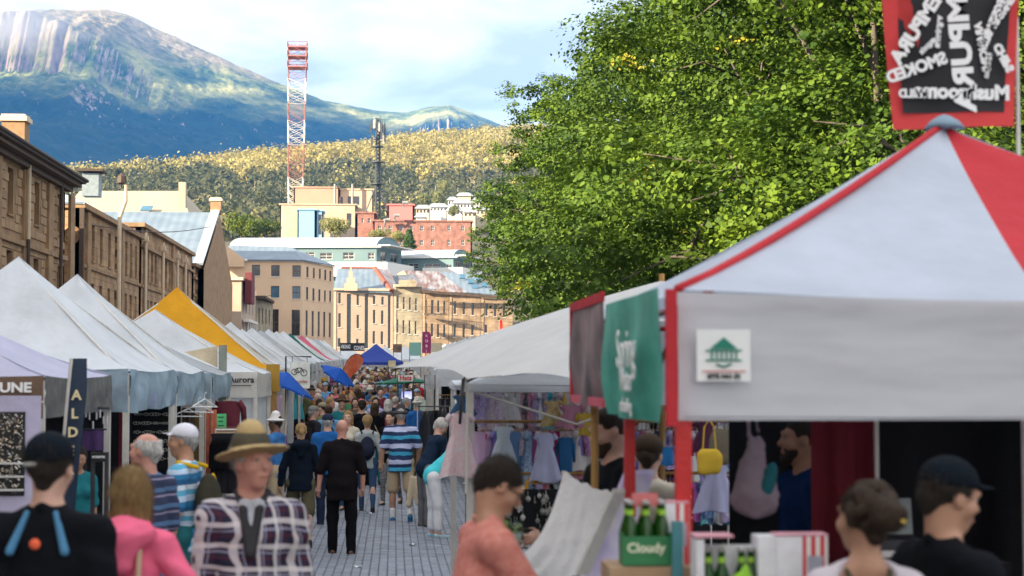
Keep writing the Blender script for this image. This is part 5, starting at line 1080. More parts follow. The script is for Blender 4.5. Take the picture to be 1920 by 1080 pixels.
for i, a in enumerate([('broad_tree', 'dark green tree left of the mast foot, behind the blue-grey roof', 452, 452, 400, 62, 330, FOL['bush']), ('broad_tree', 'dark green tree beside the chimney gable', 498, 450, 408, 60, 335, FOL['bush']), ('broad_tree', 'bushy tree between the two dark trees', 478, 455, 412, 40, 325, FOL['bush']),
        ('gum_tree', 'pale green gum in front of the light blue plant room', 628, 452, 408, 62, 330, FOL['euc']), ('gum_tree', 'low pale gum at the left foot of the brick hospital', 712, 458, 430, 52, 335, FOL['euc']), ('gum_tree', 'pale gum beside the cypress', 744, 462, 432, 34, 330, FOL['euc']), ('cypress', 'dark cone-shaped tree before the brick hospital', 767, 472, 428, 34, 325, FOL['conifer']),
        ('gum_tree', 'pale gum above the pink panels', 798, 392, 362, 34, 760, FOL['euc']), ('gum_tree', 'rounded gum beside the hillside houses', 822, 396, 360, 30, 740, FOL['euc']), ('gum_tree', 'tall single gum standing above the dark wood', 832, 372, 338, 26, 780, FOL['euc']), ('broad_tree', 'dark tree on the ridge above the beige roof', 148, 352, 318, 30, 800, FOL['gumdark_shade']), ('broad_tree', 'second dark tree on the ridge above the beige roof', 222, 345, 318, 16, 800, FOL['gumdark_shade']),
        ('gum_tree', 'gum tree among the hillside houses', 852, 412, 385, 26, 620, FOL['euc'])]): small_tree(*a, conic=(a[0] == 'cypress'), seed=i, n=420, group=None)
# ================================================================ the market
def fabric(name, col, tr=.35, **k):
    k.setdefault('rough', .7); k.setdefault('var', .07); k.setdefault('scale', 2.2); k.setdefault('bump', .5); k.setdefault('bscale', 4.5); k.setdefault('bdist', .06); return M(name, col, trans=tr, spec=.25, **k)
TW = fabric('tent_white', (.78, .82, .87), bump=.7, bscale=3., var=.11, scale=1.3); TO = fabric('tent_offwhite', (.72, .70, .66)); TG = fabric('tent_grey', (.52, .56, .60)); TY = fabric('tent_yellow', (.85, .42, .02)); VSHADE = fabric('valance_blue_grey_shade', (.30, .40, .48), .25, var=.3); VBR = fabric('valance_brown', (.17, .11, .075), .1); VGR = fabric('valance_dark_grey', (.13, .13, .13), .1, rough=.35)  # gathered flaps are white cloth; their blue-grey shade is put into the colour
TBL = fabric('tent_blue', (.045, .085, .42)); TTEAL = fabric('tent_teal', (.01, .17, .16)); TRED = fabric('tent_red', (.62, .045, .06), .25); TPINK = fabric('tent_pink', (.75, .18, .25)); TLAV = fabric('tent_lavender', (.60, .60, .78)); TMAR = fabric('maroon_cloth', (.20, .02, .035), .1)
POLE = M('pole_white', (.62, .60, .56), rough=.4, var=.1, metal=.1); POLED = M('pole_dark', (.06, .06, .07), rough=.4, metal=.5); REDP = M('pole_red', (.50, .02, .02), rough=.35, var=.08); WOOD = M('wood_ochre', (.36, .20, .06), rough=.6, var=.3, stretch=(4, 4, .4)); PALEW = M('wood_pale', (.50, .38, .25), rough=.7, var=.25, stretch=(3, 3, .4))
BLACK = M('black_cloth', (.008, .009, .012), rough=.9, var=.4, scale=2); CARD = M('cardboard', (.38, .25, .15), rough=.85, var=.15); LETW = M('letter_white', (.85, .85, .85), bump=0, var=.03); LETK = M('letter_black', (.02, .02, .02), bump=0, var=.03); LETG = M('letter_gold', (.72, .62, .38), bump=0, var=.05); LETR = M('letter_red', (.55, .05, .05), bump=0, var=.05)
def tent(label, xf, y0, y1, eave, peak, roof=TW, val=None, vh=.32, wx=3.0, side=-1, gath=0, legs=(1, 1, 1, 1), legm=None, group=None, sag=1.22, cat='tent', ridge=None, seed=1, vals=(1, 1, 1, 1), rz=None, name='market_tent', crease=.004, nu=12):
    """pyramid marquee; xf is the x of the edge on the aisle, the tent lies on that side (side -1 = left)"""
    rn = random.Random(seed); xc = xf+side*wx/2; yc = (y0+y1)/2; g0 = gz(yc) if rz is None else rz; r = empty(name, (xc, yc, g0), label, cat, group); hx, hy = wx/2, (y1-y0)/2; val = val or roof; legm = legm or POLE
    cs = [(-hx, -hy), (hx, -hy), (hx, hy), (-hx, hy)]; ph = [rn.uniform(0, 6) for _ in range(4)]
    for k in range(4):
        (ax, ay), (bx, by) = cs[k], cs[(k+1) % 4]; m_ = MB()
        def fn(u, v, ax=ax, ay=ay, bx=bx, by=by, k=k):
            ex, ey = ax+(bx-ax)*u, ay+(by-ay)*u; t = v; mid = math.sin(math.pi*u); z = eave+(peak-eave)*((1-t)**sag)-.05*mid*t*(1-t)*3-.03*mid*t+.012*math.sin(9*u+ph[k])*math.sin(7*t+ph[k])
            return (ex*t, ey*t, z)
        m_.grid(fn, nu, 10); m_.build('roof_panel', roof if ridge is None or k % 2 else ridge, r, True)
        if vals[k]:
            m_ = MB(); L_ = math.hypot(bx-ax, by-ay); nx, ny = (by-ay)/L_, -(bx-ax)/L_
            def fv(u, v, ax=ax, ay=ay, bx=bx, by=by, k=k, nx=nx, ny=ny):
                w = (.012+.022*gath)*math.sin(u*(17+5*gath)+ph[k]+math.sin(u*5)*2)*v+gath*.028*math.sin(v*5+u*11+2*math.sin(u*7)); lift = gath*.025*abs(math.sin(u*6+ph[k]))*v; w += crease*(math.sin(v*11+u*5+1.5*math.sin(u*4))+.6*math.sin(v*23-u*9))
                return (ax+(bx-ax)*u+nx*(.012+w), ay+(by-ay)*u+ny*(.012+w), eave-.03*math.sin(math.pi*u)*(1-v)-vh*v+lift)
            m_.grid(fv, 28, 5 if crease < .01 else 14); m_.build('valance', val, r, True)
        if legs[k]:
            m_ = MB(); x, y = ax*.985, ay*.985; gl = gz(yc+y)-g0 if rz is None else 0; m_.box(x-.03, x+.03, y-.03, y+.03, gl+.02, eave-.05); lg = m_.build('leg', legm, r); m_ = MB(); m_.box(x-.07, x+.07, y-.07, y+.07, gl, gl+.02); m_.build('foot', legm, lg)
    m_ = MB()
    for k in range(4):
        (ax, ay), (bx, by) = cs[k], cs[(k+1) % 4]; a, b = Vector((ax*.98, ay*.98, eave-.06)), Vector((bx*.98, by*.98, eave-.06)); m_.tube([a, b], .014, 4); n = 2
        for i in range(n): p, q = a.lerp(b, i/n), a.lerp(b, (i+1)/n); m_.tube([p, p.lerp(q, .5)+Vector((0, 0, -.28)), q], .011, 4)
        m_.tube([a, (0, 0, peak-.06)], .014, 4)
    m_.build('frame', legm, r); return r
def stall_table(label, x0, x1, y0, y1, h, mat, group=None, drop=None):
    yc = (y0+y1)/2; r = empty('stall_table', ((x0+x1)/2, yc, gz(yc)), label, 'table', group); hx, hy = (x1-x0)/2, (y1-y0)/2; m_ = MB(); m_.box(-hx, hx, -hy, hy, h-.03, h); m_.build('tabletop', PALEW, r)
    m_ = MB(); n = 40; pts = []
    for i in range(n): a = 2*math.pi*i/n; c, s_ = math.cos(a), math.sin(a); k = 1/max(abs(c), abs(s_)); pts.append((c*k*(hx+.01), s_*k*(hy+.01), a))
    vs = [(x, y, h+.004) for x, y, a in pts]+[(x*(1+.02*math.sin(9*a)), y*(1+.03*math.sin(11*a)), h-(drop or h*.85)) for x, y, a in pts]; m_.add(vs, [tuple(range(n))]+[(i, i+n, (i+1) % n+n, (i+1) % n) for i in range(n)]); m_.build('cloth', mat, r)
    for sx in (-1, 1):
        for sy in (-1, 1): m_ = MB(); m_.box(sx*(hx-.06)-.015, sx*(hx-.06)+.015, sy*(hy-.06)-.015, sy*(hy-.06)+.015, 0, h-.03); m_.build('leg', POLED, r)
    return r
# --- left row
XL = -2.7
tl = [  # label, front x, y0, y1, eave, peak, roof, valance, gather, seed, valance height
 ('pale lavender-white tent with brown valance at the left edge', -2.78, 13.8, 17.0, 2.21, 2.92, TLAV, None, 0, 1, .34),
 ('large white peaked tent with gathered side flap coloured as in blue-grey shade, nearest whole one on the left', -2.7, 17.6, 21.2, 2.36, 3.62, TW, VSHADE, 1, 2, .46),
 ('white tent with gathered flap coloured as in blue-grey shade, second peak from the left', -2.7, 21.4, 24.5, 2.40, 3.68, TW, VSHADE, 1, 3, .45),
 ('low white tent with flap coloured as in blue shade between the second peak and the logo tent', -2.62, 24.7, 27.6, 2.38, 3.15, TG, VSHADE, .6, 4, .38),
 ('off-white tent with small dark logo and a white side wall', -2.24, 28.2, 31.2, 2.40, 3.47, TW, TO, 0, 5, .42),
 ('white tent with bright yellow-orange roof panels', -2.2, 31.5, 34.6, 2.46, 4.02, TO, TO, 0, 6, .35)]
LT = []
for i, (lab, xf, y0, y1, ev, pk, rf, vl, ga, sd, vh) in enumerate(tl): LT.append(tent(lab, xf, y0, y1, ev-gz((y0+y1)/2)*0, pk, rf, vl, vh, gath=ga, seed=sd, wx=(3, 3, 3, 3, 3.75, 3.9)[i], ridge=TY if i == 5 else None, group='tents in the left row'))
for o in LT[0].children:
    if o.name.startswith('valance'): o.data.materials[0] = VBR if abs(o.data.vertices[3].co.y-o.data.vertices[20].co.y) < .3 else VGR
farL = [(35.2, 3.55, TW), (38.6, 3.45, TG), (42.0, 3.5, TW), (45.5, 3.4, TW), (49, 3.45, TW), (52.5, 3.4, TG), (56, 3.5, TW), (60, 3.45, TW), (64, 3.5, TW), (68.5, 3.5, TTEAL), (73, 3.4, TW), (78, 3.5, TPINK), (83, 3.5, TW), (88, 3.4, TW), (94, 3.5, TG), (100, 3.5, TW), (106, 3.5, TW)]
words_ = ['just past the yellow tent', 'second past the yellow tent', 'third past the yellow tent', 'behind the bicycle sign', 'just past the bicycle sign', 'grey-white one above the blue umbrella', 'above the blue umbrella', 'behind the blue umbrella', 'before the teal one', 'with dark teal roof', 'between the teal and the pink one', 'with pink-red patterned roof', 'just past the pink one', 'left of the orange-red flag', 'behind the orange-red flag', 'before the black and white sign', 'last before the blue tent']
for i, (y0, pk, rf) in enumerate(farL): tent('far tent in the left row, '+words_[i], -2.62-.004*(y0-35), y0, y0+3.2, 2.38, pk-.25+.02*(i % 3)+.25, TW if rf in (TTEAL, TPINK) else rf, None, .3, seed=i+20, ridge=None if rf not in (TTEAL, TPINK) else rf, group='tents in the left row')
# lettering on the nearest tents
def sign_on(parent, s, size, mat, world, rot=(math.pi/2, 0, 0), **k): return text(s, size, mat, parent, Vector(world)-Vector(parent.location), rot, **k)
sign_on(LT[0], 'DUNE', .105, LETW, (PX(18, 13.76), 13.755, 1.985), bold=.004, sx=1.2); sign_on(LT[0], 'DUNE SURF', .045, LETG, (PX(38, 13.76), 13.755, 1.90)) if False else None
sign_on(LT[4], 'Aurora', .14, LETK, (PX(453, 28.18), 28.175, gz(29)+2.27), bold=.003)
m_ = MB(); m_.box(-.16, .16, -.001, .001, -.006, .006); u_ = m_.build('logo_line', LETK, LT[4]); u_.location = Vector((PX(453, 28.18), 28.175, gz(29)+2.18))-Vector(LT[4].location)
def panel(parent, name, x0, x1, y, z0, z1, mat, wav=.02, ax='x', n=24, label=None):
    """hanging cloth wall in world coordinates, along x (at depth y) or along y (at x = y argument)"""
    m_ = MB(); L_ = parent.location if parent else Vector((0, 0, 0))
    def fn(u, v):
        a = x0+(x1-x0)*u; d = wav*(math.sin(u*n*1.1)+.5*math.sin(u*n*2.3+2))*(1-v*.6)
        return (a-L_.x, y+d-L_.y, z0+(z1-z0)*v-L_.z) if ax == 'x' else (y+d-L_.x, a-L_.y, z0+(z1-z0)*v-L_.z)
    m_.grid(fn, n*2, 4); o = m_.build(name, mat, parent, True, label); return o
g_ = gz(30)
panel(LT[4], 'side_wall', -3.3, -2.27, 28.3, g_, g_+2.05, TW, .015, n=14); panel(LT[4], 'side_wall', 28.4, 31, -2.3, g_, g_+2.0, TW, .03, 'y', 12)
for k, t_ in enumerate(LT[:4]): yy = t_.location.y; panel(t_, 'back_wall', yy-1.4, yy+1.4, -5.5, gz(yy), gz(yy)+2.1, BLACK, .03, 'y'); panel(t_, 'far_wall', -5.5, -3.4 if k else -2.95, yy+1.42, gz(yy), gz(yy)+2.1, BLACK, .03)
dark_walls = [(22.2, (.10, .02, .03)), (26.6, (.03, .03, .04))]
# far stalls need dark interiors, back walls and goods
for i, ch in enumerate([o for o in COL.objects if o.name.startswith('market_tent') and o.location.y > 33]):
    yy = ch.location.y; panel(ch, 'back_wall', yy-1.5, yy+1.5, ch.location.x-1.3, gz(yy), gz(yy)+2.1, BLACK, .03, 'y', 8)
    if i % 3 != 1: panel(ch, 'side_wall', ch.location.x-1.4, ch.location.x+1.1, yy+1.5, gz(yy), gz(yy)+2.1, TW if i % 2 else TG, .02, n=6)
# --- red and white tent, right foreground
rt = tent('white tent with red piping and red legs in the right foreground', 1.10, 6.6, 9.8, 2.42, 3.32, fabric('near_tent_white', (.60, .67, .79), .3, bscale=2.2, bump=.8, var=.13, scale=1.1), fabric('near_valance', (.68, .70, .75), .3, bscale=1.6, bump=1., var=.09, scale=1.2, stretch=(.5, .5, 1.6)), .50, 3.2, 1, legs=(1, 1, 1, 0), legm=REDP, seed=8, vals=(1, 1, 1, 0), sag=1.12, crease=.006, nu=15)
L0 = rt.location
for o in list(rt.children):
    if o.name.startswith('roof_panel') and o.data.vertices[15].co.x > .1 and abs(sum(v.co.y for v in o.data.vertices)/len(o.data.vertices)) < .15: o.data.materials[0] = TRED
m_ = MB()
def hipline(sx, sy, w=.045):
    pts = [];
    for i in range(11): t = i/10.; pts.append((sx*1.6*t, sy*1.6*t, 2.42+.9*(1-t)**1.12+.012))
    return pts
m_.tube(hipline(-1, -1), .018, 6); m_.build('red_piping', TRED, rt, True)
for o in list(rt.children):
    if o.name.startswith('roof_panel') and sum(v.co.y for v in o.data.vertices)/len(o.data.vertices) < -.3:      # red gore in the near panel
        o.data.materials.append(TRED)
        for p_ in o.data.polygons:
            if p_.index % 15 >= 7: p_.material_index = 1
m_ = MB(); m_.box(-1.65, -1.61, -1.66, -1.61, 1.90, 2.43); m_.build('corner_binding', TRED, rt)
m_ = MB(); m_.lathe([(.0, -.03), (.10, -.02), (.07, .015), (.03, .04), (0, .05)], (0, 0, 3.33), 14); m_.build('peak_cap', fabric('cap_blue', (.35, .50, .62)), rt, True)
m_ = MB(); yl = 8.15-L0.y; m_.box(-1.60, -1.55, yl-.025, yl+.025, 0, 2.38); m_.build('leg', REDP, rt)
# market badge on the valance
bd = MB(); xb0, xb1 = PX(1303, 6.58)-L0.x, PX(1403, 6.58)-L0.x; zb0, zb1 = 2.1-13/485., 2.1+84/485.; bd.box(xb0, xb1, -1.628, -1.622, zb0, zb1); badge = bd.build('badge', M('badge_white', (.80, .82, .82), bump=0, var=.03), rt); badge.location.y = -.035
GRN = M('print_green', (.02, .22, .15), bump=0); m_ = MB(); xc = (xb0+xb1)/2; yb = -1.633
m_.add([(xc-.055, yb, zb1-.075), (xc+.055, yb, zb1-.075), (xc, yb, zb1-.03)], [(0, 1, 2)]); m_.box(xc-.07, xc+.07, yb, yb+.002, zb1-.085, zb1-.078)
for k in range(6): m_.box(xc-.05+k*.019, xc-.043+k*.019, yb, yb+.002, zb1-.115, zb1-.085)
m_.box(xc-.07, xc+.07, yb, yb+.002, zb1-.123, zb1-.116); m_.tube([(xc-.03, yb, zb1-.135), (xc, yb, zb1-.145), (xc+.03, yb, zb1-.133)], .004, 4); m_.build('emblem', GRN, badge)
m_ = MB(); m_.box(xb0+.02, xb1-.02, yb, yb+.002, zb0+.036, zb0+.040); m_.build('emblem_line', LETR, badge); text('SITE NO 52', .026, LETK, badge, (xc, yb, zb0+.018), (math.pi/2, 0, 0), bold=.001)
# banner on a pole above the tent, seen from the back so its print is mirrored
br_ = empty('hanging_banner', (PX(1785, 8.7), 8.7, gz(9)), 'red-edged black food banner with white mirrored words above the tent peak', 'banner'); bx = br_.location
def banner_pt(px, py): return P(px, py, 8.7)-bx
m_ = MB(); a, b, c, d = banner_pt(1675, 243), banner_pt(1903, 236), banner_pt(1912, -60), banner_pt(1650, -60)
m_.grid(lambda u, v: tuple(a.lerp(b, u).lerp(d.lerp(c, u), v)+Vector((0, .02*math.sin(7*u+3*v), 0))), 12, 12); m_.build('cloth', fabric('banner_red', (.70, .07, .07), .3), br_, True)
a2, b2_, c2_, d2 = banner_pt(1692, 213), banner_pt(1883, 210), banner_pt(1897, -60), banner_pt(1680, -60); bk = MB(); bk.grid(lambda u, v: tuple(a2.lerp(b2_, u).lerp(d2.lerp(c2_, u), v)+Vector((0, .02*math.sin(7*u+3*v)-.012, 0))), 12, 12); bk.build('print', M('banner_black', (.022, .022, .026), bump=0), br_, True)
def bt(s, px, py, size, ang, sx=1.0, bold=.004): t = text(s, size, LETW, br_, banner_pt(px, py)+Vector((0, -.035, 0)), (math.pi/2, 0, 0), mirror=True, sx=sx, bold=bold); t.rotation_euler = (math.pi/2, -R(ang), 0)
bt('Mushrooms', 1800, 175, .105, -1, 1.0, .005); bt('TEMPURA', 1797, 65, .15, 94, 1.25, .006); bt('TEMPURA', 1720, 48, .10, 57, 1.1, .005); bt('SMOKED', 1715, 130, .085, 20, 1, .004); bt('ARANCINI', 1838, 90, .055, 100, 1, .003); bt('VEGETABLE', 1860, 40, .06, 66, 1, .004); bt('WILD', 1708, 178, .06, 0, 1, .003); bt('CHIPS', 1878, 110, .06, 118, 1, .004); bt('vegetarian', 1755, 62, .04, 84); bt('organic', 1735, 88, .035, 45); bt('MUSHROOM', 1880, 20, .05, 55, 1, .003); bt('gluten free', 1848, 125, .03, 80)
for px in (1908,): m_ = MB(); c = P(px, 150, 8.75)-bx; m_.tube([(c.x, .05, 0), (c.x, .05, 4.0)], .011, 8); m_.build('pole', POLE, br_)
# side banners of the tent
def yplane_banner(name, label, x, y0, y1, z0, z1, mat, cat='banner', wav=.02, edge=None):
    r = empty(name, (x, (y0+y1)/2, z0), label, cat); m_ = MB(); Ly = r.location
    m_.grid(lambda u, v: (wav*math.sin(9*u+4*v)*(1.2-v), y0+(y1-y0)*u-Ly.y+.02*math.sin(5*v), (z1-z0)*v), 16, 8); m_.build('cloth', mat, r, True); return r
gb = yplane_banner('drinks_banner', 'green drinks banner tied along the side of the red and white tent', 1.045, 6.72, 8.45, 1.90, 2.44, M('banner_green_print', (.01, .25, .18), rough=.45, col2=(.10, .52, .40), scale=3.2, bump=.2, trans=.15), wav=.025)
for s_, z_, sz, cm in (('Spring', .30, .16, LETW), ('Water', .17, .10, LETW), ('refreshing', .06, .06, LETW)): text(s_, sz*1.5, cm, gb, (-.05, -.25, z_), (math.pi/2, 0, -math.pi/2))
kb = yplane_banner('photo_banner', 'grey and pink photo banner with red edge beside the green one', 1.045, 8.5, 10.05, 1.93, 2.50, M('banner_photo', (.05, .045, .05), rough=.5, col2=(.38, .26, .27), scale=2.4, bump=.1, trans=.1), wav=.02)
m_ = MB(); m_.box(-.012, .005, -.78, .78, .53, .58); m_.build('hem', TRED, kb); m_ = MB(); m_.box(-.012, .005, .74, .78, 0, .56); m_.build('hem', TRED, kb); m_ = MB(); m_.box(-.012, .005, -.78, .78, -.0, .045); m_.build('hem', TPINK, kb)
# inside of the tent
TRD = fabric('tent_dark_red', (.15, .012, .022), .05)
def loose(name, label, cat, mb, mat, smooth=False, group=None): o = mb.build(name, mat, None, smooth); return tag(o, label, cat, group)
def wall_thing(name, label, x0, x1, y, z0, z1, mat, wav=.02, n=24, cat='curtain'): o = panel(None, name, x0, x1, y, z0, z1, mat, wav, n=n); tag(o, label, cat); return o
wall_thing('back_curtain', 'black curtain closing the back of the red and white tent', PX(1366, 9.6), 4.4, 9.6, 0, 2.3, BLACK, .03); wall_thing('red_curtain', 'dark red curtain hanging inside the tent left of the woman with the bun', PX(1520, 8.6), PX(1640, 8.6), 8.6, 0, 2.2, TRD, .04, 10); wall_thing('red_side_curtain', 'dark maroon curtain at the right edge inside the tent', 3.35, 4.4, 8.9, 0, 2.3, TRD, .05, 10)
m_ = MB(); x_ = PX(1642, 8.5); m_.box(x_-.01, x_+.01, 8.49, 8.51, 0, 2.3); loose('curtain_pole', 'thin pale pole at the right hem of the red curtain', 'pole', m_, POLE)
r = empty('cash_register', (PX(1672, 8.2), 8.2, 1.20), 'grey machine with pale screen standing in the dark inside the tent', 'machine'); m_ = MB(); m_.box(-.13, .13, -.1, .1, .0, .10); m_.build('base', POLED, r); m_ = MB(); m_.obox((-.10, -.02, .12), (.19, 0, 0), (0, .03, .0), (0, .03, .17)); m_.build('screen', M('screen_grey', (.22, .27, .27), rough=.3, bump=0), r); m_ = MB(); m_.box(-.09, .06, -.104, -.10, .02, .05); m_.build('label', LETW, r)
m_ = MB(); m_.box(PX(1655, 8.25)-.1, 2.95, 8.05, 8.5, 0, 1.19); loose('counter', 'black counter inside the tent', 'counter', m_, BLACK)
# plastic bag
v = Vol(); cxb = 0; v.cap((0, 0, .13), (0, 0, .20), .11, .085, .05, (1, .7)).cap((0, 0, .2), (.0, 0, .36), .075, .035, .04, (1, .6)).cap((-.02, 0, .36), (-.035, 0, .52), .022, .014, .02).cap((.025, 0, .36), (.0, 0, .52), .02, .012, .02); v.fold = .010; v.fs = 1.6
bm2 = v.mesh(.011, 'bag', M('plastic_film', (.50, .40, .46), rough=.25, var=.2, trans=.5, scale=8)); bg_ = empty('plastic_bag', (PX(1414, 7.6), 7.6, 1.42), 'translucent carrier bag of shopping hanging inside the red and white tent', 'bag'); link('bag_film', bm2, bg_)
v = Vol(); v.ell((.05, -.05, .2), (.035, .03, .09), rot=(0, .3, 0)); link('contents', v.mesh(.01, 'c', M('bag_teal', (.01, .14, .17), bump=0)), bg_); m_ = MB(); m_.tube([(-.03, 0, .52), (-.03, 0, .66)], .004, 4); m_.build('hook', POLED, bg_)
# bottles and cartons on the counter
BOT_G = M('bottle_green', (.012, .10, .008), rough=.06, var=.2, bump=0, spec=.9, trans=.45); CAPM = M('bottle_cap', (.5, .5, .48), rough=.3, metal=.8, bump=0)
def bottle_parts(parent_loc, label, group, lab=True, sc=1.0):
    r = empty('bottle', parent_loc, label, 'bottle', group); r.scale = (sc, sc, sc); m_ = MB(); m_.lathe([(.028, 0), (.030, .01), (.030, .12), (.026, .145), (.014, .18), (.0125, .225), (.014, .228), (.0135, .235)], n=16); m_.build('glass', BOT_G, r, True); m_ = MB(); m_.lathe([(.0155, .226), (.0155, .238), (.012, .241)], n=12); m_.build('cap', CAPM, r)
    m_ = MB(); m_.lathe([(.0306, .05), (.0306, .10)], n=16); m_.build('label_band', M('label_blue', (.12, .38, .52), bump=0), r); m_ = MB(); m_.lathe([(.0152, .185), (.0138, .205)], n=12); m_.build('neck_band', M('label_lime', (.30, .55, .05), bump=0), r); return r
zc = 1.37; yb_ = 6.55; cx_ = PX(1208, yb_)
r = empty('bottle_carton', (cx_, yb_, zc), 'green six-pack carton of beer bottles on the wooden box', 'carton'); gm = M('carton_green', (.03, .19, .07), rough=.5, var=.1); m_ = MB()
m_.box(-.09, .09, -.065, -.062, 0, .11); m_.box(-.09, .09, .062, .065, 0, .13); m_.box(-.093, -.09, -.065, .065, 0, .12); m_.box(.09, .093, -.065, .065, 0, .12); m_.box(-.09, .09, -.06, .06, 0, .003); m_.build('tray', gm, r); m_ = MB(); m_.box(-.012, .012, -.004, .004, .0, .26); m_.box(-.05, .05, -.003, .003, .22, .27); m_.build('handle', M('carton_pink', (.55, .16, .16), rough=.6), r); text('Ginger Beer' if 0 else 'Cloudy', .05, M('letter_cream', (.8, .78, .6), bump=0), r, (-.005, -.0665, .065), (math.pi/2, 0, 0), bold=.001)
for i in range(3):
    for j in range(2): bottle_parts((cx_-.062+i*.062, yb_-.032+j*.064, zc+.004), 'green beer bottle with blue label in the green carton, %s row, %s' % (('front', 'rear')[j], ('left', 'middle', 'right')[i]), 'beer bottles')
r = empty('wooden_box', (PX(1215, 6.6), 6.6, 0), 'tall brown cardboard box stack under the green bottle carton', 'box'); m_ = MB(); m_.box(-.17, .17, -.14, .14, .7, 1.365); m_.build('upper_box', CARD, r); m_ = MB(); m_.box(-.2, .2, -.16, .16, 0, .695); m_.build('lower_box', CARD, r)
STR = stripe_mat('red_white_stripe', [(0, (.6, .05, .06)), (.5, (.75, .72, .70))], .035, 0)
def striped_box(label, px, Yd, z0, w, h, left=True, d=.1):
    r = empty('drinks_box', (PX(px, Yd), Yd, z0), label, 'box', 'drinks boxes on the counter'); m_ = MB(); m_.box(-w/2, 0, -d/2, d/2, 0, h); m_.build('white_side', M('box_white', (.72, .72, .76), rough=.5, bump=0), r); m_ = MB(); m_.box(.0005, w/2, -d/2, d/2, 0, h); m_.build('striped_side', STR, r); m_ = MB(); m_.box(-w/2-.002, w/2+.002, -d/2-.002, d/2+.002, h, h+.006); m_.build('lid', M('box_pink', (.6, .3, .36), bump=0), r)
    m_ = MB(); m_.add([(w*.1, -d/2-.002, h*.45), (w*.4, -d/2-.002, h*.45), (w*.4, -d/2-.002, h*.75), (w*.1, -d/2-.002, h*.75)], [(0, 1, 2, 3)]); m_.build('label', M('label_grey', (.35, .35, .42), bump=0), r); return r
striped_box('white box with red and white stripes, left of the woman with the bun', 1496, 6.3, 1.21, .19, .29); striped_box('upright red and white striped box behind the green carton', 1262, 6.6, 1.30, .10, .30)
r = empty('open_drinks_carton', (PX(1378, 6.3), 6.3, 1.21), 'open white carton holding green bottles beside a lime bag', 'carton'); m_ = MB(); m_.box(-.16, -.13, -.06, .06, 0, .28); m_.box(.07, .14, -.06, .06, 0, .29); m_.box(-.13, .07, .055, .06, 0, .25); m_.box(-.13, .07, -.06, -.057, 0, .1); m_.build('carton_walls', M('box_white', (0, 0, 0)), r); m_ = MB(); m_.box(-.165, .14, -.065, .065, .285, .297) if 0 else m_.box(-.165, -.02, -.062, .062, .287, .295); m_.build('lid', M('box_pink', (0, 0, 0)), r)
for i, dx in enumerate((-.105, -.055, .02, .055)): bottle_parts((PX(1378, 6.3)+dx, 6.3, 1.215), 'green bottle in the open white carton, %s' % ('leftmost', 'second', 'third', 'rightmost')[i], 'beer bottles')
v = Vol(); v.cap((0, 0, .03), (0, 0, .12), .055, .04, .03, (1.3, .5)).cap((.0, 0, .14), (.02, 0, .20), .02, .012, .02); v.fold = .008; v.fs = 2; o = link('lime_bag', v.mesh(.008, 'lime', M('lime_plastic', (.30, .62, .03), rough=.4, trans=.3)), None); o.location = (PX(1385, 6.2), 6.17, 1.21); tag(o, 'bright lime green bag before the open carton', 'bag')
stall = MB(); stall.box(1.12, 4.3, 6.15, 6.55, 0, 1.2); loose('front_counter', 'dark counter along the front of the red and white tent', 'counter', stall, BLACK)
m_ = MB(); m_.box(-.02, .02, -.015, .015, 0, .42); o = loose('menu_stand', 'teal and pale upright card holder beside the red corner leg', 'card holder', m_, M('teal_card', (.06, .22, .25), rough=.4)); o.location = (PX(1268, 6.45), 6.45, 1.12)
# small goods seen between the legs
def handbag(label, px, py, Yd, w, h, mat): 
    c = P(px, py, Yd); r = empty('handbag', (c.x, Yd, c.z-h), label, 'bag'); v = Vol(); v.cap((-w*.30, 0, h*.22), (w*.30, 0, h*.22), h*.22, k=.05, flat=(1, .5)).cap((-w*.30, 0, h*.5), (w*.30, 0, h*.5), h*.22, k=.05, flat=(1, .45)).cap((-w*.27, 0, h*.75), (w*.27, 0, h*.75), h*.18, k=.05, flat=(1, .4)); v.fold = .006; link('bag_body', v.mesh(.012, 'bag', mat), r); m_ = MB()
    for s in (-.25, .25): m_.tube([(s*w*1.2, 0, h*.9), (s*w*.9, 0, h*1.7), (s*w*.3, 0, h*1.9)], .006, 5)
    m_.build('strap', mat, r)
handbag('yellow handbag hanging right of the red corner leg', 1330, 838, 11.5, .15, .19, cloth('yellow_leather', (.62, .42, .05))); handbag('olive tote hanging behind the yellow handbag', 1352, 800, 11.8, .09, .27, cloth('olive_canvas', (.17, .15, .12)))
# --- big umbrella over the clothes stall
def canopy(label, apex, rim, mat, under, pole_base, name='market_umbrella', rib=POLED, drop=.10, cat='umbrella', sag=.10, group=None):
    A = Vector(apex); r = empty(name, pole_base, label, cat, group); B = Vector(pole_base); rim = [Vector(q) for q in rim]; n = len(rim)
    for i in range(n):
        p, q = rim[i], rim[(i+1) % n]; m_ = MB()
        def fn(u, v): e = p.lerp(q, u); e = e+(A-e)*.06*math.sin(math.pi*u); w = A.lerp(e, v); return tuple(w-Vector((0, 0, sag*math.sin(math.pi*v)*(.5+.5*math.sin(math.pi*u))))-B)
        m_.grid(fn, 8, 10); m_.build('canopy_panel', mat, r, True)
        if drop: m_ = MB(); m_.grid(lambda u, v: tuple((lambda e: e+(A-e)*.06*math.sin(math.pi*u)-Vector((0, 0, v*drop)))(p.lerp(q, u))-B), 8, 2); m_.build('canopy_hem', under or mat, r, True)
        m_ = MB(); m_.tube([p-B+Vector((0, 0, -.02)), (p.lerp(A, .5))-B-Vector((0, 0, sag*.5+.04)), A-B-Vector((0, 0, .05))], .012, 5); m_.build('rib', rib, r)
    m_ = MB(); m_.tube([(0, 0, 0), A-B+Vector((0, 0, .06))], .025, 8); m_.build('pole', WOOD if name == 'market_umbrella' else POLE, r); return r
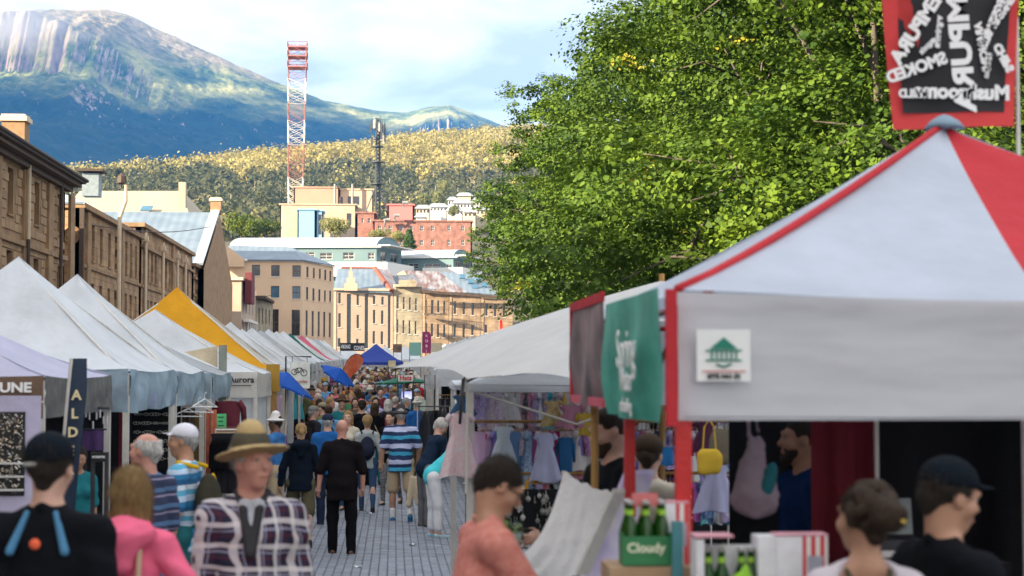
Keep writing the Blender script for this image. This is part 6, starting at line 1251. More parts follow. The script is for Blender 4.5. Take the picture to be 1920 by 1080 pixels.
canopy('huge grey-white canvas umbrella over the children\'s clothes stall', (2.30, 14.6, 2.90), [(-.02, 16.4, 2.15), (.55, 12.9, 2.06), (1.32, 11.5, 2.04), (2.9, 11.2, 2.03), (4.6, 12.9, 2.1), (4.7, 16.2, 2.1), (3.2, 18.1, 2.1), (1.05, 18.3, 2.12)], fabric('canvas_grey', (.75, .75, .74), .4, bscale=1.6, bump=.9), fabric('canvas_hem', (.50, .50, .60), .2), (2.30, 14.6, gz(14.6)), drop=0, sag=-.07)
c0_ = tent('lavender-white low tent under the big umbrella over the clothes stall', .60, 14.2, 18.2, 2.16, 2.42, TW, TW, .07, 3.6, 1, seed=12, legm=POLE)
# hooked dark bar clamped to the stall's corner
r = empty('hooked_bar', (PX(872, 14.0), 14.0, gz(14)), 'curved dark metal arm bent over the corner pole of the clothes stall', 'metal arm'); b0 = r.location; m_ = MB(); m_.tube([P(x, y, 14.0)-b0 for x, y in ((932, 676), (915, 683), (893, 690), (878, 697), (869, 712), (866, 745), (862, 795))], [.014, .016, .018, .018, .016, .014, .012], 8); m_.build('arm', M('dull_metal', (.10, .10, .11), rough=.4, metal=.6), r, True); m_ = MB(); m_.tube([P(x, y, 14.0)-b0 for x, y in ((882, 693), (874, 705), (876, 730), (874, 925))], .012, 6); m_.build('post', POLE, r)
# --- garments
GC = {}
def gmat(c, pat=None):
    k = (tuple(round(v, 2) for v in c), pat)
    if k not in GC:
        nm = 'garment_cloth_%d' % len(GC)
        GC[k] = cloth(nm, c, var=.12) if not pat else M(nm, c, rough=.9, col2=pat, scale=38, det=1, bump=.2, bscale=150)
    return GC[k]
def garment(kind, w, L, mat, loc, ang, label, group, cat=None, seed=0):
    rn = random.Random(seed); r = empty(kind, loc, label, cat or {'dress': 'dress', 'shirt': 'shirt', 'trousers': 'trousers', 'skirt': 'skirt', 'coat': 'coat'}[kind], group, ang); m_ = MB(); n = 20; k = 8; ph = rn.uniform(0, 6)
    prof = {'dress': [(0, .30), (.05, .48), (.12, .46), (.32, .36), (.5, .52), (.8, .72), (1, .85)], 'shirt': [(0, .30), (.08, .5), (.2, .46), (.6, .44), (1, .47)], 'coat': [(0, .28), (.06, .5), (.2, .47), (.6, .46), (1, .52)], 'skirt': [(0, .36), (.1, .38), (.5, .6), (1, .85)], 'trousers': [(0, .36), (.1, .38), (.35, .42), (.36, .42), (1, .36)]}[kind]
    rows = 12; rings = []
    for i in range(rows+1):
        t = i/rows; a = float(np.interp(t, [p[0] for p in prof], [p[1] for p in prof]))*w; b = (.04+.05*t)*(1 if kind in ('dress', 'skirt') else .7)*w/.3; rings.append([(a*math.cos(g)*(1+.05*t*math.sin(k*g+ph)), b*math.sin(g)*(1+.7*t*math.sin(k*g+ph)), -L*t+.012*math.sin(3*g+ph)*t) for g in [2*math.pi*j/n for j in range(n)]])
    vs = [p for q in rings for p in q]; fs = [(i*n+j, i*n+(j+1) % n, (i+1)*n+(j+1) % n, (i+1)*n+j) for i in range(rows) for j in range(n)]
    m_.add(vs, fs)
    if kind in ('shirt', 'coat', 'dress'):
        sl = .55 if kind != 'dress' else .2
        for s in (-1, 1): m_.tube([(s*w*.38, 0, -.02*L), (s*w*.56, 0, -L*.2), (s*w*(.60), .01, -L*(.2+sl*.7))] if sl > .3 else [(s*w*.38, 0, -.02*L), (s*w*.56, 0, -L*.13)], [w*.13, w*.12, w*.10] if sl > .3 else [w*.12, w*.13], 8)
    m_.build(kind+'_cloth', mat, r, True); m_ = MB(); m_.tube([(-w*.42, 0, -.03), (0, 0, .02), (w*.42, 0, -.03)], .006, 5); m_.tube([(0, 0, .02), (0, 0, .05), (.02, 0, .07), (0, 0, .085)], .0035, 4); m_.build('hanger', PALEW, r); return r
PAL = [(.75, .22, .34), (.60, .42, .62), (.38, .30, .72), (.08, .48, .60), (.66, .02, .05), (.80, .79, .82), (.40, .03, .12), (.66, .42, .08), (.05, .20, .55), (.36, .10, .34), (.75, .52, .56), (.15, .30, .52), (.02, .02, .04), (.60, .06, .18)]
NAMES = ['dusty pink', 'pale mauve', 'lilac', 'aqua', 'scarlet', 'white', 'wine red', 'mustard', 'blue', 'plum', 'blush', 'slate blue', 'black', 'rose red']
def rail(label, x0, x1, y, z, mat=WOOD, drop=0):
    r = empty('clothes_rail', ((x0+x1)/2, y, gz(y)), label, 'clothes rail'); h = (x1-x0)/2; m_ = MB(); zz = z-gz(y); m_.tube([(-h, 0, zz), (h, 0, zz-drop)], .014, 8); m_.build('bar', mat, r)
    for s in (-1, 1): m_ = MB(); m_.tube([(s*h, 0, 0), (s*h, 0, zz)], .012, 6); m_.build('upright', POLE, r)
    return r
RSEEN = {}
def rlab(s): RSEEN[s] = RSEEN.get(s, 0)+1; return s+['', '', ', next alike', ', third alike', ', fourth alike'][min(4, RSEEN[s])]
def fill_rail(x0, x1, y, z, n, wr, Lr, kinds, where, rn, angs=(50, 82), pal=None):
    for i in range(n):
        k = rn.choice(pal or range(len(PAL))); c = PAL[k]; pt = rn.random() < .45; x = x0+(x1-x0)*(i+.5)/n+rn.uniform(-.01, .01); kd = rn.choice(kinds); c = tuple(min(.85, v*1.1+.01) for v in c); c2 = tuple(min(.85, v+.35) for v in c)
        garment(kd, rn.uniform(*wr), rn.uniform(*Lr), gmat(c, c2 if pt else None), (x, y+rn.uniform(-.03, .03), z-.09), R(rn.uniform(*angs)*rn.choice((1, -1))) if rn.random() < .75 else R(rn.uniform(-20, 20)), rlab('%s %s%s on %s, %s' % (NAMES[k], 'patterned ' if pt else '', kd, where, ('left end' if i < n*.2 else 'left part' if i < n*.45 else 'middle' if i < n*.6 else 'right part' if i < n*.8 else 'right end'))), 'children\'s clothes on '+where, seed=i)
rn_ = random.Random(11)
rail('wooden rail of children\'s clothes at eye height in the clothes stall', .72, 3.2, 15.6, 1.66); fill_rail(.78, 3.15, 15.6, 1.66, 66, (.19, .25), (.30, .50), ('dress', 'shirt', 'dress', 'trousers'), 'the wooden lower rail', rn_, pal=[0, 1, 2, 3, 5, 5, 2, 1, 8, 6, 9, 10, 3, 11, 12])
rail('upper metal rail of small dresses under the canopy', .74, 3.2, 16.3, 2.0, POLE); fill_rail(.80, 3.15, 16.3, 2.0, 52, (.18, .24), (.26, .38), ('dress', 'shirt', 'skirt'), 'the upper rail', rn_, pal=[0, 1, 4, 4, 5, 5, 3, 10, 12, 7, 2])
rail('low rail of dark clothes at the back of the clothes stall', .8, 3.2, 17.2, 1.25, POLED); fill_rail(.85, 3.1, 17.2, 1.25, 26, (.2, .28), (.4, .55), ('dress', 'shirt', 'trousers'), 'the low back rail', rn_, pal=[12, 2, 5, 11, 8, 6, 3, 1])
wall_thing('stall_backcloth', 'dark cloth behind the rails of the clothes stall', .75, 4.1, 18.1, gz(18), 2.0, BLACK, .04)
for i, (lab, kd, px, py, Yd, w, L, c, c2, a) in enumerate([('white and pink floral long dress hanging at the stall corner', 'dress', 862, 775, 14.1, .20, .52, (.66, .62, .66), (.72, .45, .48), 10), ('denim child dress with pink top above the floral dress', 'dress', 868, 742, 14.3, .14, .16, (.04, .10, .20), None, 0), ('lilac flounced dress in front of the lower rail', 'dress', 1023, 812, 14.9, .17, .42, (.52, .55, .80), None, 0), ('mustard patterned smock hung on the upper rail', 'dress', 1037, 752, 15.3, .14, .22, (.62, .44, .16), (.75, .62, .35), 0),
        ('pink child dress hung under the canopy hem', 'dress', 1072, 760, 15.2, .19, .2, (.66, .30, .42), None, 0), ('white frilly dress on the wooden rail', 'dress', 944, 800, 15.3, .15, .32, (.60, .68, .76), None, 10), ('blue shirt at the right end of the wooden rail', 'shirt', 1060, 820, 15.2, .14, .38, (.04, .16, .38), None, 10), ('orange scarf top hanging low by the seated man\'s face', 'skirt', 998, 895, 15.0, .14, .14, (.75, .36, .02), None, 20),
        ('yellow child top at the end of the upper rail', 'shirt', 1098, 775, 15.2, .17, .2, (.66, .46, .08), None, 30), ('blue knotted top hanging between the red legs', 'shirt', 1245, 838, 13.5, .18, .14, (.04, .22, .55), None, 0), ('pale lavender dress right of the red corner leg', 'dress', 1342, 860, 12.2, .20, .38, (.50, .52, .78), None, 0), ('dark plum dress hanging right of the red corner leg', 'dress', 1322, 790, 12.4, .14, .22, (.12, .04, .09), None, 0)]):
    q = P(px, py, Yd); garment(kd, w, L, gmat(c, c2), (q.x, Yd, q.z), R(a), lab, 'garments hung singly', seed=i+90)
m_ = MB(); m_.tube([P(1115, 1000, 9.7)-Vector((0, 0, 1.2)), P(1115, 735, 9.7)], .022, 8); loose('wooden_post', 'ochre wooden post at the far corner of the red and white tent', 'post', m_, WOOD)
# table of booties
stall_table('low table with navy cloth below the children\'s clothes', .78, 1.85, 12.6, 13.3, .84, cloth('navy_cloth', (.02, .06, .16)))
rb = random.Random(9)
for i in range(46):
    x = rb.uniform(.82, 1.5); y = rb.uniform(12.65, 13.2); r = empty('knitted_bootee', (x, y, gz(13)+.845+(.05 if rb.random() < .4 else 0)), '%s knitted bootee on the navy table, %s, %s' % (rb.choice(['white', 'red and white', 'navy', 'grey']), 'rear edge' if y > 13.02 else 'front edge' if y < 12.83 else 'middle of the heap', 'far left' if x < .95 else 'left' if x < 1.1 else 'centre' if x < 1.22 else 'right' if x < 1.36 else 'far right'), 'bootee', 'knitted bootees heaped on the navy table', rb.uniform(0, 6)); cc = {'white': (.7, .7, .7), 'red and white': (.5, .06, .06), 'navy': (.04, .06, .14), 'grey': (.3, .3, .32)}[r['label'].split(' knitted')[0]]
    m_ = MB(); m_.tube([(0, -.05, .02), (0, 0, .028), (0, .05, .02)], [.022, .03, .018], 7); m_.tube([(0, -.035, .03), (0, -.04, .075)], [.024, .028], 7); m_.build('foot', gmat(cc), r, True)
# racks of small trinkets behind the reading man
tr = empty('trinket_rack', (1.35, 14.4, gz(14)), 'dark rack crowded with small hanging trinkets below the clothes', 'rack'); m_ = MB(); m_.box(-.6, 1.2, .1, .13, .3, 1.22); m_.build('board', BLACK, tr); rt_ = random.Random(5)
for j in range(150): m_ = MB() if j < 1 else m_; x, z = rt_.uniform(-.58, 1.18), rt_.uniform(.5, 1.18); s = rt_.uniform(.012, .03); m_.lathe([(s*.4, -s), (s, 0), (s*.5, s)], (x, .06, z), 6); m_.tube([(x, .08, z+s), (x, .09, z+s+.04)], .003, 3)
o = m_.build('trinkets', [M('trinket_mix', (.03, .05, .05), col2=(.62, .60, .55), scale=9, det=1, bump=0, rough=.3)], tr); tag(o, kind='stuff')
# slumped cloth sheet
sh = empty('draped_sheet', (1.2, 9.2, 0), 'large grey-white sheet hanging in a slack curve right of the reading man', 'sheet'); q = [P(1058, 884, 9.6), P(1152, 924, 9.3), P(1030, 1180, 8.3), P(905, 1060, 8.6)]; b0 = sh.location; m_ = MB()
def fsh(u, v):
    a = q[0].lerp(q[1], u); d = q[3].lerp(q[2], u); p = a.lerp(d, v); s = math.sin(math.pi*v); return (p.x+.05*s-b0.x+.0, p.y-b0.y+.10*s+.010*math.sin(9*u+3*v+2*math.sin(4*u)), p.z-b0.z-.16*s-.02*math.sin(math.pi*u)+.006*math.sin(17*u+5*v*v)+.004*math.sin(31*u-4*v))
m_.grid(fsh, 30, 24); m_.build('cloth', fabric('sheet_grey', (.62, .61, .60), .2, bscale=9), sh, True)
for a in (q[0], q[1]): m_ = MB(); m_.tube([(a.x-b0.x, a.y-b0.y+.03, 0), (a.x-b0.x, a.y-b0.y+.03, a.z)], .014, 6); m_.build('support_pole', POLE, sh)
# leaning display boards next to it
for i, (a, b, w, lab, mt) in enumerate([((1172, 890), (1095, 1085), .07, 'white board with a coloured print leaning beside the draped sheet', M('print_mix', (.70, .70, .74), col2=(.45, .40, .62), scale=7, det=1, bump=0)), ((1150, 925), (1080, 1080), .03, 'narrow grey board leaning against the printed one', M('board_grey', (.42, .41, .38), rough=.7))]):
    p, q_ = P(*a, 8.2-i*.15), P(*b, 7.9-i*.15); r = empty('display_board', (q_.x, q_.y, 0), lab, 'board'); m_ = MB(); m_.obox(q_-r.location, (w*2.2, .06, 0), p-q_, (.0, .02, .02)); m_.build('panel', mt, r); m_ = MB(); m_.tube([(0, 0, 0), q_-r.location], .02, 6); m_.build('leg', POLED, r)
# leafy pot plant in front of the reading man
v = MB(); rp = random.Random(3)
for k in range(60): a = rp.uniform(0, 6.28); t = rp.uniform(.02, .10); h = rp.uniform(.1, .2); x0_, y0_ = .03*math.cos(a*3), .03*math.sin(a*3); e = Vector((t*math.cos(a), t*math.sin(a), h)); s = Vector((-math.sin(a), math.cos(a), 0))*.008; b = Vector((x0_, y0_, 0)); v.quad(b-s, b+s, (b+e)*.6+s*1.3+Vector((0, 0, .05)), (b+e)*.6-s*1.3+Vector((0, 0, .05))); v.add([(b+e)*.6-s*1.3+Vector((0, 0, .05)), (b+e)*.6+s*1.3+Vector((0, 0, .05)), e+b], [(0, 1, 2)])
pr_ = empty('wrapped_herbs', tuple(P(947, 1052, 7.9)), 'bunch of green herbs in a clear wrapper in front of the reading man', 'plant'); v.build('leaves', M('herb_green', (.10, .22, .03), col2=(.25, .35, .12), scale=20, trans=.3), pr_); m_ = MB(); m_.lathe([(.02, -.05), (.05, 0), (.08, .12), (.085, .13)], n=14); m_.build('wrapper', M('clear_wrap', (.6, .68, .66), rough=.2, trans=.7), pr_, True)
tb = MB(); tb.box(.3, 1.05, 6.9, 7.9, 0, 1.0) ; loose('reading_counter', 'low white-topped counter the man in salmon leans over', 'counter', tb, M('counter_white', (.5, .5, .5)))
# --- aisle furniture farther on, right side
def board(name, label, px0, py0, px1, py1, Yd, mat, cat='sign', legs=True, frame=None, txt=None, tm=LETR, ts=.2):
    a, b = P(px0, py1, Yd), P(px1, py0, Yd); r = empty(name, ((a.x+b.x)/2, Yd, gz(Yd)), label, cat); L0_ = r.location; m_ = MB(); m_.box(a.x-L0_.x, b.x-L0_.x, 0, .03, a.z-L0_.z, b.z-L0_.z); m_.build('panel', mat, r)
    if legs:
        for x in (a.x, b.x): m_ = MB(); m_.tube([(x-L0_.x, .05, 0), (x-L0_.x, .05, b.z-L0_.z)], .02, 5); m_.build('leg', frame or POLED, r)
    if txt: text(txt, ts, tm, r, (0, -.006, (a.z+b.z)/2-L0_.z), (math.pi/2, 0, 0), bold=.004)
    return r
rs = [(19.2, 1.9), (22.6, 1.9), (26, 1.8), (29.5, 1.7), (33, 1.5), (40.8, 1.0), (44.5, 1.1), (48, 1.1), (52, 1.2), (56.5, 1.2), (61, 1.3), (66, 1.3), (71, 1.4), (77, 1.5), (83, 1.5), (90, 1.6), (97, 1.6), (104, 1.6)]
for i, (y0, xf) in enumerate(rs):
    t_ = tent('white tent in the right row, %s' % ['just behind the clothes stall', 'second behind the clothes stall', 'third behind the clothes stall', 'fourth behind the clothes stall', 'fifth behind the clothes stall', 'with the rack of dark clothes and slatted valance', 'behind the dark clothes rack', 'beside the blue screen', 'behind the hat sign', 'behind the green umbrella', 'just past the green umbrella', 'next but one past the green umbrella', 'before the magenta flag', 'by the magenta flag', 'past the magenta flag', 'near the green and cyan poster', 'last but one of its row', 'last of its row'][i], xf, y0, y0+3.2, 2.36, 3.3, TW if i % 3 else TO, None, .42 if i == 5 else .3, seed=60+i, side=1, group='tents in the right row')
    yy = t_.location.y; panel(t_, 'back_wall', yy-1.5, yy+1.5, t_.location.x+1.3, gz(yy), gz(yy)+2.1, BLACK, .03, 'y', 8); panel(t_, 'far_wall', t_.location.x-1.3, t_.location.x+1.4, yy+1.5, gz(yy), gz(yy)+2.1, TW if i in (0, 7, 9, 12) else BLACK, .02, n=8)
DPAL = [((.02, .02, .025), 'black'), ((.06, .06, .07), 'charcoal'), ((.10, .10, .12), 'grey'), ((.02, .06, .05), 'dark green'), ((.45, .03, .05), 'red'), ((.05, .05, .10), 'navy')]
rail('rail of long dark coats in the right row past the clothes stall', 1.06, 1.95, 41.2, gz(41)+1.75)
for i in range(14): c, nm = DPAL[[0, 1, 0, 2, 1, 3, 4, 0, 1, 5, 0, 1, 2, 0][i]]; garment('coat', .34, 1.15, gmat(c), (1.1+i*.06, 41.2, gz(41)+1.66), R(70 if i % 2 else -75), '%s coat on the rail of dark clothes, %s' % (nm, ['first from the left', 'second from the left', 'third from the left', 'fourth from the left', 'fifth from the left', 'beside the red one', 'the only red one', 'just right of the red one', 'second right of the red one', 'third right of the red one', 'fourth right of the red one', 'fourth from the right end', 'third from the right end', 'at the right end'][i]), 'coats on the dark rail', seed=i)
for i in range(6): garment('coat', .45, 1.25, gmat(DPAL[[1, 2, 1, 0, 1, 2][i]][0]), (.62+i*.09, 36.4+i*.3, gz(38)+1.5), R(80), 'long grey-black coat hanging at the aisle corner, %s' % ['nearest', 'second', 'third', 'fourth', 'fifth', 'farthest'][i], 'coats at the aisle corner', seed=i+40)
rail('rail at the aisle corner carrying long grey-black coats', .5, 1.2, 37.2, gz(37)+1.6, POLED)
board('hat_sign', 'white sign reading Hats in red above the right stalls', 746, 703, 775, 715, 42, M('sign_white', (.75, .72, .70), bump=0), txt='Hats', ts=.16)
board('art_print', 'framed pale art print with green leaves on a wooden crate', 777, 750, 798, 779, 39, M('art_paper', (.68, .70, .66), col2=(.35, .50, .40), scale=4, det=1, bump=0), 'picture', frame=PALEW); board('blue_screen', 'small blue lit screen among the right stalls', 753, 734, 772, 748, 45, M('screen_blue', (.12, .14, .45), col2=(.5, .5, .8), scale=3, bump=0, emit=.5), 'screen')
r = empty('pine_rack', (PX(787, 39.2), 39.2, gz(39)), 'pale pine rack of pigeonholes under the art print', 'rack')
for k in range(4): m_ = MB(); m_.box(-.2, .2, -.12, .12, .25+k*.22, .27+k*.22); m_.build('shelf', PALEW, r)
for s in (-.2, 0, .2): m_ = MB(); m_.box(s-.01, s+.01, -.12, .12, 0, .95); m_.build('upright', PALEW, r)
board('line_drawing_poster', 'grey poster with drawn figures between the hat sign and the slatted valance', 797, 703, 815, 730, 41, M('poster_grey', (.55, .57, .60), col2=(.25, .26, .28), scale=6, bump=0), 'poster'); board('price_card', 'cream card with a small animal picture left of the big umbrella tip', 728, 676, 742, 688, 55, M('card_cream', (.70, .62, .40), bump=0)); board('cyan_poster', 'cyan and green landscape poster behind the right row', 768, 642, 789, 667, 95, M('poster_cyan', (.25, .55, .62), col2=(.30, .55, .25), scale=.7, bump=0), 'poster'); board('yellow_poster', 'cream and yellow poster right of the magenta flag', 806, 643, 828, 660, 96, M('poster_yellow', (.70, .55, .25), col2=(.72, .70, .62), scale=.8, bump=0), 'poster'); board('photo_board', 'brown framed photo board with white header on the end building', 738, 645, 753, 661, 118, M('photo_brown', (.10, .06, .05), col2=(.35, .25, .18), scale=2, bump=0))
r = board('black_sign', 'black sign with white capitals and crossed figures over the far stalls', 638, 643, 683, 658, 116, M('sign_black', (.03, .035, .04), bump=0)); text('VIKING', .36, LETW, r, (-.45, -.02, CAMH+52/FPX*116-r.location.z-.1), (math.pi/2, 0, 0), bold=.01, sx=.55); text('CONES', .36, LETW, r, (.45, -.02, CAMH+50/FPX*116-r.location.z-.1), (math.pi/2, 0, 0), bold=.01, sx=.6)
def disc_umbrella(label, c, rad, h, mat, tilt, base, name='parasol', pole=True, group=None, n=8):
    Rm = Matrix.Rotation(R(tilt[1]), 3, 'Y') @ Matrix.Rotation(R(tilt[0]), 3, 'X'); A = Vector(c)+Rm @ Vector((0, 0, h)); rim = [Vector(c)+Rm @ Vector((rad*math.cos(2*math.pi*k/n), rad*math.sin(2*math.pi*k/n), 0)) for k in range(n)]
    return canopy(label, A, rim, mat, None, base, name=name, rib=POLE, drop=.04, sag=.0, group=group)
cobalt = fabric('cobalt', (.01, .10, .52), .2)
disc_umbrella('bright blue tilted parasol in the left row below the teal tent', P(633, 704, 40), .46, .2, cobalt, (14, 32), (P(633, 704, 40).x, 40, gz(40))); disc_umbrella('blue parasol with green edge beside the ochre post', P(530, 722, 32), .62, .26, cobalt, (0, 24), (P(530, 722, 32).x, 32, gz(32))); disc_umbrella('dark green parasol above the right stalls', P(757, 717, 43), .72, .16, fabric('bottle_green_cloth', (.005, .12, .07), .1), (0, -2), (P(757, 717, 43).x, 43, gz(43)))
r = empty('ochre_post', (P(512, 740, 31.4).x, 31.4, gz(31)), 'ochre wooden post with hanging cloth at the yellow tent\'s corner', 'post'); m_ = MB(); zt_ = P(512, 683, 31.4).z-gz(31); m_.box(-.07, .07, -.05, .05, 0, zt_); m_.build('shaft', WOOD, r); m_ = MB(); m_.box(-.12, .12, -.08, -.055, zt_-.5, zt_); m_.build('cloth', cloth('ochre_cloth', (.40, .24, .05)), r)
r = empty('cream_board', (P(395, 680, 27).x, 27.6, gz(27)), 'pale board with grey-green post sticking up between the left tents', 'board'); a = P(345, 660, 27.6)-r.location; b = P(408, 649, 27.6)-r.location; c = P(408, 692, 27.6)-r.location; m_ = MB(); m_.poly([a, (c.x, 0, a.z-.25), c, b]); m_.build('panel', M('cream_ply', (.62, .52, .36), rough=.8), r); m_ = MB(); q1, q2 = P(410, 647, 27.5)-r.location, P(424, 690, 27.5)-r.location; m_.box(q1.x, q2.x, -.1, 0, 0, q1.z); m_.build('post', M('post_greygreen', (.22, .25, .22), rough=.7), r)
# bicycle sign hanging from a bracket
r = empty('bicycle_sign', (P(540, 700, 33).x, 33, gz(33)), 'white hanging sign with a drawn bicycle on a dark bracket', 'sign'); L0_ = r.location; p_ = lambda x, y: P(x, y, 33)-L0_
m_ = MB(); m_.tube([(p_(536, 700).x, 0, 0), p_(536, 668), p_(584, 669)], .018, 6); m_.build('bracket', POLED, r); m_ = MB(); a, b = p_(543, 728), p_(581, 678); m_.box(a.x, b.x, 0, .02, a.z, b.z); m_.build('panel', M('sign_cream', (.72, .74, .68), bump=0), r); m_ = MB()
for cx_, cy_, rr in ((552, 697, 5.2), (570, 699, 5.8)):
    c = p_(cx_, cy_); rad = rr*33/FPX; m_.tube([(c.x+rad*math.cos(t*.5236), -.008, c.z+rad*math.sin(t*.5236)) for t in range(13)], .006, 4)
W1, W2, S_, B_, H_ = p_(552, 697), p_(570, 699), p_(557, 690), p_(561, 699), p_(566, 690)
for a, b in ((W1, S_), (W1, B_), (B_, S_), (S_, H_), (B_, H_), (W2, H_)): m_.tube([a+Vector((0, -.008, 0)), b+Vector((0, -.008, 0))], .006, 4)
m_.build('bicycle_drawing', LETK, r); text('artcycles', .085, M('letter_pink', (.62, .25, .22), bump=0), r, tuple(p_(562, 715)+Vector((0, -.008, 0))), (math.pi/2, 0, 0), bold=.002)
for x in (548, 576): m_ = MB(); m_.tube([p_(x, 669), p_(x, 679)], .005, 4); m_.build('string', POLED, r)
# feather flags
def feather(label, px, py0, py1, Yd, w, mat, tilt=0, letters=None, lm=LETG, name='feather_flag', base=True, ls=.16, curve=0):
    top, bot = P(px, py0, Yd), P(px, py1, Yd); r = empty(name, (bot.x, Yd, gz(Yd)), label, 'flag'); L_ = r.location; H = top.z-bot.z; m_ = MB(); zb = bot.z-L_.z
    def f(u, v): t = v; x = w*u*(1-.75*max(0, t-.82)/.18*(1 if curve else .3)); return (x-.0+tilt*t*H+(curve*math.sin(math.pi*t*.6)), .03*math.sin(5*t+2*u), zb+H*t)
    m_.grid(f, 5, 16); m_.build('cloth', mat, r, True); m_ = MB(); m_.tube([(0, 0, 0), (0, 0, zb)]+[(f(0, t)[0], f(0, t)[1]-.0, f(0, t)[2]) for t in (.2, .4, .6, .8, 1)], .014, 6); m_.build('pole', POLE, r)
    for i, ch in enumerate(letters or ''): t = .80-i*(ls*1.35)/H; q = f(.5, t); text(ch, ls, lm, r, (q[0], q[1]-.015, q[2]), (math.pi/2, 0, 0), bold=.003)
    return r
feather('dark navy upright flag with gold letters at the corner of the nearest left tent', 99, 672, 1020, 13.3, .14, M('navy_flag', (.015, .03, .06), rough=.7), .09, 'ALDER', ls=.105, name='navy_flag')
r = empty('feather_flag', (PX(640, 48), 48, gz(48)), 'orange-red curved feather flag over the middle of the crowd', 'flag'); m_ = MB(); op = [P(x, y, 48)-r.location for x, y in ((641, 706), (644, 692), (650, 678), (658, 668), (666, 664), (675, 665), (681, 671), (681, 680), (675, 690), (668, 699), (660, 704), (657, 712), (649, 708))]; k = len(op); m_.add([tuple(q) for q in op]+[tuple(q+Vector((0, .02, 0))) for q in op], [tuple(range(k))[::-1], tuple(range(k, 2*k))]+[(i, (i+1) % k, (i+1) % k+k, i+k) for i in range(k)]); m_.build('cloth', M('orange_flag', (.62, .10, .03), rough=.6, trans=.3, col2=(.75, .28, .16), scale=5, det=2), r)
m_ = MB(); m_.tube([(0, 0, 0)]+[tuple(q+Vector((0, .01, 0))) for q in op[:7]], .014, 6); m_.build('pole', POLED, r)
feather('magenta upright flag before the end terrace', 791, 622, 662, 92, .48, M('magenta_flag', (.38, .05, .16), trans=.3), .02, 'KOBI', LETW, ls=.2); feather('small bright red pennant by the end terrace', 936, 600, 640, 100, .2, M('red_flag', (.6, .04, .03), trans=.3))
# --- dark blue marquee at the end
bt_ = tent('royal blue peaked tent at the far end of the aisle', 1.0, 112, 115.6, 2.15, 3.35, TBL, TBL, .2, 3.6, -1, seed=70)
bt_.location.x = P(705, 660, 114).x
for i, (px, w, y, lab) in enumerate([(722, 2.6, 122, 'small white tent just right of the blue one'), (650, 3, 124, 'grey-white tent just left of the blue one'), (760, 3, 126, 'white tent under the far photo board')]): t_ = tent(lab, 0, y, y+3, 2.2, 3.2, TW, None, .25, w, -1, seed=80+i); t_.location.x = PX(px, y)
# --- things in the left stalls
r = empty('mirror_display', (PX(35, 13.2), 13.2, gz(13)), 'lavender-framed display of glittering metal jewellery at the left edge', 'display'); L_ = r.location; a, b = P(-70, 945, 13.2)-L_, P(76, 742, 13.2)-L_
m_ = MB(); m_.box(a.x, b.x, 0, .03, 0, b.z); m_.build('frame_cloth', fabric('lavender_cloth', (.55, .52, .70), .15), r); c, d = P(-60, 930, 13.2)-L_, P(48, 772, 13.2)-L_; m_ = MB(); m_.box(c.x, d.x, -.012, 0, c.z, d.z); m_.build('black_board', M('gloss_black', (.015, .015, .015), rough=.2, bump=0), r); rj = random.Random(2); m_ = MB()
SIL = M('polished_metal', (.75, .62, .45), rough=.18, metal=1, bump=0, col2=(.8, .8, .8), scale=20)
for k in range(420): x = rj.uniform(c.x+.02, d.x-.02); z = rj.uniform(c.z+.02, d.z-.02)**1; s = rj.uniform(.006, .016); q = rj.uniform(0, 3.1); m_.tube([(x, -.02, z), (x+s*math.cos(q)*1.6, -.035, z+s*math.sin(q)*1.6)], [s*.5, s*.35], 5)
o = m_.build('jewellery', SIL, r); tag(o, kind='stuff')
for k in range(3): m_ = MB(); zz = c.z+.04+k*.10; m_.box(c.x, d.x, -.06, -.012, zz, zz+.012); m_.build('shelf', M('shelf_white', (.6, .6, .6)), r)
r = empty('wind_chimes', (PX(160, 16.3), 16.3, gz(16)), 'row of small silver hanging pieces in the dark stall beside the navy flag', 'chimes'); L_ = r.location
for k in range(12): px = 128+k*6.6; py = 790-abs(math.sin(k*.9))*22; p, q = P(px, py, 16.3)-L_, P(px, py+14, 16.3)-L_; m_ = MB(); m_.tube([p, q], .010, 5); m_.build('silver_piece', M('silver', (.6, .6, .62), rough=.3, metal=.8, bump=0), r)
m_ = MB(); p, q = P(122, 765, 16.3)-L_, P(205, 765, 16.3)-L_; m_.tube([p, q], .012, 5); m_.build('bar', POLED, r)
r = empty('purple_hanging', (PX(172, 16.6), 16.6, gz(16)), 'purple cloth hanging at the back of the dark jewellery stall', 'cloth'); L_ = r.location; panel(r, 'cloth', PX(155, 16.6), PX(196, 16.6), 16.6, P(170, 845, 16.6).z, P(170, 805, 16.6).z, cloth('purple', (.10, .06, .16)), .01, n=6); m_ = MB(); m_.tube([P(150, 805, 16.6)-L_, P(200, 805, 16.6)-L_], .01, 5); m_.build('rod', POLED, r)
stall_table('stall table with cream cloth behind the pink hooded woman', -3.9, -2.9, 14.2, 16.2, .82, cloth('cream_cloth', (.55, .50, .45)))
r = board('black_notice', 'small black notice with chalk writing on a stand in the jewellery stall', 172, 848, 198, 866, 14.6, M('chalk_black', (.02, .02, .02)), txt='HAND MADE', tm=LETW, ts=.017)
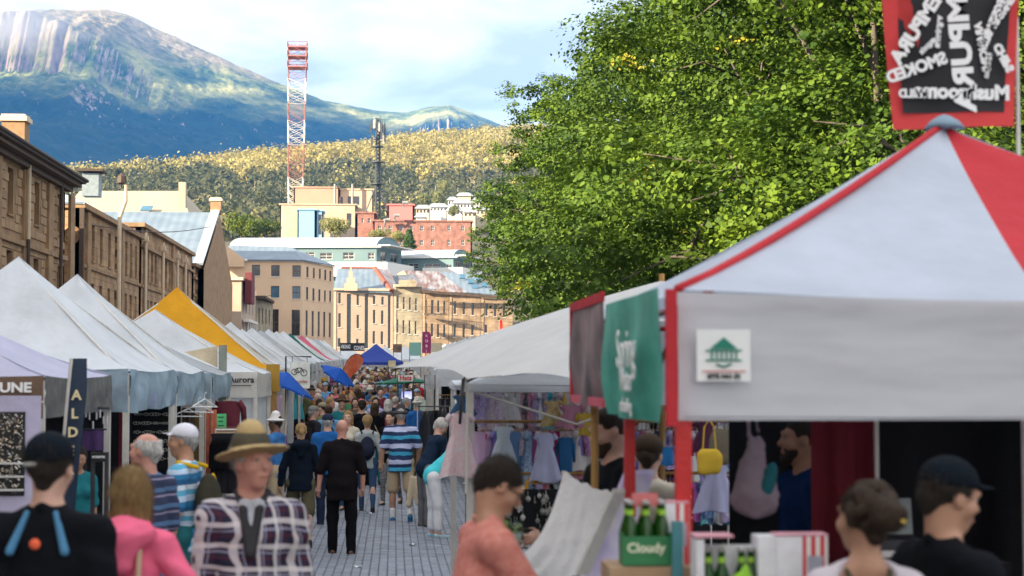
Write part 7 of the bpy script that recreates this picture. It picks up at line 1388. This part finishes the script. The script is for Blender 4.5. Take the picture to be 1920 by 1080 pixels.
# white pieces board in the second tent: rings in rows on a black board
r = empty('ring_board', (PX(292, 21.6), 21.6, gz(21)), 'black board with rows of silver rings and chains behind the bald man', 'display'); L_ = r.location; a, b = P(246, 880, 21.6)-L_, P(322, 748, 21.6)-L_; m_ = MB(); m_.box(a.x, b.x, 0, .03, a.z, b.z); m_.build('board', BLACK, r); m_ = MB(); rj = random.Random(6)
for row in range(7):
    for k in range(13):
        x = a.x+.04+(b.x-a.x-.08)*k/12; z = b.z-.08-row*(b.z-a.z-.1)/7; s = rj.choice((.008, .014, .02)); m_.tube([(x+s*math.cos(t*1.0472), -.01, z+s*math.sin(t*1.0472)) for t in range(7)], .004, 3)
o = m_.build('rings', M('ring_silver', (.62, .60, .52), rough=.4, bump=0), r); tag(o, kind='stuff')
for x in (a.x, b.x): m_ = MB(); m_.tube([(x, .04, 0), (x, .04, b.z)], .015, 5); m_.build('leg', POLED, r)
board('lavender_notice', 'pale blue-lavender notice hanging under the gathered flap', 262, 737, 293, 762, 19.2, M('notice_lavender', (.32, .36, .52), bump=0), legs=False, txt='OPEN' if 0 else None); 
wall_thing('maroon_hanging', 'dark maroon cloth hanging behind the white tent legs', PX(224, 21.2), PX(236, 21.2), 21.2, P(230, 880, 21).z, P(230, 740, 21).z, TMAR, .01, 5, 'cloth')
for i, (lab, px0, px1, py0, py1, Yd, mt) in enumerate([('rust-red velvet cloth hanging beside the lime notice', 387, 407, 768, 905, 23.8, M('rust_velvet', (.42, .10, .05), var=.35, scale=9, sheen=.5)), ('brown-gold patterned cloth behind the white-capped man', 366, 385, 772, 880, 24.6, M('gold_brocade', (.16, .10, .04), col2=(.42, .28, .08), scale=14)), ('dark brown cloth hanging left of the patterned one', 342, 366, 765, 880, 24.9, M('brown_cloth', (.08, .05, .035)))]): wall_thing('hanging_cloth', lab, PX(px0, Yd), PX(px1, Yd), Yd, P(px0, py1, Yd).z, P(px0, py0, Yd).z, mt, .03, 8, 'cloth')
garment('shirt', .40, .55, cloth('maroon_shirt', (.13, .03, .045)), tuple(P(428, 752, 26)), R(8), 'maroon shirt hanging before the white side wall', None); r = board('lime_notice', 'lime green paper notice by the maroon shirt', 405, 776, 424, 803, 24.2, M('lime_paper', (.12, .62, .25), bump=0), 'notice', legs=False, txt='SALE' if 0 else None)
for k, w in enumerate((.8, .6, .9)): m_ = MB(); c = P(414, 782+k*8, 24.19)-r.location; m_.box(c.x-.05*w, c.x+.05*w, -.006, -.002, c.z-.006, c.z+.006); m_.build('writing_line', LETK, r)
rail('rail of black garments beside the hat brim', PX(405, 23.4), PX(452, 23.4), 23.4, P(420, 806, 23.4).z, POLE)
for i in range(12): garment('coat', .3, .8, gmat((.02, .02, .03)), (PX(407+i*3.8, 23.4), 23.4, P(420, 812, 23.4).z), R(75), 'black garment on the rail left of the hat brim, %s from the left' % 'first second third fourth fifth sixth seventh eighth ninth tenth eleventh twelfth'.split()[i], 'black garments on the left rail', seed=i)
for i, (px, py) in enumerate([(372, 762), (352, 770), (384, 752)]): c = P(px, py, 22.8); r = empty('wire_hanger', tuple(c), 'white plastic hanger sticking out under the gathered flap, %s' % ('lowest', 'left', 'upper right')[i], 'hanger', 'hangers under the flap', R(20*i)); m_ = MB(); m_.tube([(-.2, 0, -.07), (0, 0, .03), (.2, 0, -.08), (-.2, 0, -.07)], .008, 5); m_.tube([(0, 0, .03), (0, 0, .10), (.03, 0, .12)], .005, 4); m_.build('shape', LETW, r)
# goods along the far stalls, both sides
rg = random.Random(21)
for i in range(15):
    y = 36+i*4.4; garment('dress', .34, .9, gmat(PAL[i % 14]), (-2.75, y, gz(y)+1.75), R(60), '%s dress hanging at the front of a far left stall, number %s along' % (NAMES[i % 14], 'one two three four five six seven eight nine ten eleven twelve thirteen fourteen fifteen'.split()[i]), 'dresses at the far left stalls', seed=i) if i % 2 else stall_table('cloth-covered table in the far left stalls, %s down the aisle' % ('first', '', 'second', '', 'third', '', 'fourth', '', 'fifth', '', 'sixth', '', 'seventh', '', 'eighth')[i], -3.9, -2.9, y, y+1.8, .8, gmat(PAL[(i*3) % 14]), 'tables in the far left stalls')
for i in range(9):
    y = 45+i*7; stall_table('cloth-covered table in the far right stalls, %s down the aisle' % 'first second third fourth fifth sixth seventh eighth ninth'.split()[i], 1.7, 2.6, y, y+1.8, .8, gmat(PAL[(i*5+2) % 14]), 'tables in the far right stalls')
# extra garments, small and bright, that make the clothes stall dense
rail('short rail of pastel tops low in the clothes stall', .95, 3.2, 15.0, 1.22); fill_rail(.98, 3.15, 15.0, 1.22, 50, (.16, .21), (.24, .36), ('dress', 'shirt', 'trousers'), 'the pastel rail', random.Random(77), pal=[2, 5, 3, 1, 8, 2, 12, 4, 11, 9, 5, 0])
# seams on the red and white tent
fabric('seam_grey', (.45, .46, .50))
m_ = MB(); m_.tube([(-1.58, -1.636, 1.935), (-.5, -1.637, 1.93), (.6, -1.636, 1.935), (1.6, -1.636, 1.935)], .003, 4); m_.build('hem_stitching', fabric('seam_grey', (0, 0, 0)), rt)
# ================================================================ people
def at_px(px, Yd): return (px-740)/FPX*Yd
TOPM = {n: cloth('top_'+n, c) for n, c in dict(black=(.007, .008, .011), charcoal=(.03, .03, .04), navy=(.018, .03, .06), blue=(.02, .11, .34), skyblue=(.13, .32, .55), teal=(.02, .17, .20), white=(.70, .70, .72), cream=(.58, .53, .44), red=(.42, .03, .04), maroon=(.16, .03, .05), pink=(.85, .16, .28), salmon=(.55, .20, .17), green=(.06, .18, .09), grey=(.28, .29, .31), lilac=(.42, .36, .55), turq=(.08, .58, .66), olive=(.14, .14, .07), tan=(.40, .28, .16), orange=(.60, .20, .04), paleblue=(.30, .45, .50), brown=(.14, .08, .05)).items()}
WALK = dict(legL=((.03, .30, -1), (0, .05, -1)), legR=((.03, -.22, -1), (0, -.55, -1)))
WALK2 = dict(legR=((.03, .26, -1), (0, .05, -1)), legL=((.03, -.20, -1), (0, -.5, -1)))
# man in the black cap, left foreground
p = person('man seen from behind in a black cap and black jacket with blue shoulder stripes', at_px(108, 6.9), 6.9, 8, 1.82, .0115, 1.18, TOPM['black'], 'long', hair='short', hcol='dark', skin='fair', hat='cap', hatmat=cloth('cap_black', (.006, .010, .016)), collar=True, bmat=BOT['black'], fold=.007)
m_ = MB(); 
for s in (-1, 1):
    v = Vol(); a = p['neck']; v.cap(a+V3(s*.055, -.068, .01), a+V3(s*.105, -.108, -.13), .012, .018, .01, (1, 1)); vpart(p, 'shoulder_stripe', v, .008, M('stripe_blue', (.06, .20, .36)))
v = Vol(); v.ell(p['neck']+V3(0, -.135, -.10), (.022, .012, .022)); vpart(p, 'badge', v, .006, M('badge_orange', (.75, .12, .05), bump=0))
v = Vol(); v.ell(p['H']((-.035, -.118, .028)), (.036, .008, .010), rot=p['he']); vpart(p, 'cap_strap', v, .005, M('strap_grey', (.3, .3, .28), bump=0))
# woman in pink
p = person('blonde woman seen from behind in a bright pink hooded sweatshirt', at_px(254, 7.7), 7.7, 2, 1.66, .0115, 1.08, TOPM['pink'], 'long', hair='bob', hcol='blonde', skin='fair', fem=True, hood=True, bmat=BOT['jeans'], armR=((.55, -.05, -.8), (-.35, .35, -.55)), headrot=(-22, 0), fold=.007)
v = Vol(); n_ = p['neck']; v.cap(n_+V3(.07, -.10, -.02), n_+V3(.075, -.165, -.25), .014, k=.005).cap(n_+V3(.075, -.165, -.25), n_+V3(.10, -.15, -.60), .014, k=.005); vpart(p, 'bag_strap', v, .007, M('strap_tan', (.50, .36, .24)))
v = Vol(); v.ell(p['H']((-.03, -.088, .03)), (.03, .022, .035)); vpart(p, 'hair_clip', v, .007, M('hair_clip_dark', (.03, .02, .015), rough=.3))
# man in the brimmed hat
p = person('man in a tan brimmed hat and navy checked jacket walking towards the camera', at_px(478, 8.1), 8.1, 178, 1.80, .0115, 1.13, plaid_mat('plaid_wool'), 'long', hair='short', hcol='grey', skin='red', hat='brim', hatmat=M('felt_tan', (.40, .29, .14), rough=.9, var=.2, scale=6, bump=.2, bscale=90), collar=M('collar_black', (.02, .02, .025)), headrot=(-36, 4), bmat=BOT['navy'], fold=.009, **WALK)
v = Vol(); v.cap(p['H']((0, -.01, .074)), p['H']((0, -.01, .086)), .0925, .0905, .005, (1, 1)); vpart(p, 'hat_band', v, .008, M('band_dark', (.06, .05, .03)))
v = Vol(); n_ = p['neck']; v.cap(n_+V3(-.03, .085, -.02), n_+V3(0, .150, -.22), .035, .02, .02, (1, .6)).cap(n_+V3(.03, .085, -.02), n_+V3(0, .150, -.22), .035, .02, .02, (1, .6)); v.hole(n_+V3(0, .14, -.0), (.022, .05, .08)); vpart(p, 'shirt_front', v, .009, cloth('shirt_grey_check', (.33, .35, .42), col2=(.5, .5, .52), scale=60))
# salmon shirt man
p = person('dark-haired man in a salmon shirt leaning over the stall and reading', at_px(868, 7.3), 7.3, 78, 1.73, .0115, 1.10, cloth('shirt_salmon', (.52, .17, .14), col2=(.62, .27, .22), scale=30), 'long', hair='short', hcol='dark', skin='tan', lean=14, headrot=(6, -24), armL=((.12, .55, -.9), (.05, .95, -.30)), armR=((.12, .62, -.85), (.0, .95, -.28)), bmat=BOT['jeans'], collar=True, fingers=True, fold=.007)
v = Vol(); H = p['H']
gl = MB()
for s in (-1, 1): c = H((s*.034, .112, .02)); gl.tube([tuple(c+V3(.020*math.cos(t*.7854), 0, .015*math.sin(t*.7854))) for t in range(9)], .0025, 4); gl.tube([tuple(H((s*.052, .105, .022))), tuple(H((s*.080, .0, .018)))], .0025, 4)
gl.build('spectacles', M('glasses_dark', (.03, .03, .03)), p['root'])
c_ = p['J']['armL'][2]; v = Vol(); lf = MB(); lf.grid(lambda u, w: tuple(Vector(c_)+Vector((.02+.0*w, .09+.16*w, .02+.02*math.sin(3*u)))+Vector((.18*u, 0, -.02*w))), 4, 4); lf.build('leaflet', M('leaflet_paper', (.7, .7, .68), bump=0), p['root'])
# bald man with navy striped top
p = person('bald man with grey fringe in a navy striped polo looking left', at_px(283, 11.4), 11.4, 305, 1.74, .0135, 1.12, stripe_mat('polo_navy_lilac', [(0, (.03, .04, .09)), (.45, (.28, .24, .36)), (.55, (.03, .04, .09)), (.75, (.08, .16, .30))], .11), 'short', hair='fringe', hcol='white', skin='red', headrot=(-10, 5))
# white cap and backpack man
BLUESTR = [(0, (.03, .20, .42)), (.2, (.45, .58, .75)), (.42, (.10, .38, .58)), (.62, (.62, .70, .80)), (.8, (.02, .12, .28))]
p = person('man in a white cap with striped blue shirt and olive backpack with yellow straps', at_px(352, 13.4), 13.4, 283, 1.76, .0145, 1.0, stripe_mat('shirt_blue_stripe', BLUESTR, .20), 'short', hair='short', hcol='grey', skin='tan', hat='cap', hatmat=cloth('cap_white', (.68, .68, .76)), bmat=BOT['teal'], headrot=(-8, 0))
def backpack(p, mat, strap, w=.15, d=.09, h=.22, vox=.013):
    c = p['chest']; v = Vol(); v.ell(c+V3(0, -.20, -.12), (w, d, h), .02).ell(c+V3(0, -.27, -.18), (w*.75, d*.6, h*.5), .03); v.fold = .006; vpart(p, 'backpack', v, vox, mat); v = Vol(); n = p['neck']
    for s in (-1, 1): v.cap(n+V3(s*.10, -.13, -.02), n+V3(s*.11, .02, .015), .018, k=.01).cap(n+V3(s*.11, .02, .015), n+V3(s*.13, .13, -.18), .018, k=.01)
    vpart(p, 'shoulder_straps', v, vox*.8, strap)
backpack(p, cloth('pack_olive', (.045, .042, .03)), cloth('strap_yellow', (.62, .38, .02))); v = Vol(); c = p['chest']; v.cap(c+V3(-.08, -.31, -.27), c+V3(.08, -.31, -.27), .016, k=.01).cap(c+V3(.10, -.2, .08), c+V3(.16, -.22, -.02), .016, k=.01); vpart(p, 'pack_trim', v, .01, cloth('strap_yellow', (0, 0, 0)))
# blue shirt, white bucket hat
person('man in a white bucket hat and loose blue shirt at the white side wall', at_px(520, 26), 26, 295, 1.72, .017, 1.0, cloth('shirt_denim', (.05, .17, .42)), 'long', hat='bucket', hatmat=cloth('hat_white', (.66, .64, .62)), skin='brown', hcol='dark', bmat=BOT['khaki'])
# dark hoodie woman in shorts
person('woman in dark navy hooded top and olive shorts walking away', at_px(567, 23.6), 23.6, -6, 1.68, .0155, 1.22, cloth('hoodie_navy', (.007, .012, .022)), 'long', 'shorts', BOT['olive'], 'ponytail', 'blonde', 'fair', fem=True, hood=True, armL=((.35, -.02, -1), (.1, .2, -1)), armR=((.3, -.02, -1), (.05, .15, -1)), shoe=SHOE['black'], **WALK)
# black shirt man
p = person('bald man in black short-sleeved shirt and black trousers walking away in mid aisle', at_px(643, 22.6), 22.6, -2, 1.74, .0145, 1.26, cloth('shirt_black', (.010, .008, .009)), 'elbow', 'trousers', BOT['black'], 'bald', 'grey', 'red', armL=((.30, -.02, -1), (.12, .10, -1)), armR=((.32, -.02, -1), (-.02, .18, -1)), hemz=-.20, belly=.8, legL=((.05, .08, -1), (0, .03, -1)), legR=((.06, -.05, -1), (0, -.10, -1)), collar=True, shoe=SHOE['brown'])
# blue polo with cap
person('man in royal blue polo and dark cap ahead of the black-shirted man', at_px(616, 27), 27, -5, 1.70, .018, 1.15, TOPM['blue'], 'short', hair='short', hcol='grey', skin='fair', hat='cap', hatmat=cloth('cap_navy', (.02, .03, .06)), bmat=BOT['navy'])
# blonde with backpack
p = person('short blonde woman with grey-blue jacket and dark backpack walking away', at_px(690, 29.5), 29.5, 0, 1.64, .018, 1.02, cloth('jacket_paleblue', (.28, .42, .46), col2=(.45, .42, .42), scale=3), 'long', 'slim', BOT['jeans'], 'puff', 'blonde', 'fair', fem=True, armR=((.35, .0, -1), (.05, .1, -1)), **WALK); backpack(p, cloth('pack_navy', (.02, .025, .045)), cloth('strap_navy', (.02, .025, .04)), .14, .08, .22, .016)
# striped man
p = person('man in blue and navy striped polo, khaki shorts and dark bucket hat walking away', at_px(752, 27.6), 27.6, 3, 1.80, .0155, 1.28, stripe_mat('polo_bold_stripe', [(0, (.02, .04, .11)), (.28, (.05, .36, .58)), (.5, (.02, .04, .11)), (.72, (.50, .54, .78))], .25), 'short', 'shorts', BOT['khaki'], 'short', 'grey', 'tan', hat='bucket', hatmat=cloth('hat_charcoal', (.06, .055, .06)), hemz=-.14, belly=.4, armL=((.34, -.02, -1), (.1, .1, -1)), armR=((.36, .05, -1), (-.1, .35, -.8)), shoe=SHOE['blue'], sock=cloth('sock_white', (.7, .7, .7)), legL=((.06, .06, -1), (0, .0, -1)), legR=((.10, -.12, -1), (.05, -.45, -1)))
r = empty('tote_bag', (at_px(778, 27.4), 27.35, gz(27)+.28), 'plain calico tote bag carried at the striped man\'s right knee', 'bag'); v = Vol(); v.cap((-.09, 0, .02), (-.04, 0, .42), .05, .05, .03, (1, .5)).cap((.06, 0, .05), (.06, 0, .42), .06, .05, .05, (1, .5)); v.fold = .006; link('bag_body', v.mesh(.014, 'tote', cloth('calico', (.60, .50, .36))), r); m_ = MB(); m_.tube([(-.05, 0, .45), (0, 0, .62), (.05, 0, .45)], .008, 5); m_.build('handle', cloth('calico', (0, 0, 0)), r)
# older woman in dark jacket bending
person('grey-haired person in dark navy coat stooping over the right stall', at_px(798, 26.5), 26.5, 62, 1.70, .016, 1.12, cloth('coat_navy', (.012, .025, .05)), 'long', 'trousers', BOT['grey'], 'puff', 'white', 'fair', lean=26, headrot=(25, -22), armL=((.1, .4, -1), (0, .6, -.6)), armR=((.1, .4, -1), (0, .6, -.6)), hemz=-.22)
# turquoise top, white trousers, bending far over
person('woman in turquoise top and white cropped trousers bent double over a stall', at_px(812, 24.8), 24.8, 84, 1.66, .0155, 1.12, TOPM['turq'], 'elbow', 'cropped', BOT['white'], 'bob', 'brown', 'fair', fem=True, lean=46, headrot=(0, -18), hemz=-.16, armL=((.1, .45, -.9), (0, .5, -.8)), armR=((.1, .5, -.9), (0, .6, -.8)), shoe=SHOE['teal'], legL=((.05, .03, -1), (0, -.04, -1)), legR=((.05, .16, -1), (0, .02, -1)))
# smiling dark-haired woman facing the camera
person('dark-haired woman in black smiling towards the camera beside the striped man', at_px(733, 31), 31, 200, 1.68, .018, .95, TOPM['black'], 'long', 'slim', cloth('leggings_print', (.05, .05, .055), col2=(.3, .3, .32), scale=25), 'ponytail', 'dark', 'fair', fem=True, headrot=(15, 0), **WALK2)
person('woman with fair bobbed hair and sunglasses facing the camera behind the bald man', at_px(654, 29.8), 29.8, 190, 1.70, .018, .95, TOPM['cream'], 'long', 'slim', BOT['jeans'], 'bob', 'blonde', 'fair', fem=True)
mid = [('man in dark jacket, khaki trousers and grey cap at the left stalls', 590, 33, 60, 1.72, 'charcoal', 'long', BOT['khaki'], 'short', 'grey', 'cap', (.22, .22, .20)), ('person in mid-blue jacket with a waist bag seen from behind', 618, 34, 0, 1.70, 'skyblue', 'long', BOT['olive'], 'short', 'brown', None, None), ('man in teal jersey and wide brown hat facing the camera', 643, 36, 185, 1.82, 'teal', 'elbow', BOT['navy'], 'short', 'brown', 'brim', (.10, .06, .04)),
       ('person in black jacket and black cap seen from behind', 680, 35.5, 5, 1.76, 'black', 'long', BOT['black'], 'short', 'dark', 'cap', (.03, .025, .02)), ('woman in black top with a pale shoulder strap seen from behind', 703, 36, -6, 1.70, 'black', 'long', BOT['teal'], 'bob', 'brown', None, None), ('white-haired person in purple-grey fleece walking away', 728, 38, 0, 1.72, 'charcoal', 'long', BOT['grey'], 'bob', 'white', None, None), ('balding man in dark shirt beside the purple-grey fleece', 742, 40, 20, 1.74, 'navy', 'short', BOT['navy'], 'fringe', 'grey', None, None), ('person in wine-red jacket farther down the aisle', 714, 47, 170, 1.78, 'maroon', 'long', BOT['navy'], 'short', 'brown', None, None),
       ('man in khaki cap looking into the left stalls', 606, 36, -70, 1.7, 'olive', 'short', BOT['khaki'], 'short', 'brown', 'cap', (.25, .22, .15)), ('woman with long brown hair facing the camera in a dark dress', 667, 41, 180, 1.68, 'brown', 'long', BOT['black'], 'long', 'brown', None, None), ('woman in lilac top with long dark hair facing the camera', 705, 42, 180, 1.66, 'lilac', 'short', BOT['jeans'], 'long', 'black', None, None), ('person in black at the far right stall with grey hair', 762, 41, 75, 1.68, 'black', 'long', BOT['black'], 'short', 'grey', None, None)]
for lab, px, Yd, yaw, h, tp, sl, bm__, hr, hc_, ht, hcx in mid:
    fem = hr in ('bob', 'long'); p = person(lab, at_px(px, Yd), Yd, yaw, h, .021, 1.05, TOPM[tp], sl, 'trousers', bm__, hr, hc_, 'fair', hat=ht, hatmat=cloth('hat_%s' % px, hcx) if ht else None, fem=fem, **(WALK if int(px) % 2 else WALK2))
    if px in (618, 714, 728): backpack(p, cloth('pack_%d' % px, {618: (.03, .05, .08), 714: (.02, .02, .02), 728: (.16, .03, .04)}[px]), cloth('strap_navy', (0, 0, 0)), .13, .08, .2, .02)
    if px == 703: v = Vol(); v.cap(p['neck']+V3(-.1, -.14, 0), p['hip']+V3(.16, -.16, .0), .014, k=.005); vpart(p, 'bag_strap', v, .012, M('strap_tan', (0, 0, 0)))
# people in and by the right-hand stalls
p = person('dark-haired bearded stallholder looking down behind the banners', at_px(1146, 9.95), 9.95, 250, 1.90, .0125, 1.0, TOPM['black'], 'long', hair='short', hcol='dark', skin='fair', headrot=(5, -14), beard='brown', armL=((.05, .30, -.9), (.0, 1, -.25)), armR=((.05, .25, -.9), (.05, 1, -.18)), fingers=True)
v = Vol(); c_ = p['J']['armR'][2]+p['J']['armR'][3]*.10; v.ell(c_+V3(0, .03, .03), (.035, .012, .06)); vpart(p, 'phone', v, .007, M('phone_black', (.02, .01, .01), rough=.2))
person('shopper in a brown beanie and cream top between the red legs', at_px(1218, 10.6), 10.6, 20, 1.72, .0135, 1.05, TOPM['cream'], 'long', hair='short', hcol='brown', hat='beanie', hatmat=cloth('beanie_brown', (.05, .035, .025)), bmat=BOT['black'])
person('bearded man in a blue shirt standing behind the hanging carrier bag', at_px(1512, 9.2), 9.2, 262, 1.86, .0125, 1.05, cloth('shirt_deep_blue', (.008, .03, .11)), 'short', hair='short', hcol='dark', skin='tan', beard='dark', headrot=(10, 2), bmat=BOT['black'])
p = person('woman with curly brown hair in a bun and bare shoulders at the tent counter', at_px(1628, 5.8), 5.8, 6, 1.69, .0105, .98, cloth('top_white_stripe', (.55, .5, .55)), 'short', hair='bun', hcol='brown', skin='tan', fem=True, headrot=(-26, 2), bmat=BOT['jeans'], fold=.004, scoop=True)
v = Vol(); H = p['H']; rr = random.Random(1)
for k in range(46): a = rr.uniform(0, 6.28); b = rr.uniform(-.3, 1.2); q = V3(.092*math.cos(a)*math.cos(b), -.03+.10*math.sin(a)*math.cos(b), .045+.09*math.sin(b)); 
for k in range(70):
    a = rr.uniform(3.3, 6.1); b = rr.uniform(-.5, 1.2); q = (.086*math.cos(a)*math.cos(b), -.02+.108*math.sin(a)*math.cos(b), .045+.095*math.sin(b)); v.ell(H(q), (.020, .020, .020), .012)
v.ell(H((0, -.155, .035)), (.062, .05, .058), .01); v.fold = .004; v.fs = 3; vpart(p, 'curls', v, .007, HAIR['brown'])
v = Vol(); v.ell(H((.02, -.205, .02)), (.012, .01, .01)); vpart(p, 'hair_tie', v, .005, M('tie_gold', (.5, .35, .05)))
n_ = p['neck']; v = Vol(); v.cap(n_+V3(-.075, -.075, -.0), n_+V3(-.03, -.13, -.12), .012, k=.01).cap(n_+V3(.075, -.075, 0), n_+V3(.05, -.13, -.12), .012, k=.01); vpart(p, 'dark_neckline', v, .008, M('band_dark', (0, 0, 0)))
person('man in a black cap and black jacket in profile at the right edge, looking right', at_px(1790, 5.9), 5.9, 70, 1.76, .0115, 1.2, TOPM['black'], 'long', hair='short', hcol='dark', skin='tan', hat='cap', hatmat=cloth('cap_black', (0, 0, 0)), collar=True, headrot=(8, -12), bmat=BOT['black'])
person('person behind the stall table in the dark left stall, teal top', at_px(152, 16.0), 16.2, 150, 1.55, .019, .95, TOPM['teal'], 'short', hair='long', hcol='dark', skin='tan', fem=True, headrot=(10, -20))
# --- the crowd: individual copies of a dozen figures with their own colours
specs = [dict(yaw=0, hair='short', hcol='brown', sleeve='short', **WALK), dict(yaw=180, hair='short', hcol='dark', sleeve='long', **WALK2), dict(yaw=180, hair='long', hcol='blonde', sleeve='short', fem=True, **WALK), dict(yaw=0, hair='bob', hcol='brown', sleeve='long', fem=True, **WALK2), dict(yaw=180, hair='bob', hcol='dark', sleeve='long', fem=True), dict(yaw=0, hair='short', hcol='grey', sleeve='long', hat='bucket', hatmat=cloth('hat_pale', (.6, .58, .5)), **WALK), dict(yaw=180, hair='short', hcol='brown', sleeve='long', hat='cap', hatmat=cloth('cap_blue', (.05, .12, .3)), **WALK2), dict(yaw=90, hair='ponytail', hcol='blonde', sleeve='short', fem=True), dict(yaw=270, hair='fringe', hcol='white', sleeve='long'), dict(yaw=180, hair='short', hcol='grey', sleeve='long', hat='brim', hatmat=cloth('hat_dark', (.07, .05, .04)))]
desc = ['brown-haired man from behind', 'dark-haired man facing us', 'long-haired blonde woman facing us', 'brown-haired woman from behind', 'dark-haired woman facing us', 'man in pale bucket hat', 'man in blue cap', 'blonde woman with ponytail', 'white-haired man in profile', 'man in dark brimmed hat']
protos = []
for i, s in enumerate(specs):
    p = person('x', 0, 30, vox=.028, top=TOPM['grey'], h=1.75 if not s.get('fem') else 1.66, face=False, fold=.004, girth=1.05, **s)['root']; protos.append(p)
keep = []; rc = random.Random(42); tops = list(TOPM); bots = ['navy', 'jeans', 'black', 'khaki', 'grey', 'olive', 'white']; skins = ['fair', 'tan', 'red', 'fair', 'brown']; cnt = 0
taken = [(at_px(m_x[1], m_x[2]), m_x[2]) for m_x in mid]
pos = []
tries = 0
while len(pos) < 235 and tries < 60000:
    tries += 1; Yd = 38+rc.random()**.85*76; lo = -2.45; hi = .75 if Yd < 60 else 1.1; x = rc.uniform(lo, hi)
    if all((x-a)**2*1.6+(Yd-b)**2*.7 > .42 for a, b in pos+taken): pos.append((x, Yd))
pos.sort(key=lambda q: q[1])
depth_word = lambda y: 'near blue parasol' if y < 46 else 'below orange flag' if y < 58 else 'halfway along' if y < 74 else 'far off' if y < 95 else 'by blue tent'
for i, (x, Yd) in enumerate(pos):
    k = rc.randrange(len(protos)); src = protos[k]; used = src.get('used', 0)
    if not used: root = src; src['used'] = 1; kids = list(src.children)
    else:
        root = src.copy(); COL.objects.link(root); kids = []
        for ch in src.children: c = ch.copy(); COL.objects.link(c); c.parent = root; kids.append(c)
    tp = rc.choice(tops+['white', 'cream', 'pink', 'red', 'grey', 'tan', 'skyblue']); bt = rc.choice(bots); sk_ = rc.choice(skins); keep.append(root)
    for c in kids:
        nm = c.name.split('.')[0]; mt = {'top': TOPM[tp], 'trousers': BOT[bt], 'body': SKIN[sk_]}.get(nm)
        if mt: c.material_slots[0].link = 'OBJECT'; c.material_slots[0].material = mt
    hh = rc.uniform(.93, 1.04); root.scale = (hh, hh, hh); root.location = (x, Yd, gz(Yd)); root.rotation_euler = (0, 0, -R(specs[k]['yaw']+rc.uniform(-25, 25)))
    root['label'] = '%s, %s top, %s legs, %s, %s' % (desc[k], {'turq': 'turquoise', 'skyblue': 'azure', 'paleblue': 'pale-blue'}.get(tp, tp), {'khaki': 'khaki', 'navy': 'navy'}.get(bt, bt), depth_word(Yd), 'left' if x < -1.3 else 'right' if x > .1 else 'middle'); root['category'] = 'person'; root['group'] = 'people in the crowd down the aisle'
seen = {}
for o in COL.objects:
    if 'used' in o.keys(): del o['used']
